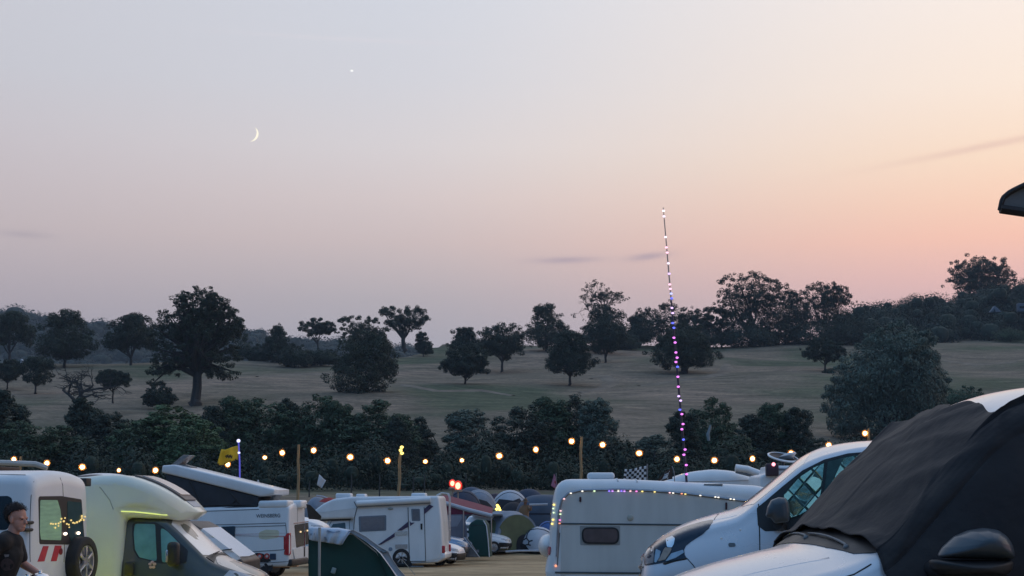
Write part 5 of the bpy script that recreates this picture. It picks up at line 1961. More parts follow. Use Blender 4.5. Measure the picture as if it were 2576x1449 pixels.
def pop_top_camper():
    M = M_CAMP
    t = thing('camper_van', 'white camper van with its wedge shaped roof popped up, rear end to the right', 'camper van', M)
    BODY = Loft(6.0,
                s=[0, .05, .15, .4, .8, 1.0, 1.6, 1.9, 2.6, 5.85, 5.95, 5.985, 6.0],
                W=[.6, .78, .88, .96, 1.0, 1.02, 1.02, 1.02, 1.02, 1.02, 1.015, .995, .96],
                Wt=[.5, .68, .78, .86, .92, .94, .92, .92, .93, .93, .925, .90, .86],
                ze=[.8, .95, 1.02, 1.1, 1.22, 1.32, 1.9, 2.2, 2.36, 2.38, 2.36, 2.32, 2.24],
                zt=[.85, 1.0, 1.08, 1.18, 1.32, 1.42, 2.0, 2.28, 2.44, 2.46, 2.44, 2.40, 2.3], zb=.4, r=.12)
    bm = BODY.build(.1)
    sf = Surface(bm)
    obj('body', bm, WHITE, t, 50)
    P = lambda pts, y=1.0: side_poly(M, y, [(375.7 + x * .2361, 1106.9 + y_ * .2361) for x, y_ in pts])
    E = lambda pts: end_poly(M, -2.99, [(375.7 + x * .2361, 1106.9 + y * .2361) for x, y in pts])
    seam = mat('shadow gap', (.1, .11, .12), .6)
    for q in ([(430, 908), (900, 900), (1450, 884)], [(640, 930), (1000, 925), (1450, 912)], [(1450, 890), (1468, 1050), (1462, 1200)], [(960, 1200), (1450, 1168)], [(1170, 1312), (1480, 1295)], [(430, 765), (900, 748), (1160, 738)]):
        obj('body_groove', sf.line(P(q), 'L', .012), seam, t)
    # lettering on the flank
    me = text_mesh('WEINSBERG', .27, .004)
    me.materials.append(mat('grey lettering', (.09, .1, .12), .5))
    a, b = P([(1138, 815), (1390, 803)])
    loc, nor = sf.hit((a[0] + b[0]) / 2, (a[1] + b[1]) / 2, 'L')
    me.transform(Matrix.Translation(loc + nor * .008) @ Matrix.Rotation(math.pi, 4, 'Z') @ Matrix.Rotation(math.pi / 2, 4, 'X') @ Matrix.Diagonal((abs(a[0] - b[0]) / (me.vertices and max(v.co.x for v in me.vertices) * 2), .62, 1, 1)))
    link('lettering', me, t)
    for x in (948, 1028, 1103, 1178, 1255):
        c = P([(x, 1238)])[0]
        loc, nor = sf.hit(c[0], c[1], 'L')
        bm = bmesh.new()
        lathe(bm, [(.05, .012), (.095, .012), (.095, 0)], 18, Matrix.Translation(loc) @ Matrix.Rotation(-math.pi / 2, 4, 'X'))
        o = obj('round_sticker', bm, mat('red sticker', (.45, .04, .03), .4), t)
        bm = bmesh.new()
        lathe(bm, [(0, .014), (.045, .014), (.045, 0)], 14, Matrix.Translation(loc) @ Matrix.Rotation(-math.pi / 2, 4, 'X'))
        obj('sticker_centre', bm, mat('pale sticker centre', (.6, .5, .48), .5), o)
    c = P([(1320, 1243)])[0]
    obj('power_socket', sf.patch(round_poly([(c[0] - .1, c[1] - .1), (c[0] + .1, c[1] - .1), (c[0] + .1, c[1] + .1), (c[0] - .1, c[1] + .1)], .02, 3), 'L', .02, .1), mat('dark blue socket', (.03, .05, .09), .4), t)
    obj('yellow_reflection', sf.patch(round_poly(P([(1165, 985), (1240, 955), (1385, 960), (1380, 1040), (1240, 1060), (1165, 1050)]), .1, 4), 'L', .003, .15), mat('faint yellow reflection', (.62, .6, .44), .5), t)  # faint yellow reflection painted onto the flank
    wp = P([(770, 925), (918, 918), (905, 1130), (755, 1100)])
    w = obj('window_flap', sf.patch(round_poly(wp, .04, 3), 'L', .05, .1, .05), mat('dark window flap', (.035, .05, .07), .15, noise=.1), t)
    # rear doors: window, lamps, plate box
    w = obj('rear_window', sf.patch(round_poly(E([(1540, 905), (1690, 880), (1702, 1105), (1562, 1150)]), .05, 3), 'B', .006, .1), mat('smoky rear glass', (.04, .035, .04), .06, noise=.3, nscale=3), t)
    bm = bmesh.new()
    for x, y in ((1603, 978), (1675, 965)):
        q = E([(x, y)])[0]
        bm = bmesh.new()
        loc, nor = sf.hit(q[0], q[1], 'B')
        ball(bm, loc + nor * .02, .03, 2)
        obj('interior_lamp', bm, glow('camper lamp', (1, .72, .4), 1.2), w)
    obj('window_trim', sf.line(E([(1535, 890), (1690, 868)]), 'B', .02), mat('pinkish trim', (.3, .2, .2), .4), t)
    for y0, y1 in ((1.02, .84), (-.84, -1.02)):
        poly = [(y0, 1.48), (y1 + .02, 1.48), (y1, .8), (y0, .75)]
        obj('tail_lamp', sf.patch(round_poly(poly, .03, 3), 'B', .02, .08), TAIL, t)
    obj('tail_lamp_side', sf.patch(round_poly([(-2.98, 1.5), (-2.88, 1.42), (-2.86, .8), (-2.98, .75)], .03, 3), 'L', .02, .08), TAIL, t)
    obj('plate_panel', sf.patch(round_poly(E([(1520, 1160), (1690, 1130), (1700, 1270), (1545, 1300)]), .04, 3), 'B', .03, .1), GRP, t)
    q = E([(1638, 1190)])[0]
    obj('door_handle', sf.patch([(q[0] - .05, q[1] - .16), (q[0] + .05, q[1] - .16), (q[0] + .05, q[1] + .16), (q[0] - .05, q[1] + .16)], 'B', .05, .1), BLACK, t)
    q = E([(1570, 1335)])[0]
    obj('fog_lamp', sf.patch([(q[0] - .13, q[1] - .1), (q[0] + .13, q[1] - .1), (q[0] + .13, q[1] + .1), (q[0] - .13, q[1] + .1)], 'B', .03, .1), mat('peach lamp', (.7, .45, .3), .25), t)
    obj('rear_door_seam', sf.line([(0.0, .6), (0.0, 2.25)], 'B', .008), seam, t)
    bm = bmesh.new()
    box(bm, (-3.0, 0, .52), (.2, 2.0, .22), None, .05)
    obj('rear_bumper', bm, BLACK, t)
    arch(sf, t, (2.0, -1.95), BLACK, .5, .36)
    add_wheels(t, (2.0, -1.95), 1.0, .36)
    # roof spoiler blocks at the tail
    for ym, x0, x1 in ((.55, 1160, 1480), (-.35, 1480, 1625)):
        q = P([(x0, 730), (x1, 725), (x1, 640), (x0 + 20, 650)], .9 if ym > 0 else .0)
        bm = bmesh.new()
        box(bm, ((q[0][0] + q[1][0]) / 2, ym, (q[0][1] + q[2][1]) / 2), (abs(q[0][0] - q[1][0]), .8, abs(q[2][1] - q[0][1])), None, .08)
        obj('roof_fairing', bm, GRP, t, 60)
    # pop top: sloping lid, cloth walls, struts
    lid = P([(120, 345), (130, 270), (255, 262), (1330, 525), (1325, 580), (1200, 600), (1165, 602)], .95)
    bm = extrude_profile([(x, z) for x, z in lid], 1.8, .06, .05, 3, 3)
    obj('roof_lid', bm, WHITE, t)
    lo_ = P([(165, 360), (1150, 605), (1165, 700), (430, 745), (240, 752)], .85)
    bm = extrude_profile(lo_, 1.66, .02, .02, 2, 3)
    cw = obj('canvas_wall', bm, mat('dark grey canvas', (.035, .04, .05), .8, noise=.25, nscale=3, bump=.3, bscale=4), t)
    for q in ([(410, 400), (520, 620), (575, 735)], [(860, 560), (930, 640), (1010, 730)], [(930, 630), (860, 700)], [(420, 705), (700, 690), (1150, 690)]):
        pl = P(q, .85)
        bm = bmesh.new()
        tube(bm, [(x, .845, z) for x, z in pl], .022, 6)
        obj('strut' if q[0][0] != 420 else 'hem', bm, BLACK, cw)
    base = P([(250, 760), (1150, 690), (1150, 730), (250, 790)], .95)
    bm = extrude_profile(base, 1.8, .03, .02, 2, 3)
    obj('roof_tray', bm, BLACK, t)
    # opened rooflight on the lid
    q = P([(260, 270), (395, 160), (460, 165), (345, 270)], .1)
    bm = extrude_profile(q, .6, .02, .01, 2, 3)
    bmesh.ops.translate(bm, verts=bm.verts, vec=(0, .1, 0))
    rl = obj('open_rooflight', bm, mat('smoked rooflight', (.22, .2, .19), .2, noise=.3, nscale=6), t)
    q = P([(268, 268), (460, 315), (465, 285), (300, 245)], .1)
    bm = extrude_profile(q, .7, .02, .01, 2, 3)
    obj('rooflight_frame', bm, GREYPLASTIC, rl)
    q = P([(1300, 640), (1360, 550), (1405, 548), (1340, 640)], .1)
    bm = extrude_profile(q, .7, .02, .01, 2, 3)
    obj('tail_deflector', bm, GREYPLASTIC, t)


pop_top_camper()

# ---------------------------------------------------------------- coach built motorhome in the middle
M_CENT = frame((-2.75, 1.12, 2.72), 1103, 1254, 64.0, 175.5)


def centre_motorhome():
    M = M_CENT
    t = thing('motorhome', 'white coach built motorhome with a dark diagonal stripe and entrance door, centre', 'motorhome', M)
    P = lambda pts, y=1.12: side_poly(M, y, [(751.3 + x * .213, 1140.4 + y_ * .213) for x, y_ in pts])
    out = P([(150, 700), (290, 592), (420, 535), (640, 512), (1640, 502), (1660, 530), (1690, 800), (1705, 1170), (1660, 1265), (1500, 1295), (1330, 1310), (1060, 1310), (700, 1310), (640, 1310), (640, 770), (250, 780), (160, 725)])
    R = [.25, .9, .9, .6, .25, .2, .5, .3, .2, .1, .1, .1, .1, .03, .05, .1, .1]
    bm = extrude_profile(out, 2.24, .1, R, 4, 4)
    sf = Surface(bm)
    obj('body', bm, GRP, t, 45)
    CAB = Loft(2.6, s=[0, .08, .2, .5, .85, 1.15, 1.5, 1.75, 2.6], W=[.6, .8, .9, .97, 1.0, 1.0, 1.0, 1.0, 1.0], Wt=[.5, .7, .8, .87, .9, .9, .87, .86, .86],
               ze=[.85, 1.0, 1.06, 1.16, 1.3, 1.55, 1.85, 1.95, 1.95], zt=[.9, 1.05, 1.12, 1.24, 1.38, 1.62, 1.92, 2.0, 2.0], zb=.4, r=.1)
    bm = CAB.build(.1)
    xr = P([(640, 900)])[0][0]
    bmesh.ops.translate(bm, verts=bm.verts, vec=(xr + 1.3 - .1, 0, 0))
    sc = Surface(bm)
    obj('cab', bm, WHITE, t, 50)
    w = P([(375, 880), (400, 835), (545, 820), (552, 890), (540, 930), (370, 930)], 1.0)
    obj('cab_window', sc.patch(round_poly(w, .03, 3), 'L', .01, .1), mat('teal cab glass', (.06, .1, .12), .06, noise=.1), t)
    for q in ([(345, 870), (380, 800), (590, 790), (600, 900)],):
        obj('cab_door_seam', sc.line(P(q, 1.0), 'L', .012), mat('shadow gap', (.1, .11, .12), .6), t)
    bm = bmesh.new()
    a, b = P([(600, 772), (240, 785)])
    tube(bm, [(a[0], .9, a[1] - .03), (b[0], .85, b[1] - .02)], .045, 6)
    obj('overcab_shadow_gap', bm, mat('dark rubber gap', (.06, .065, .07), .6), t)
    # windows, door, stripe
    w = obj('window', sf.patch(round_poly(P([(708, 745), (1035, 730), (1035, 912), (715, 928)]), .05, 4), 'L', .01, .15), mat('grey window frame', (.15, .19, .24), .35), t)
    obj('pane', sf.patch(round_poly(P([(735, 760), (1015, 746), (1014, 898), (738, 912)]), .04, 3), 'L', .02, .15), GREYGLASS, w)
    d = obj('entrance_door', sf.patch(round_poly(P([(1298, 640), (1478, 640), (1495, 1270), (1315, 1270)]), .05, 4), 'L', .012, .2), GRP, t)
    for q in ([(1292, 640), (1308, 1275)], [(1482, 636), (1500, 1275)], [(1308, 1275), (1500, 1275)]):
        obj('door_seam', sf.line(P(q), 'L', .016, .006), mat('shadow gap', (.1, .11, .12), .6), d)
    dw = obj('door_window', sf.patch(round_poly(P([(1328, 655), (1432, 655), (1438, 800), (1338, 800)]), .04, 3), 'L', .02, .15), MATS['grey window frame'], d)
    obj('door_pane', sf.patch(round_poly(P([(1345, 670), (1420, 670), (1424, 785), (1352, 785)]), .03, 3), 'L', .028, .15), GREYGLASS, dw)
    obj('door_handle', sf.patch(P([(1440, 830), (1462, 830), (1462, 900), (1442, 900)]), 'L', .035, .1), BLACK, d)
    for q in ([(940, 1078), (1135, 940), (1135, 985), (975, 1078)], [(1165, 912), (1292, 808), (1292, 870), (1215, 912)], [(1312, 795), (1325, 818), (1372, 818), (1318, 858)], [(1480, 660), (1545, 605), (1592, 625), (1482, 722)]):
        obj('diagonal_stripe', sf.patch(P(q), 'L', .026, .15), PURPLE, t)
    for q, m in (([(1140, 928), (1285, 918), (1285, 962), (1150, 972)], 'pale vent'), ([(1140, 1078), (1285, 1073), (1285, 1125), (1145, 1130)], 'beige vent')):
        obj('fridge_vent', sf.patch(P(q), 'L', .02, .15), mat(m, (.5, .5, .48) if m == 'pale vent' else (.4, .37, .36), .5, noise=.2, nscale=20), t)
    c = P([(1085, 1132)])[0]
    obj('filler_cap', sf.patch([(c[0] + .08 * math.cos(a), c[1] + .08 * math.sin(a)) for a in np.linspace(0, 6, 12)], 'L', .02, .1), mat('blue grey cap', (.2, .26, .34), .4), t)
    # awning case and its dark lower edge
    a, b = P([(690, 628), (1560, 585)])
    bm = bmesh.new()
    tube(bm, [(a[0], 1.17, a[1] + .12), (b[0], 1.17, b[1] + .12)], .12, 10)
    o = obj('awning_case', bm, GRP, t, 60)
    bm = bmesh.new()
    tube(bm, [(a[0], 1.2, a[1] - .02), (b[0], 1.2, b[1] - .01)], .025, 6)
    obj('awning_edge', bm, GREYPLASTIC, o)
    c = P([(1085, 655)])[0]
    bm = bmesh.new()
    ball(bm, (c[0], 1.13, c[1]), .12, 2, (1, .4, .4))
    obj('awning_lamp', bm, mat('aged lamp lens', (.3, .31, .28), .4), t)
    obj('side_seam', sf.line(P([(655, 570), (690, 640), (660, 760), (650, 900)]), 'L', .02), mat('shadow gap', (.1, .11, .12), .6), t)
    bm = extrude_profile(P([(1480, 1195), (1690, 1165), (1735, 1190), (1730, 1240), (1640, 1290), (1490, 1300)]), 2.2, .08, .06, 3, 3)
    obj('rear_bumper', bm, GRP, t)
    for y in (1.0, -1.0):
        bm = bmesh.new()
        q = P([(1708, 1135)])[0]
        box(bm, (q[0] + .02, y, q[1]), (.16, .2, .3), None, .04)
        obj('tail_lamp', bm, TAIL, t)
    for x0, x1, y0, y1, yy in ((450, 630, 512, 478, .3), (1340, 1510, 498, 474, .2), (690, 800, 512, 485, .5)):
        q = P([(x0, y0), (x1, y1)], yy)
        bm = bmesh.new()
        box(bm, ((q[0][0] + q[1][0]) / 2, yy, (q[0][1] + q[1][1]) / 2 - .03), (abs(q[0][0] - q[1][0]), .6, abs(q[1][1] - q[0][1]) + .1), None, .06)
        obj('rooflight', bm, GRP, t, 60)
    # ladder on the back wall
    xb = P([(1710, 800)])[0][0] - .12
    for y in (.35, -.05):
        bm = bmesh.new()
        tube(bm, [(xb + .5, y, 2.85), (xb + .3, y, 2.95), (xb + .05, y, 2.92), (xb - .02, y, 2.75), (xb - .02, y, 1.0)], .025, 6)
        lad = obj('ladder_rail', bm, STEEL, t)
    for k in range(5):
        bm = bmesh.new()
        tube(bm, [(xb - .02, .35, 1.1 + k * .36), (xb - .02, -.05, 1.1 + k * .36)], .018, 6)
        obj('ladder_rung', bm, STEEL, t)
    q = P([(1212, 1335)])[0]
    obj('wheel_arch', sf.patch([(q[0] + .44 * math.cos(a), max(q[1] - .0, q[1] + .40 * math.sin(a))) for a in np.linspace(-.1, 3.24, 12)], 'L', .015, .12), BLACK, t)
    for s in (1, -1):
        wheel(t, q[0], s * 1.15, .36, .22)
        wheel(t, 2.3, s * 1.0, .36, .22)
    bm = bmesh.new()
    box(bm, (-.6, 0, .42), (3.4, 1.9, .2), None, .04)
    obj('chassis', bm, BLACK, t)
    q = P([(1405, 1350)])[0]
    bm = bmesh.new()
    box(bm, (q[0], 1.25, q[1] + .05), (.5, .3, .04), None, .01)
    obj('door_step', bm, GREYPLASTIC, t)


centre_motorhome()

# ---------------------------------------------------------------- string of bulbs on poles round the field
def pole(px, top, d, r0, label, lean=0.0, glow_top=False):
    b = Vector((px_x(px, d), d, 0))
    b.z = terrain(b.x, b.y)
    tp = at(px, top, d)
    h = tp.z - b.z
    t = thing('festoon_pole', label, 'pole', Matrix.Translation(b), 'wooden poles that carry the bulbs')
    bm = bmesh.new()
    pts = [Vector((lean * h * (1 - k / 6) + .03 * math.sin(k * 2.1), 0, -.2 + (h + .2) * k / 6)) for k in range(7)]
    tube(bm, pts, [r0 * (1 - .3 * k / 6) for k in range(7)], 8)
    obj('pole', bm, WOOD, t)
    if glow_top:
        bm = bmesh.new()
        for z, x in ((h + .02, .06), (h - .14, .0), (h - .3, .07)):
            ball(bm, (x, -.1, z), .1, 2, (1, 1, .8))
        obj('bulb_bunch', bm, glow('yellow bunch light', (1, .78, .2), 2.2), t)
    return t


D_STR = 84.0
pole(48, 1148, D_STR, .09, 'wooden pole behind the roof of the high roofed white van')
pole(749, 1118, D_STR, .09, 'upright wooden pole behind the camper van, above its tail')
pole(1007, 1126, D_STR, .1, 'leaning wooden pole with a glowing yellow top above the white coach built motorhome', -.045, True)
pole(1464, 1098, D_STR, .09, 'leaning wooden pole behind the left end of the caravan roof', -.03)
pole(2191, 1078, D_STR, .09, 'wooden pole behind the roof of the silver white van')


def string_lights():
    bulbs = [(35, 1156), (118, 1165), (207, 1175), (299, 1183), (391, 1183), (573, 1168), (666, 1151), (710, 1139), (789, 1133), (881, 1150), (975, 1159), (1070, 1161), (1162, 1158),
             (1256, 1147), (1348, 1131), (1438, 1110), (1516, 1119), (1608, 1140), (1703, 1155), (1797, 1158), (1893, 1154), (1990, 1140), (2085, 1120), (2176, 1090), (2259, 1099)]
    small = {299, 666, 1070, 1162}
    p0 = at(bulbs[0][0], bulbs[0][1] - 8, D_STR)
    t = thing('string_lights', 'long sagging string of warm bulbs hung across the field behind the vehicles', 'string lights', Matrix.Translation(p0))
    wire = [(-60, 1160)] + [(x, y - 8) for x, y in bulbs[:7]] + [(710, 1128), (749, 1122)] + [(789, 1124)] + [(x, y - 8) for x, y in bulbs[9:11]] + [(1007, 1140)] + [(x, y - 8) for x, y in bulbs[11:16]] + [(1466, 1101)] + \
        [(x, y - 8) for x, y in bulbs[16:24]] + [(2191, 1080), (2259, 1091), (2360, 1104)]
    bm = bmesh.new()
    tube(bm, [at(x, y, D_STR) - p0 for x, y in wire], .008, 4)
    obj('cable', bm, BLACK, t)
    core, shell_, cap = bmesh.new(), bmesh.new(), bmesh.new()
    ball(core, (0, 0, 0), .118, 2, (1, 1, .95))
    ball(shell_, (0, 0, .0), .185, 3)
    lathe(cap, [(0, .3), (.03, .3), (.035, .2), (.06, .18)], 8)
    first = None
    for x, y in bulbs:
        p = at(x, y, D_STR) - p0
        if first is None:
            b = obj('bulb', core, LAMP_WARM, t)
            obj('glass', shell_, BULB_HALO, b, 180)  # globe shell that carries the orange glare halo
            obj('lamp_holder', cap, BLACK, b)
            first = b
        else:
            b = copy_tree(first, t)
        b.location = p
        s = .72 if x in small else 1.0
        b.scale = (s * RNG.uniform(.86, 1.14), s, s)


string_lights()

# ---------------------------------------------------------------- flags
def flag(label, pole_px, base_y, top_y, d, cloth_pts, mats_, pattern=None, pole_m=None, pole_r=.02, name='flag', nx=14, ny=10, wave=.06, top_px=None):
    """cloth_pts: picture corners (hoist top, fly top, fly bottom, hoist bottom)"""
    top_px = top_px or pole_px
    base = at(pole_px, base_y, d)
    t = thing(name, label, 'flag', Matrix.Translation(base))
    if pole_m:
        bm = bmesh.new()
        e = at(top_px, top_y, d) - base
        tube(bm, [Vector((0, 0, -1.2)), e * .5, e], pole_r, 7)
        obj('flagpole', bm, pole_m, t)
    c = [at(x, y, d) - base for x, y in cloth_pts]
    bm = bmesh.new()
    rows = []
    for j in range(ny + 1):
        v = j / ny
        row = []
        for i in range(nx + 1):
            u = i / nx
            p = (c[0] * (1 - u) + c[1] * u) * (1 - v) + (c[3] * (1 - u) + c[2] * u) * v
            L = (c[1] - c[0]).length
            p = p + Vector((0, wave * math.sin(u * 9 + v * 2) * u * 2.2, wave * .6 * math.sin(u * 6.5 + .6) * u))
            row.append(bm.verts.new(p))
        rows.append(row)
    for j in range(ny):
        for i in range(nx):
            f = bm.faces.new((rows[j][i], rows[j][i + 1], rows[j + 1][i + 1], rows[j + 1][i]))
            f.material_index = pattern(i, j) if pattern else 0
    me = obj('cloth', bm, mats_, t, 180)
    so = me.modifiers.new('cloth thickness', 'SOLIDIFY')
    so.thickness = .01
    return t


YEL = mat('yellow flag cloth', (.95, .62, .04), .8, noise=.15, translucent=.2)
YELD = mat('dark print on yellow', (.1, .06, .02), .8, noise=.2)
WHITECLOTH = mat('white flag cloth', (.72, .73, .75), .8, noise=.1, translucent=.2)
BLKCLOTH = mat('black flag cloth', (.025, .02, .022), .85, noise=.2)
PINK = mat('pink flag cloth', (.55, .24, .36), .8, noise=.3, nscale=5, translucent=.25)
REDCLOTH = mat('red flag print', (.4, .05, .05), .8)
BROWNCLOTH = mat('dark brown flag cloth', (.06, .038, .03), .85, noise=.2)
f = flag('yellow flag with a dark print on a blue lit pole behind the camper van roof', 606, 1212, 1108, 60.0, [(600, 1121), (556, 1132), (548, 1172), (598, 1156)], [YEL, YELD],
         lambda i, j: 1 if (3 < i < 10 and abs(j - 8 + i * .45) < .9) or (j == 9 and i % 4 == 1) else 0, glow('blue pole light', (.18, .18, 1.0), .55), .03, wave=.07, top_px=600)
bm = bmesh.new()
tp = at(600, 1109, 60) - at(606, 1212, 60)
ball(bm, tp, .07, 2)
ball(bm, tp + Vector((.03, 0, -.45)), .05, 2)
obj('finial', bm, glow('pale blue light', (.7, .7, 1), 1.6), f)
flag('small white flag blown slantwise between the two wooden poles', 812, 1232, 1192, 80.0, [(803, 1193), (820, 1209), (810, 1229), (797, 1220)], [WHITECLOTH], None, None, nx=6, ny=6, wave=.03)
flag('tiny white pennant tip above the raised roof lid of the camper van', 649, 1222, 1206, 62.0, [(648, 1207), (650, 1207), (655, 1222), (643, 1222)], [WHITECLOTH], None, None, nx=4, ny=4, wave=.01)
flag('pink teardrop flag at the left end of the caravan', 1399, 1268, 1190, 52.0, [(1394, 1192), (1397, 1200), (1405, 1226), (1402, 1240)][:2] + [(1406, 1236), (1386, 1222)], [PINK, REDCLOTH],
     lambda i, j: 1 if 4 <= j <= 5 and 5 < i < 10 else 0, mat('flag stick', (.25, .25, .27), .6), .012, wave=.02)
flag('black and white chequered flag above the caravan roof', 1628, 1216, 1167, 44.0, [(1626, 1172), (1572, 1182), (1566, 1216), (1626, 1215)], [WHITECLOTH, BLKCLOTH],
     lambda i, j: (i // 2 + j // 2) % 2, mat('flag stick', (.25, .25, .27), .6), .016, nx=18, ny=12, wave=.045)
flag('dark brown flag with a white skull mark beside the domed motorhome roof', 1701, 1200, 1172, 46.0, [(1691, 1174), (1672, 1190), (1650, 1213), (1692, 1205)], [BROWNCLOTH, WHITECLOTH],
     lambda i, j: 1 if (5 <= i <= 9 and 3 <= j <= 7 and not (j == 4 and i in (6, 8))) or (i in (4, 10) and j in (2, 8)) else 0, mat('flag stick', (.25, .25, .27), .6), .014, wave=.03, top_px=1690)
flag('tiny red pennant behind the bulbs right of the coloured light pole', 1804, 1190, 1150, 90.0, [(1800, 1152), (1806, 1152), (1808, 1162), (1801, 1163)], [REDCLOTH], None, None, nx=4, ny=4, wave=.02)

# ---------------------------------------------------------------- red lanterns
RED_GLOW = glow('red lantern light', (1.0, .36, .22), 5.0)
RED_HALO = clear_mat('red lantern halo', (.5, .02, .02), .65, .2, emit=(1, .05, .03), estr=.9)  # glowing shell drawn as the red halo round each lantern
for px, y, s, lab in ((1138, 1216, .9, 'smaller red lantern lamp on a thin post, left one of the pair'), (1152, 1222, 1.15, 'brighter red lantern lamp on a post, right one of the pair')):
    d = 88.0
    p = at(px, y, d)
    z0 = terrain(p.x, d)
    t = thing('lantern', lab, 'lantern', Matrix.Translation((p.x, d, z0)), 'red lanterns on posts')
    h = p.z - z0
    bm = bmesh.new()
    tube(bm, [(0, 0, -.1), (0, 0, h - .2)], .045, 8)
    obj('post', bm, mat('pale post', (.35, .3, .27), .7), t)
    bm = bmesh.new()
    lathe(bm, [(0, h - .34), (.2 * s, h - .32), (.22 * s, h - .22), (.1, h - .2), (0, h - .2)], 14)
    obj('drip_tray', bm, MATS['pale post'], t)
    bm = bmesh.new()
    ball(bm, (0, 0, h), .13 * s, 2, (1, 1, 1.25))
    b = obj('lamp', bm, RED_GLOW, t)
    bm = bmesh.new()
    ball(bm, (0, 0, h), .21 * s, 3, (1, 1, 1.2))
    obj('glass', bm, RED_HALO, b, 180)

# ---------------------------------------------------------------- tents and awnings of the far camp
def dome(name, label, px, base, d, w, h, depth, m, head=0.0, group='tents in the far camp', door=None, door_m=None, n=2.2, cat='tent', poles=0, pole_m=None):
    p = at(px, base, d)
    M = Matrix.Translation(p) @ Matrix.Rotation(math.radians(head), 4, 'Z')
    t = thing(name, label, cat, M, group)
    bm = bmesh.new()
    rows = []
    NU, NV = 28, 12
    for j in range(NV + 1):
        e = j / NV * math.pi / 2
        r = math.cos(e) ** (2 / n) if j < NV else 0.0
        z = h * math.sin(e) ** (2 / n)
        # cloth sags between the poles
        rows.append([bm.verts.new((w / 2 * r * math.cos(a) * (1 - .045 * abs(math.sin(2 * a))), depth / 2 * r * math.sin(a) * (1 - .045 * abs(math.sin(2 * a))), z - .05)) for a in np.linspace(0, 2 * math.pi, NU, endpoint=False)])
    grid_faces(bm, rows[:-1], closed=True)
    c = bm.verts.new((0, 0, h - .05))
    for k in range(NU):
        bm.faces.new((rows[-2][k], rows[-2][(k + 1) % NU], c))
    bmesh.ops.delete(bm, geom=rows[-1], context='VERTS')
    bmesh.ops.recalc_face_normals(bm, faces=bm.faces)
    sf = Surface(bm)
    obj('canopy', bm, m, t, 60)
    for k, q in enumerate(door or []):
        obj('door_panel', sf.patch(q, 'R', .02, .12), door_m[k] if isinstance(door_m, list) else door_m, t)
    if not poles:
        pole_m = mat('dark tent seam', (.03, .034, .045), .7)
    for s in (1, -1)[:poles or 2]:
        bm = bmesh.new()
        pts = []
        for k in range(17):
            a = math.pi * k / 16
            pts.append((w / 2 * math.cos(a) * 1.0, s * depth / 2 * .55 * math.sin(a) - .0, h * math.sin(a) ** .9 + .01))
        pp = []
        for q in pts:
            loc, nor, _, _ = sf.bvh.find_nearest(Vector(q))
            pp.append(loc + nor * .015)
        tube(bm, pp, .022 if poles else .016, 6)
        obj('tent_pole' if poles else 'tent_seam', bm, pole_m or mat('pale tent pole', (.6, .62, .66), .5), t)
    if base > 1320:
        for sx in (1, -1):
            bm = bmesh.new()
            tube(bm, [(sx * w * .42, -depth * .2, h * .55), (sx * w * .78, -depth * .45, 0)], .008, 4)
            obj('guy_line', bm, mat('pale guy rope', (.16, .16, .13), .8), t)
    return t, sf


def tunnel(name, label, px, base, d, w, h, length, m, head, group='tents in the far camp', end_m=None, n=2.6, side_bands=None):
    p = at(px, base, d)
    t = thing(name, label, 'tent', Matrix.Translation(p) @ Matrix.Rotation(math.radians(head), 4, 'Z'), group)
    bm = bmesh.new()
    rows = []
    for i in range(13):
        x = length * (i / 12 - .5)
        k = 1 - .10 * (2 * i / 12 - 1) ** 2 + .025 * math.cos(i / 12 * 6 * math.pi)
        rows.append([bm.verts.new((x, w / 2 * k * math.copysign(abs(math.cos(a)) ** (2 / n), math.cos(a)), h * k * abs(math.sin(a)) ** (2 / n) - .03)) for a in np.linspace(0, math.pi, 21)])
    grid_faces(bm, rows)
    for rw in (rows[0], rows[-1]):
        bm.faces.new(rw)
    bmesh.ops.recalc_face_normals(bm, faces=bm.faces)
    sf = Surface(bm)
    obj('canopy', bm, m, t, 50)
    return t, sf


TENT_PALE = mat('pale blue grey tent cloth', (.2, .24, .3), .7, noise=.2, nscale=2, bump=.2, bscale=3)
TENT_WHITE = mat('white tent cloth', (.44, .47, .52), .7, noise=.12, nscale=2, bump=.2, bscale=3)
TENT_DARK = mat('dark tent lining', (.02, .022, .03), .9, noise=.2)
TENT_BLUE = mat('slate blue tent cloth', (.055, .085, .13), .7, noise=.15, nscale=2, bump=.2, bscale=3)
TENT_OLIVE = mat('olive tent cloth', (.12, .14, .075), .8, noise=.2, nscale=2, bump=.2, bscale=3)
TENT_ROYAL = mat('bright blue tent cloth', (.03, .1, .3), .7, noise=.15)
TENT_GREEN = mat('dark green tent cloth', (.009, .052, .046), .75, noise=.2, nscale=2, bump=.25, bscale=4)
MAROON = mat('maroon awning cloth', (.16, .018, .045), .75, noise=.15, bump=.2, bscale=4)
GREYCLOTH = mat('grey mauve awning cloth', (.2, .19, .23), .8, noise=.2, nscale=1.5, bump=.25, bscale=3)
YEL_LAMP = glow('yellow tent light', (1, .74, .14), 3.2)


def lamps_on(t, pts, d, r=.09, m=YEL_LAMP):
    I = t.matrix_world.inverted()
    for x, y in pts:
        bm = bmesh.new()
        ball(bm, I @ at(x, y, d), r, 2)
        obj('light', bm, m, t)


bpy.context.view_layer.update()
Z4 = lambda x, y: (1086.7 + x * .1759, 1194.1 + y * .1759)
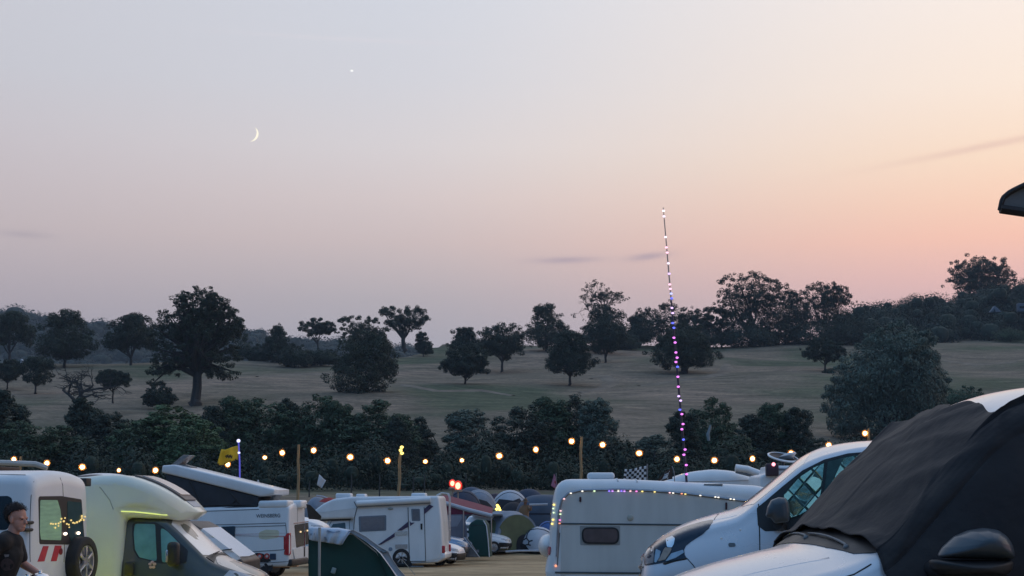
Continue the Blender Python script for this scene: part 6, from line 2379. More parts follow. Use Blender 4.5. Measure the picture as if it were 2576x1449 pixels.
# lit dome in the back row
t, sf = dome('tent', 'pale dome tent with yellow lights under its porch, back row', 1203, 1312, 100, 2.5, 2.05, 2.5, TENT_PALE, 0,
             door=[[(-.75, .1), (.95, .1), (.85, .9), (.5, 1.25), (.05, 1.38), (-.4, 1.2), (-.72, .8)]], door_m=TENT_DARK, poles=2)
t.matrix_world = Matrix.Translation(at(1205, 1312, 100))
bpy.context.view_layer.update()
lamps_on(t, [Z4(635, 460), Z4(675, 452), Z4(660, 445)], 98.5, .08)
t, sf = dome('tent', 'white topped dome tent with a dark side, behind the cloaked person', 1283, 1316, 104, 2.8, 2.2, 2.6, TENT_WHITE, 0,
             door=[[(-1.2, .1), (1.15, .1), (1.1, 1.0), (.6, 1.6), (.2, 1.45), (-.2, 1.5), (-.7, 1.55), (-1.15, .9)]], door_m=TENT_DARK)
t, sf = dome('tent', 'low pale tent with a bright arched pole, left of the cloaked person', 1292, 1322, 96, 1.9, 1.45, 2.0, TENT_DARK, 0, poles=1)
t = thing('light_bunch', 'cluster of yellow lights hanging between the back row tents', 'lights', Matrix.Translation(at(1253, 1310, 97)))
bpy.context.view_layer.update()
bm = bmesh.new()
tube(bm, [(0, 0, -.4), (0, 0, 1.0)], .03, 6)
obj('post', bm, GREYPLASTIC, t)
lamps_on(t, [Z4(935, 440), Z4(950, 460), Z4(960, 480), Z4(922, 495), Z4(972, 508), Z4(945, 478)], 97, .085)
# big slate blue tent
t, sf = dome('tent', 'large slate blue tent with a pale roof pole, left of the caravan', 1372, 1332, 92, 3.6, 2.05, 3.0, TENT_BLUE, 0, n=3.0, poles=1, pole_m=mat('dim pale pole', (.3, .36, .42), .5))
obj('window_band', sf.patch([(-1.5, .85), (1.5, .85), (1.5, .95), (-1.5, .95)], 'R', .02, .2), mat('navy band', (.015, .022, .04), .7), t)
bm = bmesh.new()
tube(bm, [Vector((-.95, -1.7, 1.42)), Vector((.1, -1.7, 1.45))], .07, 6)
obj('rolled_blind', bm, TENT_WHITE, t)
# tunnel tent with arched doors
t, sf = tunnel('tent', 'grey tunnel tent with olive arched doors, between the white car and the white dome', 1272, 1384, 79.5, 2.6, 1.95, 2.6, TENT_PALE, -62)
# its open ends face the field
def arch_poly(cx, w, h, z0=.05, n=14):
    return [(cx - w / 2, z0)] + [(cx + w / 2 * -math.cos(a), z0 + (h - z0) * (.35 + .65 * math.sin(a))) for a in np.linspace(0, math.pi, n)] + [(cx + w / 2, z0)]
obj('door_panel', sf.patch([(y, z) for y, z in arch_poly(-.05, 2.2, 1.75)], 'F', .02, .15), TENT_OLIVE, t)
obj('dark_opening', sf.patch([(y, z) for y, z in arch_poly(.35, .9, .8)], 'F', .035, .15), TENT_DARK, t)
obj('side_door', sf.patch(arch_poly(.5, 1.1, 1.5), 'R', .02, .15), TENT_OLIVE, t)
obj('blue_panel', sf.patch([(-.45, .05), (-.05, .05), (-.1, 1.5), (-.4, 1.5)], 'R', .022, .15), TENT_ROYAL, t)
# white dome with a lizard shaped print
t, sf = dome('tent', 'white dome tent with a dark lizard shaped print, beside the caravan', 1352, 1384, 79, 2.05, 1.2, 2.0, TENT_WHITE, 0,
             door=[[(-.95, .02), (-.4, .02), (-.62, .3), (-.72, .34)]], door_m=TENT_DARK)
pr = bmesh.new()
prn = mat('dark lizard print', (.03, .035, .05), .7)
for a in ([(-.35, 1.0), (-.5, .82), (-.55, .6), (-.42, .45), (-.46, .3)], [(-.5, .82), (-.62, .9)], [(-.35, 1.0), (-.2, 1.04)], [(-.42, .45), (-.25, .5)], [(-.46, .3), (-.34, .26)], [(-.55, .6), (-.68, .52)], [(-.46, .3), (-.58, .28)]):
    sf.line(a, 'R', .035, .0, .05, 6, bm=pr)
obj('lizard_print', pr, prn, t)
dome('tent', 'small bright blue tent peeping out behind the white lizard dome', 1378, 1372, 86, 1.4, 1.35, 1.5, TENT_ROYAL, 0)
TENT_NAVY = mat('navy tent cloth', (.03, .045, .08), .75, noise=.2, bump=.2, bscale=3)
TENT_PLUM = mat('plum tent cloth', (.06, .04, .06), .75, noise=.2, bump=.2, bscale=3)
dome('tent', 'dark navy dome tent under the red lanterns', 1165, 1296, 92, 2.2, 1.5, 2.2, TENT_NAVY, 0)
dome('tent', 'dim grey tent between the red lanterns and the lit dome', 1186, 1290, 108, 2.4, 1.8, 2.2, TENT_BLUE, 0, poles=1)
dome('tent', 'dark plum tent between the lit dome and the white topped dome', 1246, 1296, 106, 2.0, 1.5, 2.0, TENT_PLUM, 0)
dome('tent', 'dark tent with a pale pole right behind the cloaked person', 1330, 1300, 106, 2.6, 1.9, 2.2, TENT_NAVY, 0, poles=1)
dome('tent', 'low olive tent in front of the lit dome', 1222, 1326, 90, 1.9, 1.2, 1.8, TENT_OLIVE, 0)
dome('tent', 'small white dome tent behind the nose of the white coach built motorhome', 798, 1300, 92, 1.5, 1.2, 1.6, TENT_PALE, 0, poles=1)
# red parasol edge beyond it
t = thing('parasol', 'red parasol with a white rim behind the white coach built motorhome', 'parasol', Matrix.Translation(at(815, 1330, 90)))
bm = bmesh.new()
lathe(bm, [(0, 1.92), (.2, 1.88), (.45, 1.75), (.6, 1.6)], 10, Matrix.Translation((.05, 0, -.15)) @ Matrix.Rotation(.15, 4, 'Y'))
obj('canopy', bm, mat('red parasol cloth', (.3, .03, .03), .8), t)
bm = bmesh.new()
tube(bm, [at(796, 1247, 90) - at(815, 1330, 90), at(812, 1249, 90) - at(815, 1330, 90), at(832, 1257, 90) - at(815, 1330, 90)], .06, 6)
obj('rim', bm, TENT_WHITE, t)
bm = bmesh.new()
tube(bm, [(.05, 0, -.8), (.05, 0, 1.75)], .03, 6)
obj('pole', bm, GREYPLASTIC, t)


def awning_red():
    d = 74.0
    p = at(1115, 1392, d)
    t = thing('awning', 'maroon awning with a white sloping roof edge, behind the white coach built motorhome', 'awning', Matrix.Translation(p))
    Lc = lambda x, y, dd=d: at(x, y, dd) - p
    bm = bmesh.new()
    a, b = Lc(1108, 1262), Lc(1238, 1298)
    tube(bm, [a, a.lerp(b, .5) + Vector((0, 0, -.03)), b], .1, 8)
    obj('roof_edge', bm, TENT_WHITE, t)
    def sheet(q, m, nm, th=.03):
        bm = bmesh.new()
        v = [bm.verts.new(Lc(x, y)) for x, y in q]
        f = bm.faces.new(v)
        r = bmesh.ops.extrude_face_region(bm, geom=[f])
        bmesh.ops.translate(bm, verts=[e for e in r['geom'] if isinstance(e, bmesh.types.BMVert)], vec=(0, th, 0))
        return obj(nm, bm, m, t)
    sheet([(1112, 1264), (1232, 1298), (1228, 1302), (1190, 1294), (1165, 1294), (1117, 1295)], MAROON, 'valance')
    sheet([(1117, 1295), (1168, 1293), (1176, 1342), (1165, 1396), (1119, 1396)], GREYCLOTH, 'side_wall')
    bm = bmesh.new()
    rows = []
    for j in range(2):
        rows.append([bm.verts.new(Lc(x, y) + Vector((0, j * 2.6, j * .35))) for x, y in ((1108, 1262), (1175, 1279), (1238, 1297))])
    grid_faces(bm, rows)
    r = bmesh.ops.extrude_face_region(bm, geom=bm.faces[:])
    bmesh.ops.translate(bm, verts=[e for e in r['geom'] if isinstance(e, bmesh.types.BMVert)], vec=(0, 0, -.03))
    obj('roof_sheet', bm, MAROON, t)
    sheet([(1120, 1297), (1160, 1297), (1162, 1304), (1150, 1324), (1128, 1326)], mat('pale mauve window sheet', (.3, .29, .33), .6, noise=.1), 'window', -.02)
    for x in (1119, 1166, 1236):
        bm = bmesh.new()
        y0 = 1266 if x < 1150 else 1280 if x < 1200 else 1298
        tube(bm, [Lc(x, y0), Lc(x, 1398)], .03, 6)
        obj('upright', bm, STEEL, t)
    return t


awning_red()


def toilet_tent():
    d = 73.0
    M = Matrix.Translation(at(1208, 1400, d)) @ Matrix.Rotation(math.radians(-8), 4, 'Z')
    t = thing('toilet_tent', 'tall narrow dark green tent standing between the parked cars', 'tent', M)
    bm = bmesh.new()
    poly = [(-.52, 0), (.5, 0), (.36, 1.45), (.2, 1.66), (-.1, 1.7), (-.42, 1.5), (-.5, 1.1)]
    bm = extrude_profile(poly, .95, .06, [.02, .02, .2, .2, .2, .2, .4], 3, 5)
    sf = Surface(bm)
    obj('walls', bm, TENT_GREEN, t, 45)
    bm = bmesh.new()
    tube(bm, [(.5, -.5, 0), (.44, -.5, .8), (.36, -.48, 1.4), (.22, -.45, 1.62)], .025, 6)
    obj('edge_pole', bm, mat('pale tent pole', (.6, .62, .66), .5), t)
    obj('roof_seam', sf.line([(-.45, 1.4), (0, 1.43), (.36, 1.4)], 'R', .012), TENT_DARK, t)
    obj('door_patch', sf.patch([(-.1, .2), (.02, .2), (.02, .32), (-.1, .32)], 'R', .01, .1), GREYCLOTH, t)
    obj('side_tag', sf.patch(round_poly([(-.54, .9), (-.44, .9), (-.44, 1.05), (-.54, 1.05)], .03), 'R', .02, .1), TENT_WHITE, t)
    t2 = thing('folded_chair', 'folded grey camping chair leaning left of the dark green tent', 'chair', Matrix.Translation(at(1190, 1402, 71)))
    bm = extrude_profile([(-.35, 0), (.28, 0), (.1, .35), (-.25, .85), (-.42, .9), (-.3, .4)], .25, .05, .06, 3, 4)
    obj('seat_cloth', bm, mat('grey folded cloth', (.13, .14, .16), .8, noise=.3, nscale=4), t2, 45)
    bm = bmesh.new()
    tube(bm, [(-.42, -.14, .9), (.3, -.14, 0)], .015, 6)
    obj('leg', bm, STEEL, t2)
    bm = bmesh.new()
    tube(bm, [(-.1, -.15, .5), (-.4, -.15, 0)], .015, 6)
    obj('leg', bm, STEEL, t2)


toilet_tent()

CARL = Loft(4.1, s=[0, .04, .12, .3, .6, .95, 1.15, 1.5, 1.85, 2.1, 2.9, 3.6, 3.95, 4.06, 4.1],
            W=[.5, .66, .74, .80, .83, .85, .86, .86, .86, .86, .86, .85, .82, .78, .72],
            Wt=[.4, .56, .62, .68, .7, .72, .72, .67, .62, .6, .6, .62, .6, .56, .5],
            ze=[.5, .6, .68, .76, .84, .9, .94, 1.16, 1.36, 1.42, 1.42, 1.3, 1.0, .9, .8],
            zt=[.55, .66, .73, .82, .9, .965, 1.0, 1.24, 1.44, 1.5, 1.5, 1.38, 1.05, .95, .85], zb=.2, r=.08)


def car(label, px, base, d, head, m, bumper, screen=GLASS, lift=1.0, name='car'):
    M = Matrix.Translation(at(px, base, d)) @ Matrix.Rotation(math.radians(head), 4, 'Z') @ Matrix.Translation((-2.05, 0, 0)) @ Matrix.Diagonal((1, 1, lift, 1))
    t = thing(name, label, 'car', M, 'cars parked in the far camp')
    bm = CARL.build(.1)
    sf = Surface(bm)
    obj('body', bm, m, t, 50)
    L2 = 2.05
    ws = [(L2 - 1.16, -.6), (L2 - 1.12, 0), (L2 - 1.16, .6), (L2 - 1.78, .52), (L2 - 1.82, 0), (L2 - 1.78, -.52)]
    obj('windscreen', sf.patch(ws, 'T', .006, .1), screen, t)
    obj('bumper', sf.patch(round_poly([(-.66, .21), (.66, .21), (.7, .48), (-.7, .48)], .05), 'F', .02, .08), bumper, t)
    for ax in 'LR':
        obj('bumper_side', sf.patch([(L2 - .02, .22), (L2 - .55, .22), (L2 - .5, .52), (L2 - .05, .5)], ax, .015, .1), bumper, t)
        obj('side_window', sf.patch(round_poly([(L2 - 1.35, .98), (L2 - 3.3, .98), (L2 - 3.1, 1.34), (L2 - 1.85, 1.34)], .06), ax, .006, .1), GLASS, t)
    for s in (1, -1):
        obj('headlight', sf.patch(round_poly([(s * .42, .56), (s * .7, .58), (s * .74, .7), (s * .46, .66)], .03), 'F', .012, .05), mat('headlight glass', (.35, .38, .42), .08), t)
    add_wheels(t, (L2 - .75, L2 - .75 - 2.5), .86, .29, .18)
    return t


car('white car with a black front bumper poking out behind the white coach built motorhome', 1163, 1421, 67, -14, WHITE, BLACK)
car('silver blue car behind the white one, half hidden by the coach built motorhome', 1182, 1403, 71, -14, BLUEPAINT, DARKGREY)
t = car('white car with dark bumper and raised hatch tent, right of the dark green tent', 1286, 1391, 78, -6, WHITE, BLACK)
# people carrier box with open side behind it
M = Matrix.Translation(at(1232, 1392, 79.5))
t = thing('van', 'small white van with a dark open side door and a red coat hung inside', 'van', M)
bm = extrude_profile([(-1.2, .25), (.9, .25), (.95, 1.0), (.55, 1.75), (.35, 1.85), (-1.0, 1.85), (-1.25, 1.5)], 1.6, .12, [.1, .1, .3, .2, .15, .2, .3], 4, 4)
sf = Surface(bm)
obj('body', bm, WHITE, t, 45)
obj('open_doorway', sf.patch(round_poly([(-.55, .9), (.12, .9), (.1, 1.62), (-.5, 1.65)], .08), 'R', .01, .12), TENT_DARK, t)
obj('lower_panel', sf.patch(round_poly([(-.4, .35), (.6, .35), (.6, .8), (-.4, .82)], .06), 'R', .01, .12), WHITE, t)
obj('red_coat', sf.patch(round_poly([(.2, .75), (.45, .75), (.42, 1.28), (.3, 1.32), (.22, 1.25)], .06), 'R', .05, .08, .05), mat('red coat cloth', (.3, .03, .05), .8, noise=.2), t)
bm = bmesh.new()
box(bm, (-.1, -1.2, 1.9), (1.5, .9, .05), Matrix.Rotation(-.12, 3, 'X'), .02)
obj('raised_awning', bm, TENT_WHITE, t)
for x in (-.75, .55):
    for s in (1, -1):
        wheel(t, x, s * .81, .28, .18)
# long pale groundsheet edge in front of the tents
t = thing('groundsheet', 'long pale rolled groundsheet lying in front of the far tents', 'groundsheet', Matrix.Translation(at(1310, 1386, 76)))
bm = bmesh.new()
a, b = at(1272, 1388, 76) - at(1310, 1386, 76), at(1378, 1384, 76) - at(1310, 1386, 76)
tube(bm, [a, a.lerp(b, .3) + Vector((0, 0, .02)), a.lerp(b, .7), b], .055, 6)
obj('roll', bm, TENT_WHITE, t)

# ---------------------------------------------------------------- people
SKIN = mat('skin', (.52, .25, .18), .55, noise=.08, nscale=8)
SKIN_DIM = mat('tanned skin', (.3, .17, .13), .6, noise=.1, nscale=8)
HAIR = mat('dark brown hair', (.02, .012, .012), .7, noise=.3, nscale=20, bump=.4, bscale=60)
TEE = mat('black t shirt cotton', (.012, .011, .012), .85, noise=.25, nscale=6, bump=.2, bscale=12)
DENIM = mat('dark denim', (.02, .025, .04), .85, noise=.2)


def limb(bm, pts, rs, n=14):
    """capsule chain; overlapping pieces melt together in the remesh"""
    for (a, ra), (b, rb) in zip(zip(pts, rs), list(zip(pts, rs))[1:]):
        a, b = Vector(a), Vector(b)
        m = 6
        tube(bm, [a.lerp(b, k / m) for k in range(m + 1)], [ra + (rb - ra) * k / m for k in range(m + 1)], n)
    for p, r in zip(pts, rs):
        ball(bm, p, r, 2)


def hand(bm, wrist, fwd, up, side, s=1.0, curl=.5):
    """palm, four unequal bent fingers and a thumb on the side"""
    f, u, sd = Vector(fwd).normalized(), Vector(up).normalized(), Vector(side).normalized()
    w = Vector(wrist)
    for k in range(4):
        o = (k - 1.5) * .021 * s
        limb(bm, [w + sd * o * .6, w + f * .085 * s + sd * o], [.016 * s, .0135 * s], 8)
        ln = (.068, .078, .072, .056)[k] * s
        p0 = w + f * .088 * s + sd * o
        p1 = p0 + (f * math.cos(curl * .6) - u * math.sin(curl * .6)) * ln * .5
        p2 = p1 + (f * math.cos(curl * 1.3) - u * math.sin(curl * 1.3)) * ln * .32
        p3 = p2 + (f * math.cos(curl * 2) - u * math.sin(curl * 2)) * ln * .26
        limb(bm, [p0, p1, p2, p3], [.0105 * s, .0098 * s, .009 * s, .008 * s], 8)
    t0 = w + f * .03 * s + sd * .028 * s
    t1 = t0 + (f * .6 + sd * .8).normalized() * .04 * s
    t2 = t1 + (f * .9 + sd * .3 - u * .2).normalized() * .034 * s
    limb(bm, [w + f * .015 * s, t0, t1, t2], [.017 * s, .0145 * s, .012 * s, .010 * s], 8)


def head(bm, c, face, s=1.0):
    """skull, jaw, nose, lips, brow, ears; face points where the person looks"""
    f = Vector(face).normalized()
    u = Vector((0, 0, 1))
    sd = f.cross(u).normalized()
    B = Matrix((f, sd, u)).transposed()
    c = Vector(c)

    def e(p, r, S, sub=3):
        q = bmesh.ops.create_icosphere(bm, subdivisions=sub, radius=r * s)
        for v in q['verts']:
            v.co = c + B @ (Vector((v.co.x * S[0], v.co.y * S[1], v.co.z * S[2])) + Vector(p) * s)
    e((-.012, 0, .03), .1, (.98, .78, .9))
    e((.018, 0, -.035), .078, (.86, .8, 1.0))
    e((.045, 0, -.085), .042, (.9, 1.0, .8))
    e((.096, 0, -.022), .017, (1.0, .75, 1.5))
    e((.108, 0, -.034), .0125, (1, 1, .8))
    e((.078, 0, -.067), .019, (.7, 1.4, .5))
    e((.08, .03, .012), .02, (.6, 1.2, .55))
    e((.08, -.03, .012), .02, (.6, 1.2, .55))
    e((0, .078, -.015), .03, (.6, .35, 1.1))
    e((0, -.078, -.015), .03, (.6, .35, 1.1))
    return B, c


def person_man():
    px, d = 41, 15.4
    x = px_x(px, d)
    M = Matrix.Translation((x, d, 1.4 - (1272 - 1263) / 258 - 1.745))
    t = thing('person', 'person with short dark hair in a black T shirt, by pots at the left edge', 'person', M)
    bm = bmesh.new()
    hc = (.015, 0, 1.625)
    B, c = head(bm, hc, (1, -.42, -.1), 1.06)
    limb(bm, [(-.03, 0, 1.42), (-.005, 0, 1.54)], [.062, .056])
    limb(bm, [(-.17, .0, .98), (-.14, 0, 1.12), (-.09, 0, 1.28), (-.06, 0, 1.38)], [.145, .135, .15, .12])
    for s in (1, -1):
        limb(bm, [(-.06, s * .08, 1.40), (-.06, s * .19, 1.40)], [.075, .068])
        limb(bm, [(-.17, s * .09, .96), (-.13, s * .1, .52), (-.17, s * .11, .1)], [.1, .068, .048])
        limb(bm, [(-.18, s * .11, .06), (-.02, s * .13, .04)], [.045, .038])
    arms = {-1: [(-.08, -.2, 1.40), (-.24, -.33, 1.13), (.0, -.45, 1.02)], 1: [(-.05, .19, 1.40), (.02, .23, 1.18), (.24, .14, 1.07)]}
    for s, a in arms.items():
        limb(bm, a, [.055, .042, .029])
        fw = (Vector(a[2]) - Vector(a[1])).normalized()
        sd = fw.cross(Vector((0, 0, 1))).normalized() * (-s)
        hand(bm, a[2], fw, (0, 0, 1), sd, 1.0, .55)
    me = remesh(bm, .0065, 3)
    me.materials.append(SKIN)
    smooth_mesh(me, 180)
    body = link('body', me, t)
    # hair: a close cap over crown, back and temples
    bm = bmesh.new()
    q = bmesh.ops.create_icosphere(bm, subdivisions=4, radius=.107 * 1.04)
    for v in q['verts']:
        p = Vector((v.co.x * .98, v.co.y * .82, v.co.z * .92)) + Vector((-.018, 0, .04))
        v.co = c + B @ p
    I = B.transposed()
    kill = [v for v in bm.verts if (I @ (v.co - c)).z < .055 - .9 * min(0, (I @ (v.co - c)).x + .0) * -1 + max(0, (I @ (v.co - c)).x) * .42 - .0 and (I @ (v.co - c)).x > -.045]
    kill += [v for v in bm.verts if (I @ (v.co - c)).z < -.055]
    bmesh.ops.delete(bm, geom=list(set(kill)), context='VERTS')
    h = obj('hair', bm, HAIR, t, 180)
    so = h.modifiers.new('thickness', 'SOLIDIFY')
    so.thickness = .012
    # short rough strands over the cap
    hv = [(v.co.copy(), v.normal.copy()) for v in h.data.vertices]
    rs = np.random.default_rng(4)
    V = []
    for k in rs.integers(0, len(hv), 2600):
        p, n_ = hv[k]
        n_ = (p - c).normalized()
        p = p + Vector(rs.normal(size=3)) * .006 + n_ * .008
        a = (n_ * .5 + Vector(rs.normal(size=3)) * .5 + Vector((.25, 0, -.5))).normalized()
        b_ = a.cross(n_).normalized() * .0022
        L_ = rs.uniform(.008, .017)
        V += [p - b_, p + b_, p + a * L_ + b_ * .3, p + a * L_ - b_ * .3]
    st = raw_mesh('strands', V, np.arange(len(V)).reshape(-1, 4), HAIR)
    link('strands', st, h)
    # eyes
    for s in (1, -1):
        bm = bmesh.new()
        ball(bm, c + B @ Vector((.088, s * .032, .0)), .009, 2)
        obj('eye', bm, mat('eye', (.05, .04, .04), .15), t)
    # shirt
    bm = bmesh.new()
    limb(bm, [(-.17, .0, .93), (-.14, 0, 1.10), (-.09, 0, 1.28), (-.055, 0, 1.385)], [.175, .165, .18, .135])
    for s in (1, -1):
        limb(bm, [(-.06, s * .06, 1.405), (-.06, s * .19, 1.40)], [.092, .085])
        a = [Vector(p) for p in arms[s]]
        limb(bm, [a[0], a[0].lerp(a[1], .72)], [.078, .068])
    me = remesh(bm, .012, 5)
    me.materials.append(TEE)
    smooth_mesh(me, 180)
    sh = link('t_shirt', me, t)
    bv = bmesh.new()
    bv.from_mesh(me)
    sf = Surface(bv)
    bv.free()
    ring = [(-.02 + .055 * math.cos(a), 1.19 + .06 * math.sin(a)) for a in np.linspace(0, 6.0, 14)]
    obj('chest_print', sf.patch(ring, 'R', .003, .04, .005), mat('faded brown print', (.05, .034, .034), .9, noise=.6, nscale=30), sh)
    obj('chest_badge', sf.patch([(-.045, 1.285), (.0, 1.285), (-.005, 1.265), (-.035, 1.26)], 'R', .003, .02, .005), mat('pale badge print', (.2, .19, .2), .9), sh)
    bm = bmesh.new()
    limb(bm, [(-.175, 0, .92), (-.175, 0, .98)], [.17, .165])
    for s in (1, -1):
        limb(bm, [(-.17, s * .09, .92), (-.13, s * .1, .52), (-.17, s * .11, .1)], [.125, .092, .075])
    me = remesh(bm, .014, 4)
    me.materials.append(DENIM)
    smooth_mesh(me, 180)
    link('trousers', me, t)
    # camping table and pots
    z0 = M.translation.z
    tb = thing('camping_table', 'grey folding camping table under the cooking pots, left edge', 'table', Matrix.Translation((px_x(102, 15.1), 15.1, z0)))
    bm = bmesh.new()
    box(bm, (0, 0, .86), (1.0, .55, .03), None, .008)
    obj('table_top', bm, mat('grey table top', (.25, .25, .25), .5), tb)
    for sx in (-.45, .45):
        for sy in (-.22, .22):
            bm = bmesh.new()
            tube(bm, [(sx, sy, 0), (sx * .95, sy, .85)], .014, 6)
            obj('leg', bm, STEEL, tb)

    def pot(name, label, px, r, h, m, lid=True, dy=0.0):
        o = thing(name, label, 'pan', Matrix.Translation((px_x(px, 15.1 + dy), 15.1 + dy, z0 + .876)))
        bm = bmesh.new()
        lathe(bm, [(0, 0), (r * .95, 0), (r, .02), (r, h), (r + .006, h + .004), (r - .004, h + .002), (r - .006, h - .01)], 28)
        obj('pan', bm, m, o, 50)
        bm = bmesh.new()
        lathe(bm, [(r * .99, h + .005), (r * .8, h + .022), (r * .3, h + .036), (.018, h + .038), (.014, h + .05), (.026, h + .06), (0, h + .066)], 28)
        obj('lid', bm, CHROME, o, 40)
        bm = bmesh.new()
        tube(bm, [(r, 0, h * .8), (r + .17, -.02, h * .95)], .012, 8)
        obj('handle', bm, BLACK, o)
    pot('saucepan', 'large shiny steel saucepan with a lid in front of the man in black', 78, .13, .17, CHROME)
    pot('saucepan', 'smaller steel saucepan with a lid behind the large one', 108, .09, .20, CHROME, dy=.15)
    j = thing('jar', 'amber glass jar beside the steel saucepans', 'jar', Matrix.Translation((px_x(128, 15.0), 15.0, z0 + .876)))
    bm = bmesh.new()
    lathe(bm, [(0, 0), (.055, 0), (.06, .02), (.06, .12), (.045, .15), (.045, .16)], 20)
    obj('jar', bm, mat('amber glass', (.22, .12, .03), .15, noise=.3, nscale=12), j)
    bm = bmesh.new()
    lathe(bm, [(.05, .16), (.05, .185), (0, .187)], 20)
    obj('lid', bm, BLACK, j)


person_man()


def cloaked_person():
    d = 84.0
    p = at(1320, 1343, d)
    M = Matrix.Translation(p) @ Matrix.Scale(1.03, 4)
    t = thing('person', 'person in a long tan cloak and wide brimmed hat, standing among the far tents', 'person', M)
    bm = bmesh.new()
    B, c = head(bm, (.03, 0, 1.56), (.3, 1, 0), .95)
    limb(bm, [(0, 0, 1.36), (.02, 0, 1.48)], [.06, .05])
    limb(bm, [(0, 0, .9), (0, 0, 1.1), (0, 0, 1.3)], [.13, .13, .14])
    arms = {1: [(.16, 0, 1.36), (.27, -.1, 1.22), (.30, -.2, 1.3)], -1: [(-.16, 0, 1.36), (-.24, -.02, 1.1), (-.22, -.1, .9)]}
    for s in (1, -1):
        limb(bm, [(0, 0, 1.36), (s * .16, 0, 1.36)], [.08, .065])
        limb(bm, [(s * .09, 0, .9), (s * .09, 0, .5), (s * .09, 0, .08)], [.09, .06, .045])
        limb(bm, [(s * .09, 0, .05), (s * .1, .12, .04)], [.045, .035])
        a = arms[s]
        limb(bm, a, [.055, .04, .028])
        fw = (Vector(a[2]) - Vector(a[1])).normalized()
        hand(bm, a[2], fw, (0, 1, 0), (s, 0, 0), 1.0, .4)
    me = remesh(bm, .009, 3)
    me.materials.append(SKIN_DIM)
    smooth_mesh(me, 180)
    link('body', me, t)
    cloak = mat('tan cloak cloth', (.2, .12, .065), .85, noise=.15, nscale=4, bump=.3, bscale=6)
    bm = bmesh.new()
    rows = []
    for z, rx, ry, ox in ((.06, .26, .2, .02), (.3, .235, .19, .01), (.7, .24, .18, -.03), (1.0, .26, .18, -.05), (1.25, .26, .17, -.03), (1.38, .21, .14, 0), (1.45, .1, .1, .01), (1.49, .075, .075, .02)):
        rows.append([bm.verts.new((ox + rx * math.cos(a) * (1 + .07 * math.sin(a * 7) * (1.4 - z)), ry * math.sin(a) * (1 + .07 * math.sin(a * 7) * (1.4 - z)), z)) for a in np.linspace(0, 2 * math.pi, 36, endpoint=False)])
    grid_faces(bm, rows, closed=True)
    bmesh.ops.recalc_face_normals(bm, faces=bm.faces)
    ck = obj('cloak', bm, cloak, t, 180)
    so = ck.modifiers.new('thickness', 'SOLIDIFY')
    so.thickness = .015
    bm = bmesh.new()
    limb(bm, [(.14, 0, 1.38), (.27, -.1, 1.23), (.295, -.17, 1.27)], [.1, .085, .07])
    me = remesh(bm, .015, 3)
    me.materials.append(cloak)
    smooth_mesh(me, 180)
    link('sleeve', me, ck)
    bm = bmesh.new()
    lathe(bm, [(.0, .21), (.04, .20), (.085, .12), (.105, .05), (.12, .03), (.22, .015), (.235, .0), (.12, .005), (.1, .0)], 26, Matrix.Translation((.035, 0, 1.62)) @ Matrix.Rotation(.06, 4, 'Y'))
    obj('hat', bm, mat('brown felt hat', (.12, .07, .035), .85, noise=.15), t, 60)
    bm = bmesh.new()
    lathe(bm, [(.107, .06), (.113, .035)], 24, Matrix.Translation((.035, 0, 1.62)) @ Matrix.Rotation(.06, 4, 'Y'))
    obj('hat_band', bm, mat('dark hat band', (.02, .014, .012), .8), t)


cloaked_person()

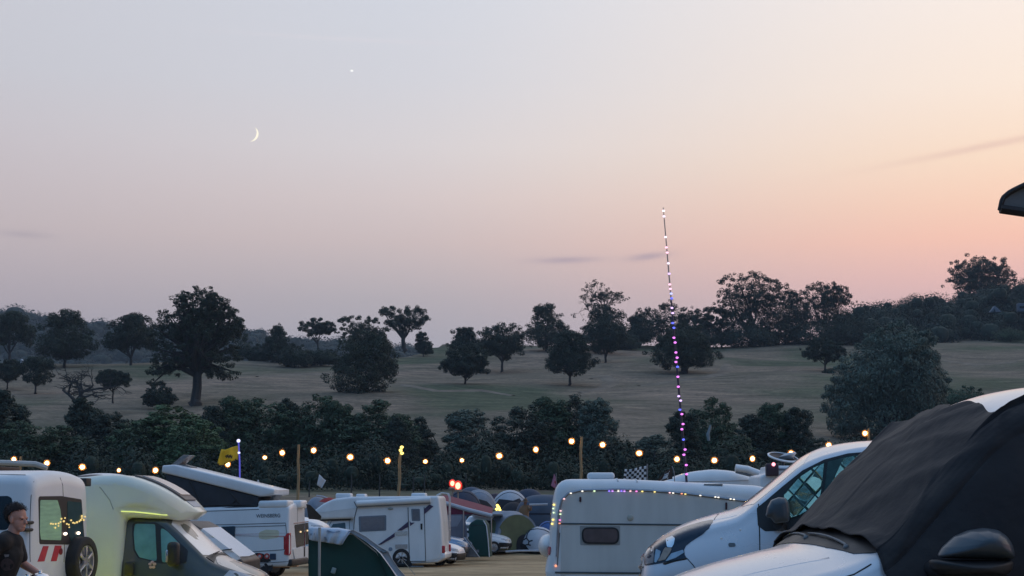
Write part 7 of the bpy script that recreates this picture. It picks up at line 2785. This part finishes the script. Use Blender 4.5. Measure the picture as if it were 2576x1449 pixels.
# ---------------------------------------------------------------- green awning tent with a towel, left of centre
def green_awning():
    d = 34.0
    p = at(905, 1480, d)
    t = thing('awning_tent', 'dark green sloping awning tent with a white roof edge, below the white motorhome', 'tent', Matrix.Translation(p))
    Lc = lambda x, y, dd=d: at(x, y, dd) - p
    Q = lambda x, y: (751.3 + x * .213, 1140.4 + y * .213)
    def sheet(q, m, nm, dd=d, th=.03, bulge=.05):
        pts = [Vector((Lc(*k, dd).x, Lc(*k, dd).z)) for k in q]
        bb = bmesh.new()
        xs = [v.x for v in pts]
        zs = [v.y for v in pts]
        rows = []
        bm0 = bmesh.new()
        vs = [bm0.verts.new((a.x, 30, a.y)) for a in pts]
        bm0.faces.new(vs)
        class Flat:
            pass
        sf = Surface(bm0)
        bb = sf.patch([(a.x, a.y) for a in pts], 'L', .0, .14, th)
        y0 = dd - p.y
        for v in bb.verts:
            v.co.y = y0 + (v.co.y - 30) + bulge * math.sin(v.co.x * 2.1 + v.co.z * .8) * math.sin(v.co.z * 1.7 + .5)
        return obj(nm, bb, m, t, 60)
    wall = sheet([Q(120, 905), Q(540, 930), Q(640, 925), Q(915, 1140), Q(1040, 1330), Q(1150, 1500), Q(1300, 1760), Q(120, 1760)], TENT_GREEN, 'wall')
    sheet([Q(900, 1130), Q(960, 1185), Q(1080, 1350), Q(1180, 1500), Q(1340, 1760), Q(1180, 1760), Q(1030, 1400)], mat('teal tent strip', (.012, .07, .062), .75, noise=.15, bump=.2, bscale=4), 'side_strip', d - .08)
    sheet([Q(560, 925), Q(590, 915), Q(650, 905), Q(800, 985), Q(960, 1105), Q(1060, 1160), Q(1100, 1240), Q(1180, 1360), Q(1290, 1480), Q(1500, 1760), Q(1400, 1760), Q(1210, 1500), Q(1090, 1340), Q(985, 1190), Q(920, 1130), Q(760, 1020), Q(640, 945)], TENT_WHITE, 'roof_edge', d - .14, .05, .02)
    # roof sheet running back, so that the tent has depth
    bm = bmesh.new()
    rows = []
    for q in (Q(120, 915), Q(540, 940), Q(640, 935), Q(915, 1150), Q(1040, 1340), Q(1150, 1510), Q(1300, 1770)):
        a = Lc(*q)
        rows.append([bm.verts.new(a + Vector((0, j * .4, .02 * math.sin(j * 1.3) - .02))) for j in range(4)])
    grid_faces(bm, rows)
    r = bmesh.ops.extrude_face_region(bm, geom=bm.faces[:])
    bmesh.ops.translate(bm, verts=[e for e in r['geom'] if isinstance(e, bmesh.types.BMVert)], vec=(0, .02, -.03))
    obj('roof', bm, TENT_WHITE, t, 60)
    bm = bmesh.new()
    q = [Lc(*Q(970, 1150), d - .2), Lc(*Q(1040, 1158), d - .2)]
    tube(bm, [q[0], q[0].lerp(q[1], .5) + Vector((0, 0, -.03)), q[1]], .03, 6)
    obj('toggle_strap', bm, mat('slate strap', (.12, .16, .19), .7), t)
    c = Lc(*Q(412, 1385), d - .06)
    bm = bmesh.new()
    box(bm, c, (.1, .03, .13), Matrix.Rotation(.3, 3, 'Y'), .02)
    obj('label_patch', bm, mat('pale label', (.25, .32, .32), .7), t)
    # guy lines
    bm = bmesh.new()
    tube(bm, [at(1012, 1408, 40) - p, at(1044, 1446, 36) - p], .008, 5)
    obj('guy_line', bm, mat('pale guy rope', (.16, .16, .13), .8), t)
    # towel drawn over the top edge
    tw = thing('towel', 'pale blue and white towel drying over the top of the green awning tent', 'towel', Matrix.Translation(p))
    bm = bmesh.new()
    rows = []
    top = [Q(118, 868), Q(210, 868), Q(330, 880), Q(460, 880), Q(600, 905), Q(622, 912)]
    bot = [Q(120, 1018), Q(200, 1040), Q(300, 1050), Q(400, 1066), Q(500, 1084), Q(520, 1060)]
    NX, NY = 40, 12
    tx = np.linspace(0, 5, NX + 1)
    for j in range(NY + 1):
        v = j / NY
        row = []
        for i in range(NX + 1):
            a = Vector((np.interp(tx[i], range(6), [q[0] for q in top]), np.interp(tx[i], range(6), [q[1] for q in top])))
            b = Vector((np.interp(tx[i], range(6), [q[0] for q in bot]), np.interp(tx[i], range(6), [q[1] for q in bot])))
            q = a.lerp(b, v)
            pt = Lc(q.x, q.y, d - .16)
            pt.y += .035 * math.sin(tx[i] * 6 + v * 1.5) * (.3 + v) - .05 * math.sin(v * 3.1) + (.14 if j == 0 else 0)
            row.append(bm.verts.new(pt))
        rows.append(row)
    grid_faces(bm, rows)
    cl = obj('cloth', bm, mat('pale towelling', (.52, .6, .7), .9, noise=.12, nscale=3, bump=.4, bscale=25), tw, 180)
    so = cl.modifiers.new('thickness', 'SOLIDIFY')
    so.thickness = .015
    prm = mat('faded grey blue towel print', (.24, .3, .4), .9, noise=.3)
    bmt = bmesh.new()
    bmt.from_mesh(cl.data)
    sft = Surface(bmt)
    bmt.free()
    for q in ([(150, 945), (200, 940), (200, 965), (160, 968)], [(310, 985), (335, 980), (350, 1030), (330, 1030)], [(345, 905), (420, 925), (500, 915), (500, 925), (420, 942), (345, 920)]):
        pl = [(Lc(*Q(x, y)).x, Lc(*Q(x, y)).z) for x, y in q]
        obj('print_mark', sft.patch(pl, 'R', .010, .08, .01), prm, cl)
    # slim pole standing in front
    b = at(803, 1480, 32.5)
    pt = thing('tent_pole', 'slim upright metal pole standing in front of the towel', 'pole', Matrix.Translation(b))
    bm = bmesh.new()
    tube(bm, [Vector((0, 0, -.1)), at(804, 1327, 32.5) - b], .028, 8)
    obj('pole', bm, mat('dull aluminium', (.35, .37, .38), .5, metal=.6), pt)
    # dark sunshade flap above it
    s = thing('sunshade', 'dark sunshade flap sticking out behind the tail of the camper van', 'sunshade', Matrix.Translation(at(790, 1320, 48)))
    b = at(790, 1320, 48)
    bm = bmesh.new()
    v = [bm.verts.new(at(x, y, dd) - b) for x, y, dd in ((770, 1268, 48), (780, 1270, 46.5), (808, 1298, 46.5), (806, 1306, 47), (776, 1304, 48))]
    f = bm.faces.new(v)
    r = bmesh.ops.extrude_face_region(bm, geom=[f])
    bmesh.ops.translate(bm, verts=[e for e in r['geom'] if isinstance(e, bmesh.types.BMVert)], vec=(0, .05, -.02))
    obj('cloth', bm, mat('dark sunshade cloth', (.02, .02, .022), .8), s)
    # white vehicle end between camper and motorhome: a small white bonnet
    car('white car peeping out between the camper van and the green awning tent', 824, 1372, 57, -8, WHITE, DARKGREY, lift=1.05)


green_awning()

# ---------------------------------------------------------------- olive camp chair in front of the camper
def camp_chair():
    d = 44.0
    p = at(640, 1440, d)
    t = thing('camp_chair', 'olive green padded camp chair back in front of the camper van window', 'chair', Matrix.Translation(p))
    Q = lambda x, y: at(375.7 + x * .2361, 1106.9 + y * .2361, d) - p
    olive = mat('olive canvas', (.17, .18, .06), .85, noise=.25, nscale=3, bump=.3, bscale=6)
    pl = [(Q(x, y).x, Q(x, y).z) for x, y in ((660, 1010), (770, 990), (825, 970), (838, 1060), (872, 1190), (800, 1200), (700, 1150))]
    bm = extrude_profile(pl, .14, .05, .05, 3, 4)
    obj('backrest', bm, olive, t, 60)
    bm = bmesh.new()
    a = (pl[0][0] + pl[3][0]) / 2
    box(bm, (a + .05, -.28, pl[5][1] - .1), (.62, .6, .1), None, .04)
    obj('seat', bm, olive, t, 60)
    zf = -(p.z - terrain(p.x, p.y)) - .05
    for sx in (-.28, .32):
        for sy in (-.5, .02):
            bm = bmesh.new()
            tube(bm, [(a + sx, sy, pl[5][1] - .1), (a + sx, sy, min(zf, pl[5][1] - .5))], .015, 6)
            obj('leg', bm, STEEL, t)


camp_chair()

# ---------------------------------------------------------------- roofs behind the caravan
def domed_motorhome():
    d = 47.0
    M = frame((0, 1.1, 2.5), 1790, 1216, d, 180.0)
    t = thing('motorhome', 'white motorhome with a smooth domed roof, showing above the caravan', 'motorhome', M)
    P = lambda pts: side_poly(M, 1.1, pts)
    top = P([(1652, 1222), (1690, 1203), (1740, 1186), (1795, 1180), (1850, 1184), (1895, 1200), (1914, 1214)])
    z = .5
    bm = extrude_profile(top + [(top[-1][0] - .6, 1.9), (top[-1][0] - .7, z), (top[0][0] + .6, z), (top[0][0] + .4, 1.9)], 2.2, .3, [.5, 2, 2, 2, 2, 1, .4, .4, .2, .2, .4], 6, 6)
    sf = Surface(bm)
    obj('body', bm, GRP, t, 60)
    obj('roof_seam', sf.line(P([(1680, 1213), (1780, 1210), (1905, 1208)]), 'L', .02), mat('pale seam tape', (.5, .51, .53), .5), t)
    obj('window', sf.patch(round_poly([(-1.2, 1.2), (.2, 1.2), (.2, 1.8), (-1.2, 1.8)], .1), 'L', .01, .2), GREYGLASS, t)
    for x in (1.6, -1.6):
        for s in (1, -1):
            wheel(t, x, s * 1.1, .36, .2)
    # awning roll at its right end
    q = [pick(M, x, y, 'y', 1.3) for x, y in ((1850, 1177), (1880, 1181), (1912, 1193))]
    bm = bmesh.new()
    tube(bm, q, .11, 12)
    a = obj('awning_roll', bm, GRP, t, 60)
    bm = bmesh.new()
    tube(bm, [q[0] + Vector((0, .02, -.12)), q[2] + Vector((.05, .02, -.1))], .035, 8)
    obj('awning_edge', bm, GREYPLASTIC, a)
    bm = bmesh.new()
    ball(bm, q[2] + Vector((.02, .1, -.08)), .1, 2)
    obj('awning_joint', bm, BLACK, a)
    # second vehicle with dish
    d2 = 43.0
    M2 = frame((2.6, 1.1, 2.6), 1914, 1178, d2, 180.0)
    t2 = thing('motorhome', 'white motorhome with a satellite dish, mostly hidden by the silver white van', 'motorhome', M2)
    P2 = lambda pts: side_poly(M2, 1.1, pts)
    pl = P2([(1912, 1196), (1940, 1190), (1944, 1171), (2180, 1171)])
    bm = extrude_profile(pl + [(pl[3][0], .5), (pl[0][0], .5)], 2.2, .08, [.1, .05, .05, .2, .1, .1], 4, 4)
    sf = Surface(bm)
    obj('body', bm, GRP, t2, 50)
    obj('roof_edge', sf.line([(pl[2][0], pl[2][1] - .1), (pl[3][0], pl[3][1] - .1)], 'L', .03), mat('blue grey trim', (.15, .2, .27), .5), t2)
    q = pick(M2, 1942, 1182, 'y', 1.15)
    bm = bmesh.new()
    box(bm, q, (.34, .2, .34), None, .03)
    bx = obj('lamp_box', bm, mat('dark purple lamp box', (.035, .025, .04), .4), t2)
    bm = bmesh.new()
    ball(bm, pick(M2, 1946, 1168, 'y', 1.3), .05, 2)
    obj('red_lamp', bm, glow('pink red lamp', (1, .3, .36), 3.0), bx)
    # the dish
    c = pick(M2, 1970, 1152, 'y', .6)
    T = Matrix.Translation(c) @ Matrix.Rotation(math.radians(-9), 4, 'Y') @ Matrix.Rotation(math.radians(-17), 4, 'X')
    bm = bmesh.new()
    lathe(bm, [(.40, .0), (.43, .0), (.44, .03), (.40, .05), (.385, .03)], 30, T)
    ds = obj('satellite_dish', bm, GRP, t2, 60)
    bm = bmesh.new()
    lathe(bm, [(0, -.06), (.2, -.03), (.39, .02), (.39, .0), (.2, -.05), (0, -.08)], 30, T)
    obj('dish_bowl', bm, mat('dark dish mesh', (.02, .015, .02), .5), ds)
    bm = bmesh.new()
    tube(bm, [T @ Vector((0, 0, -.07)), c + Vector((0, 0, -.45))], .05, 8)
    obj('mast', bm, GREYPLASTIC, ds)
    bm = bmesh.new()
    tube(bm, [T @ Vector((.1, 0, -.03)), T @ Vector((-.25, .1, .06))], .02, 6)
    obj('feed_arm', bm, GREYPLASTIC, ds)
    cl = thing('cloth', 'crumpled white cloth caught on the satellite dish', 'cloth', M2)
    bm = bmesh.new()
    q = [pick(M2, x, y, 'y', .55) for x, y in ((1955, 1151), (1972, 1143), (1985, 1138), (2000, 1136), (2003, 1140), (1997, 1150), (1999, 1158), (1980, 1155))]
    ctr = sum(q, Vector()) / len(q)
    vs = [bm.verts.new(k + Vector((0, .06 * (-1) ** i, 0))) for i, k in enumerate(q)]
    cv = bm.verts.new(ctr + Vector((0, .14, .02)))
    for i in range(len(vs)):
        bm.faces.new((vs[i], vs[(i + 1) % len(vs)], cv))
    o = obj('cloth', bm, WHITECLOTH, cl, 180)
    so = o.modifiers.new('thickness', 'SOLIDIFY')
    so.thickness = .03


domed_motorhome()


def brown_gazebo():
    d = 33.0
    p = at(40, 1172, d)
    z0 = terrain(p.x, d)
    t = thing('gazebo', 'brown gazebo roof with a pale top edge behind the high roofed white van', 'gazebo', Matrix.Translation((p.x, d, z0)))
    h = at(40, 1170, d).z - z0
    L0, L1 = at(-120, 1170, d).x - p.x, at(119, 1174, d).x - p.x
    bm = bmesh.new()
    v = [(L0, 0, h + .09), (L1 - .25, 0, h + .02), (L1, 0, h - .06)]
    tube(bm, v, .06, 8)
    obj('roof_rim', bm, mat('pale gazebo rim', (.5, .48, .45), .6), t)
    bm = bmesh.new()
    box(bm, ((L0 + L1 - 1.0) / 2, .7, h - .12), (L1 - L0 - 1.0, 1.4, .2), None, .03)
    obj('roof', bm, mat('brown gazebo cloth', (.06, .04, .035), .8, noise=.2), t)
    for x in (L0 + .1, L1 - 1.1):
        for y in (.05, 1.35):
            bm = bmesh.new()
            tube(bm, [(x, y, 0), (x, y, h - .1)], .025, 6)
            obj('leg', bm, STEEL, t)


brown_gazebo()

# ---------------------------------------------------------------- awning corner over the covered van, right edge
def near_canopy():
    d = 5.6
    p = at(2560, 505, d)
    t = thing('canopy', 'grey canopy corner with black edging jutting in at the right edge', 'canopy', Matrix.Translation(p))
    L = lambda x, y, dd=d: at(x, y, dd) - p
    q = [(2514, 530), (2519, 506), (2523, 498), (2537, 486), (2549, 479), (2576, 466), (2640, 444), (2800, 420), (2800, 572), (2640, 552), (2576, 539)]
    bm0 = bmesh.new()
    vs = [bm0.verts.new((L(*k).x, 30, L(*k).z)) for k in q]
    bm0.faces.new(vs)
    sf = Surface(bm0)
    pts = [(L(*k).x, L(*k).z) for k in q]
    bm = sf.patch(pts, 'L', 0, .08, .012)
    for v in bm.verts:
        v.co.y -= 30
        v.co.y += .02 * math.sin(v.co.x * 9)
    obj('end_panel', bm, mat('dark grey canopy cloth', (.16, .16, .16), .85, noise=.08, nscale=6, bump=.15, bscale=40), t, 60)
    bm = bmesh.new()
    tube(bm, [L(*k) + Vector((0, -.008, 0)) for k in q[:8]], .0095, 8)
    tube(bm, [L(*k) + Vector((0, -.012, .004)) for k in (q[0], q[10], q[9], q[8])], .017, 8)
    obj('edging', bm, mat('black edging tape', (.012, .008, .009), .6), t)
    bm = bmesh.new()
    e = L(2690, 560)
    tube(bm, [e, Vector((e.x, e.y, -p.z))], .02, 8)
    obj('leg', bm, STEEL, t)


near_canopy()

# ---------------------------------------------------------------- far caravans among the trees on the right, a white post on the left
for px, base, w, h, lab, nm, cat in ((2503, 786, 30, 16, 'tiny white tent gleaming among the trees on the right shoulder', 'tent', 'tent'), (2572, 788, 26, 25, 'tiny pale caravan at the right edge among the distant trees', 'caravan', 'caravan')):
    d = 545.0
    p = at(px, base, d)
    s = d / F_PX
    t = thing(nm, lab, cat, Matrix.Translation(p))
    if nm == 'tent':
        bm = extrude_profile([(-w / 2 * s, 0), (w / 2 * s, 0), (w * .15 * s, h * .7 * s), (-.08 * w * s, h * s), (-.25 * w * s, h * .55 * s)], 2.2, .1, .15, 2, 3)
        obj('canopy', bm, mat('far pale cloth', (.13, .16, .2), .7), t)
        bm = extrude_profile([(-w * .22 * s, .05), (-.02 * w * s, .05), (-.1 * w * s, h * .6 * s)], 2.26, .02, .05, 2, 3)
        obj('doorway', bm, TENT_DARK, t)
    else:
        bm = extrude_profile([(-w / 2 * s, .4), (w / 2 * s, .4), (w / 2 * s, h * s), (-w / 2 * s, h * s)], 2.2, .2, .3, 3, 4)
        sf = Surface(bm)
        obj('body', bm, mat('far pale panel', (.1, .13, .17), .6), t)
        obj('window', sf.patch([(-1.2, 1.6), (1.0, 1.6), (1.0, 2.4), (-1.2, 2.4)], 'R', .02, .4), GLASS, t)
t = thing('statue', 'small white post among the dark trees at the far left of the hill', 'post', Matrix.Translation(at(53, 935, 352)))
bm = bmesh.new()
tube(bm, [(0, 0, -.4), (0, 0, 1.2), (.1, 0, 2.2)], [.35, .42, .3], 8)
ball(bm, (.1, 0, 2.5), .35, 2)
obj('post', bm, mat('far white stone', (.5, .52, .56), .8), t)
t = thing('statue', 'pale birch stump shape showing inside the hedge tree right of the light pole', 'stump', Matrix.Translation(at(1783, 1104, 171)))
bm = bmesh.new()
tube(bm, [(0, 0, -.2), (-.1, 0, .5), (.08, 0, 1.0), (.2, 0, 1.5)], [.16, .2, .14, .1], 7)
obj('stump', bm, mat('pale bark', (.3, .33, .34), .8), t)
# fence posts in the shade of the hedge
first = None
for px, top, base in ((778, 1205, 1240), (884, 1197, 1226), (955, 1200, 1226), (1068, 1190, 1222), (1172, 1188, 1222), (1040, 1198, 1226)):
    d = 128.0
    p = at(px, base, d)
    if first is None:
        bm = bmesh.new()
        tube(bm, [(0, 0, -1.2), (0, 0, .85), (0, 0, 1.0)], [.06, .055, .03], 7)
        o = obj('fence_post', bm, mat('grey fence post', (.05, .052, .05), .9, noise=.3), None)
        first = o
    else:
        o = first.copy()
        COL.objects.link(o)
    o.location = p
    tag(o, 'grey fence post standing in the shade below the hedge trees', 'fence post', 'fence posts below the hedge')

# ---------------------------------------------------------------- moon and evening star
def moon():
    d = 9000.0
    c = at(631, 336.5, d)
    R = 19.5 * d / F_PX
    view = (c - Vector((0, 0, EYE))).normalized()
    right = view.cross(Vector((0, 0, 1))).normalized()
    up = right.cross(view)
    B = Matrix((right, up, -view)).transposed()
    tilt = Matrix.Rotation(math.radians(-17), 3, 'Z')
    bm = bmesh.new()
    rows = []
    n = 40
    # lit lune of the sphere between the terminator and the bright limb
    for j in range(9):
        lon = math.radians(46 + (92 - 46) * j / 8)
        row = []
        for i in range(n + 1):
            lat = math.radians(-88 + 176 * i / n)
            v = Vector((math.cos(lat) * math.sin(lon), math.sin(lat), math.cos(lat) * math.cos(lon))) * R
            row.append(bm.verts.new(B @ (tilt @ v)))
        rows.append(row)
    grid_faces(bm, rows)
    o = obj('moon', bm, glow('moonlight', (1.0, .93, .76), 1.15), None, 180)
    o.location = c
    tag(o, 'thin crescent moon low in the pink evening sky', 'moon')
    bm = bmesh.new()
    ball(bm, (0, 0, 0), 3.2 * d / F_PX, 2, (1.3, 1, .8))
    s = obj('star', bm, glow('starlight', (1, 1, 1), 1.1), None, 180)
    s.location = at(885, 178, d)
    tag(s, 'single bright star above and to the right of the moon', 'star')


moon()

# ---------------------------------------------------------------- evening air
def build_haze():
    bm = bmesh.new()
    box(bm, (0, 900, 92), (2700, 2000, 205))
    m = bpy.data.materials.new('evening haze')
    m.use_nodes = True
    nt = m.node_tree
    nt.nodes.remove(nt.nodes['Principled BSDF'])
    v = nt.nodes.new('ShaderNodeVolumePrincipled')
    v.inputs['Color'].default_value = (0.7, 0.84, 1.0, 1)
    v.inputs['Density'].default_value = 0.00013
    nt.links.new(v.outputs[0], nt.nodes['Material Output'].inputs['Volume'])
    o = obj('haze', bm, m, None, 0)
    tag(o, 'thin blue evening air over the valley', None, None, 'stuff')


build_haze()
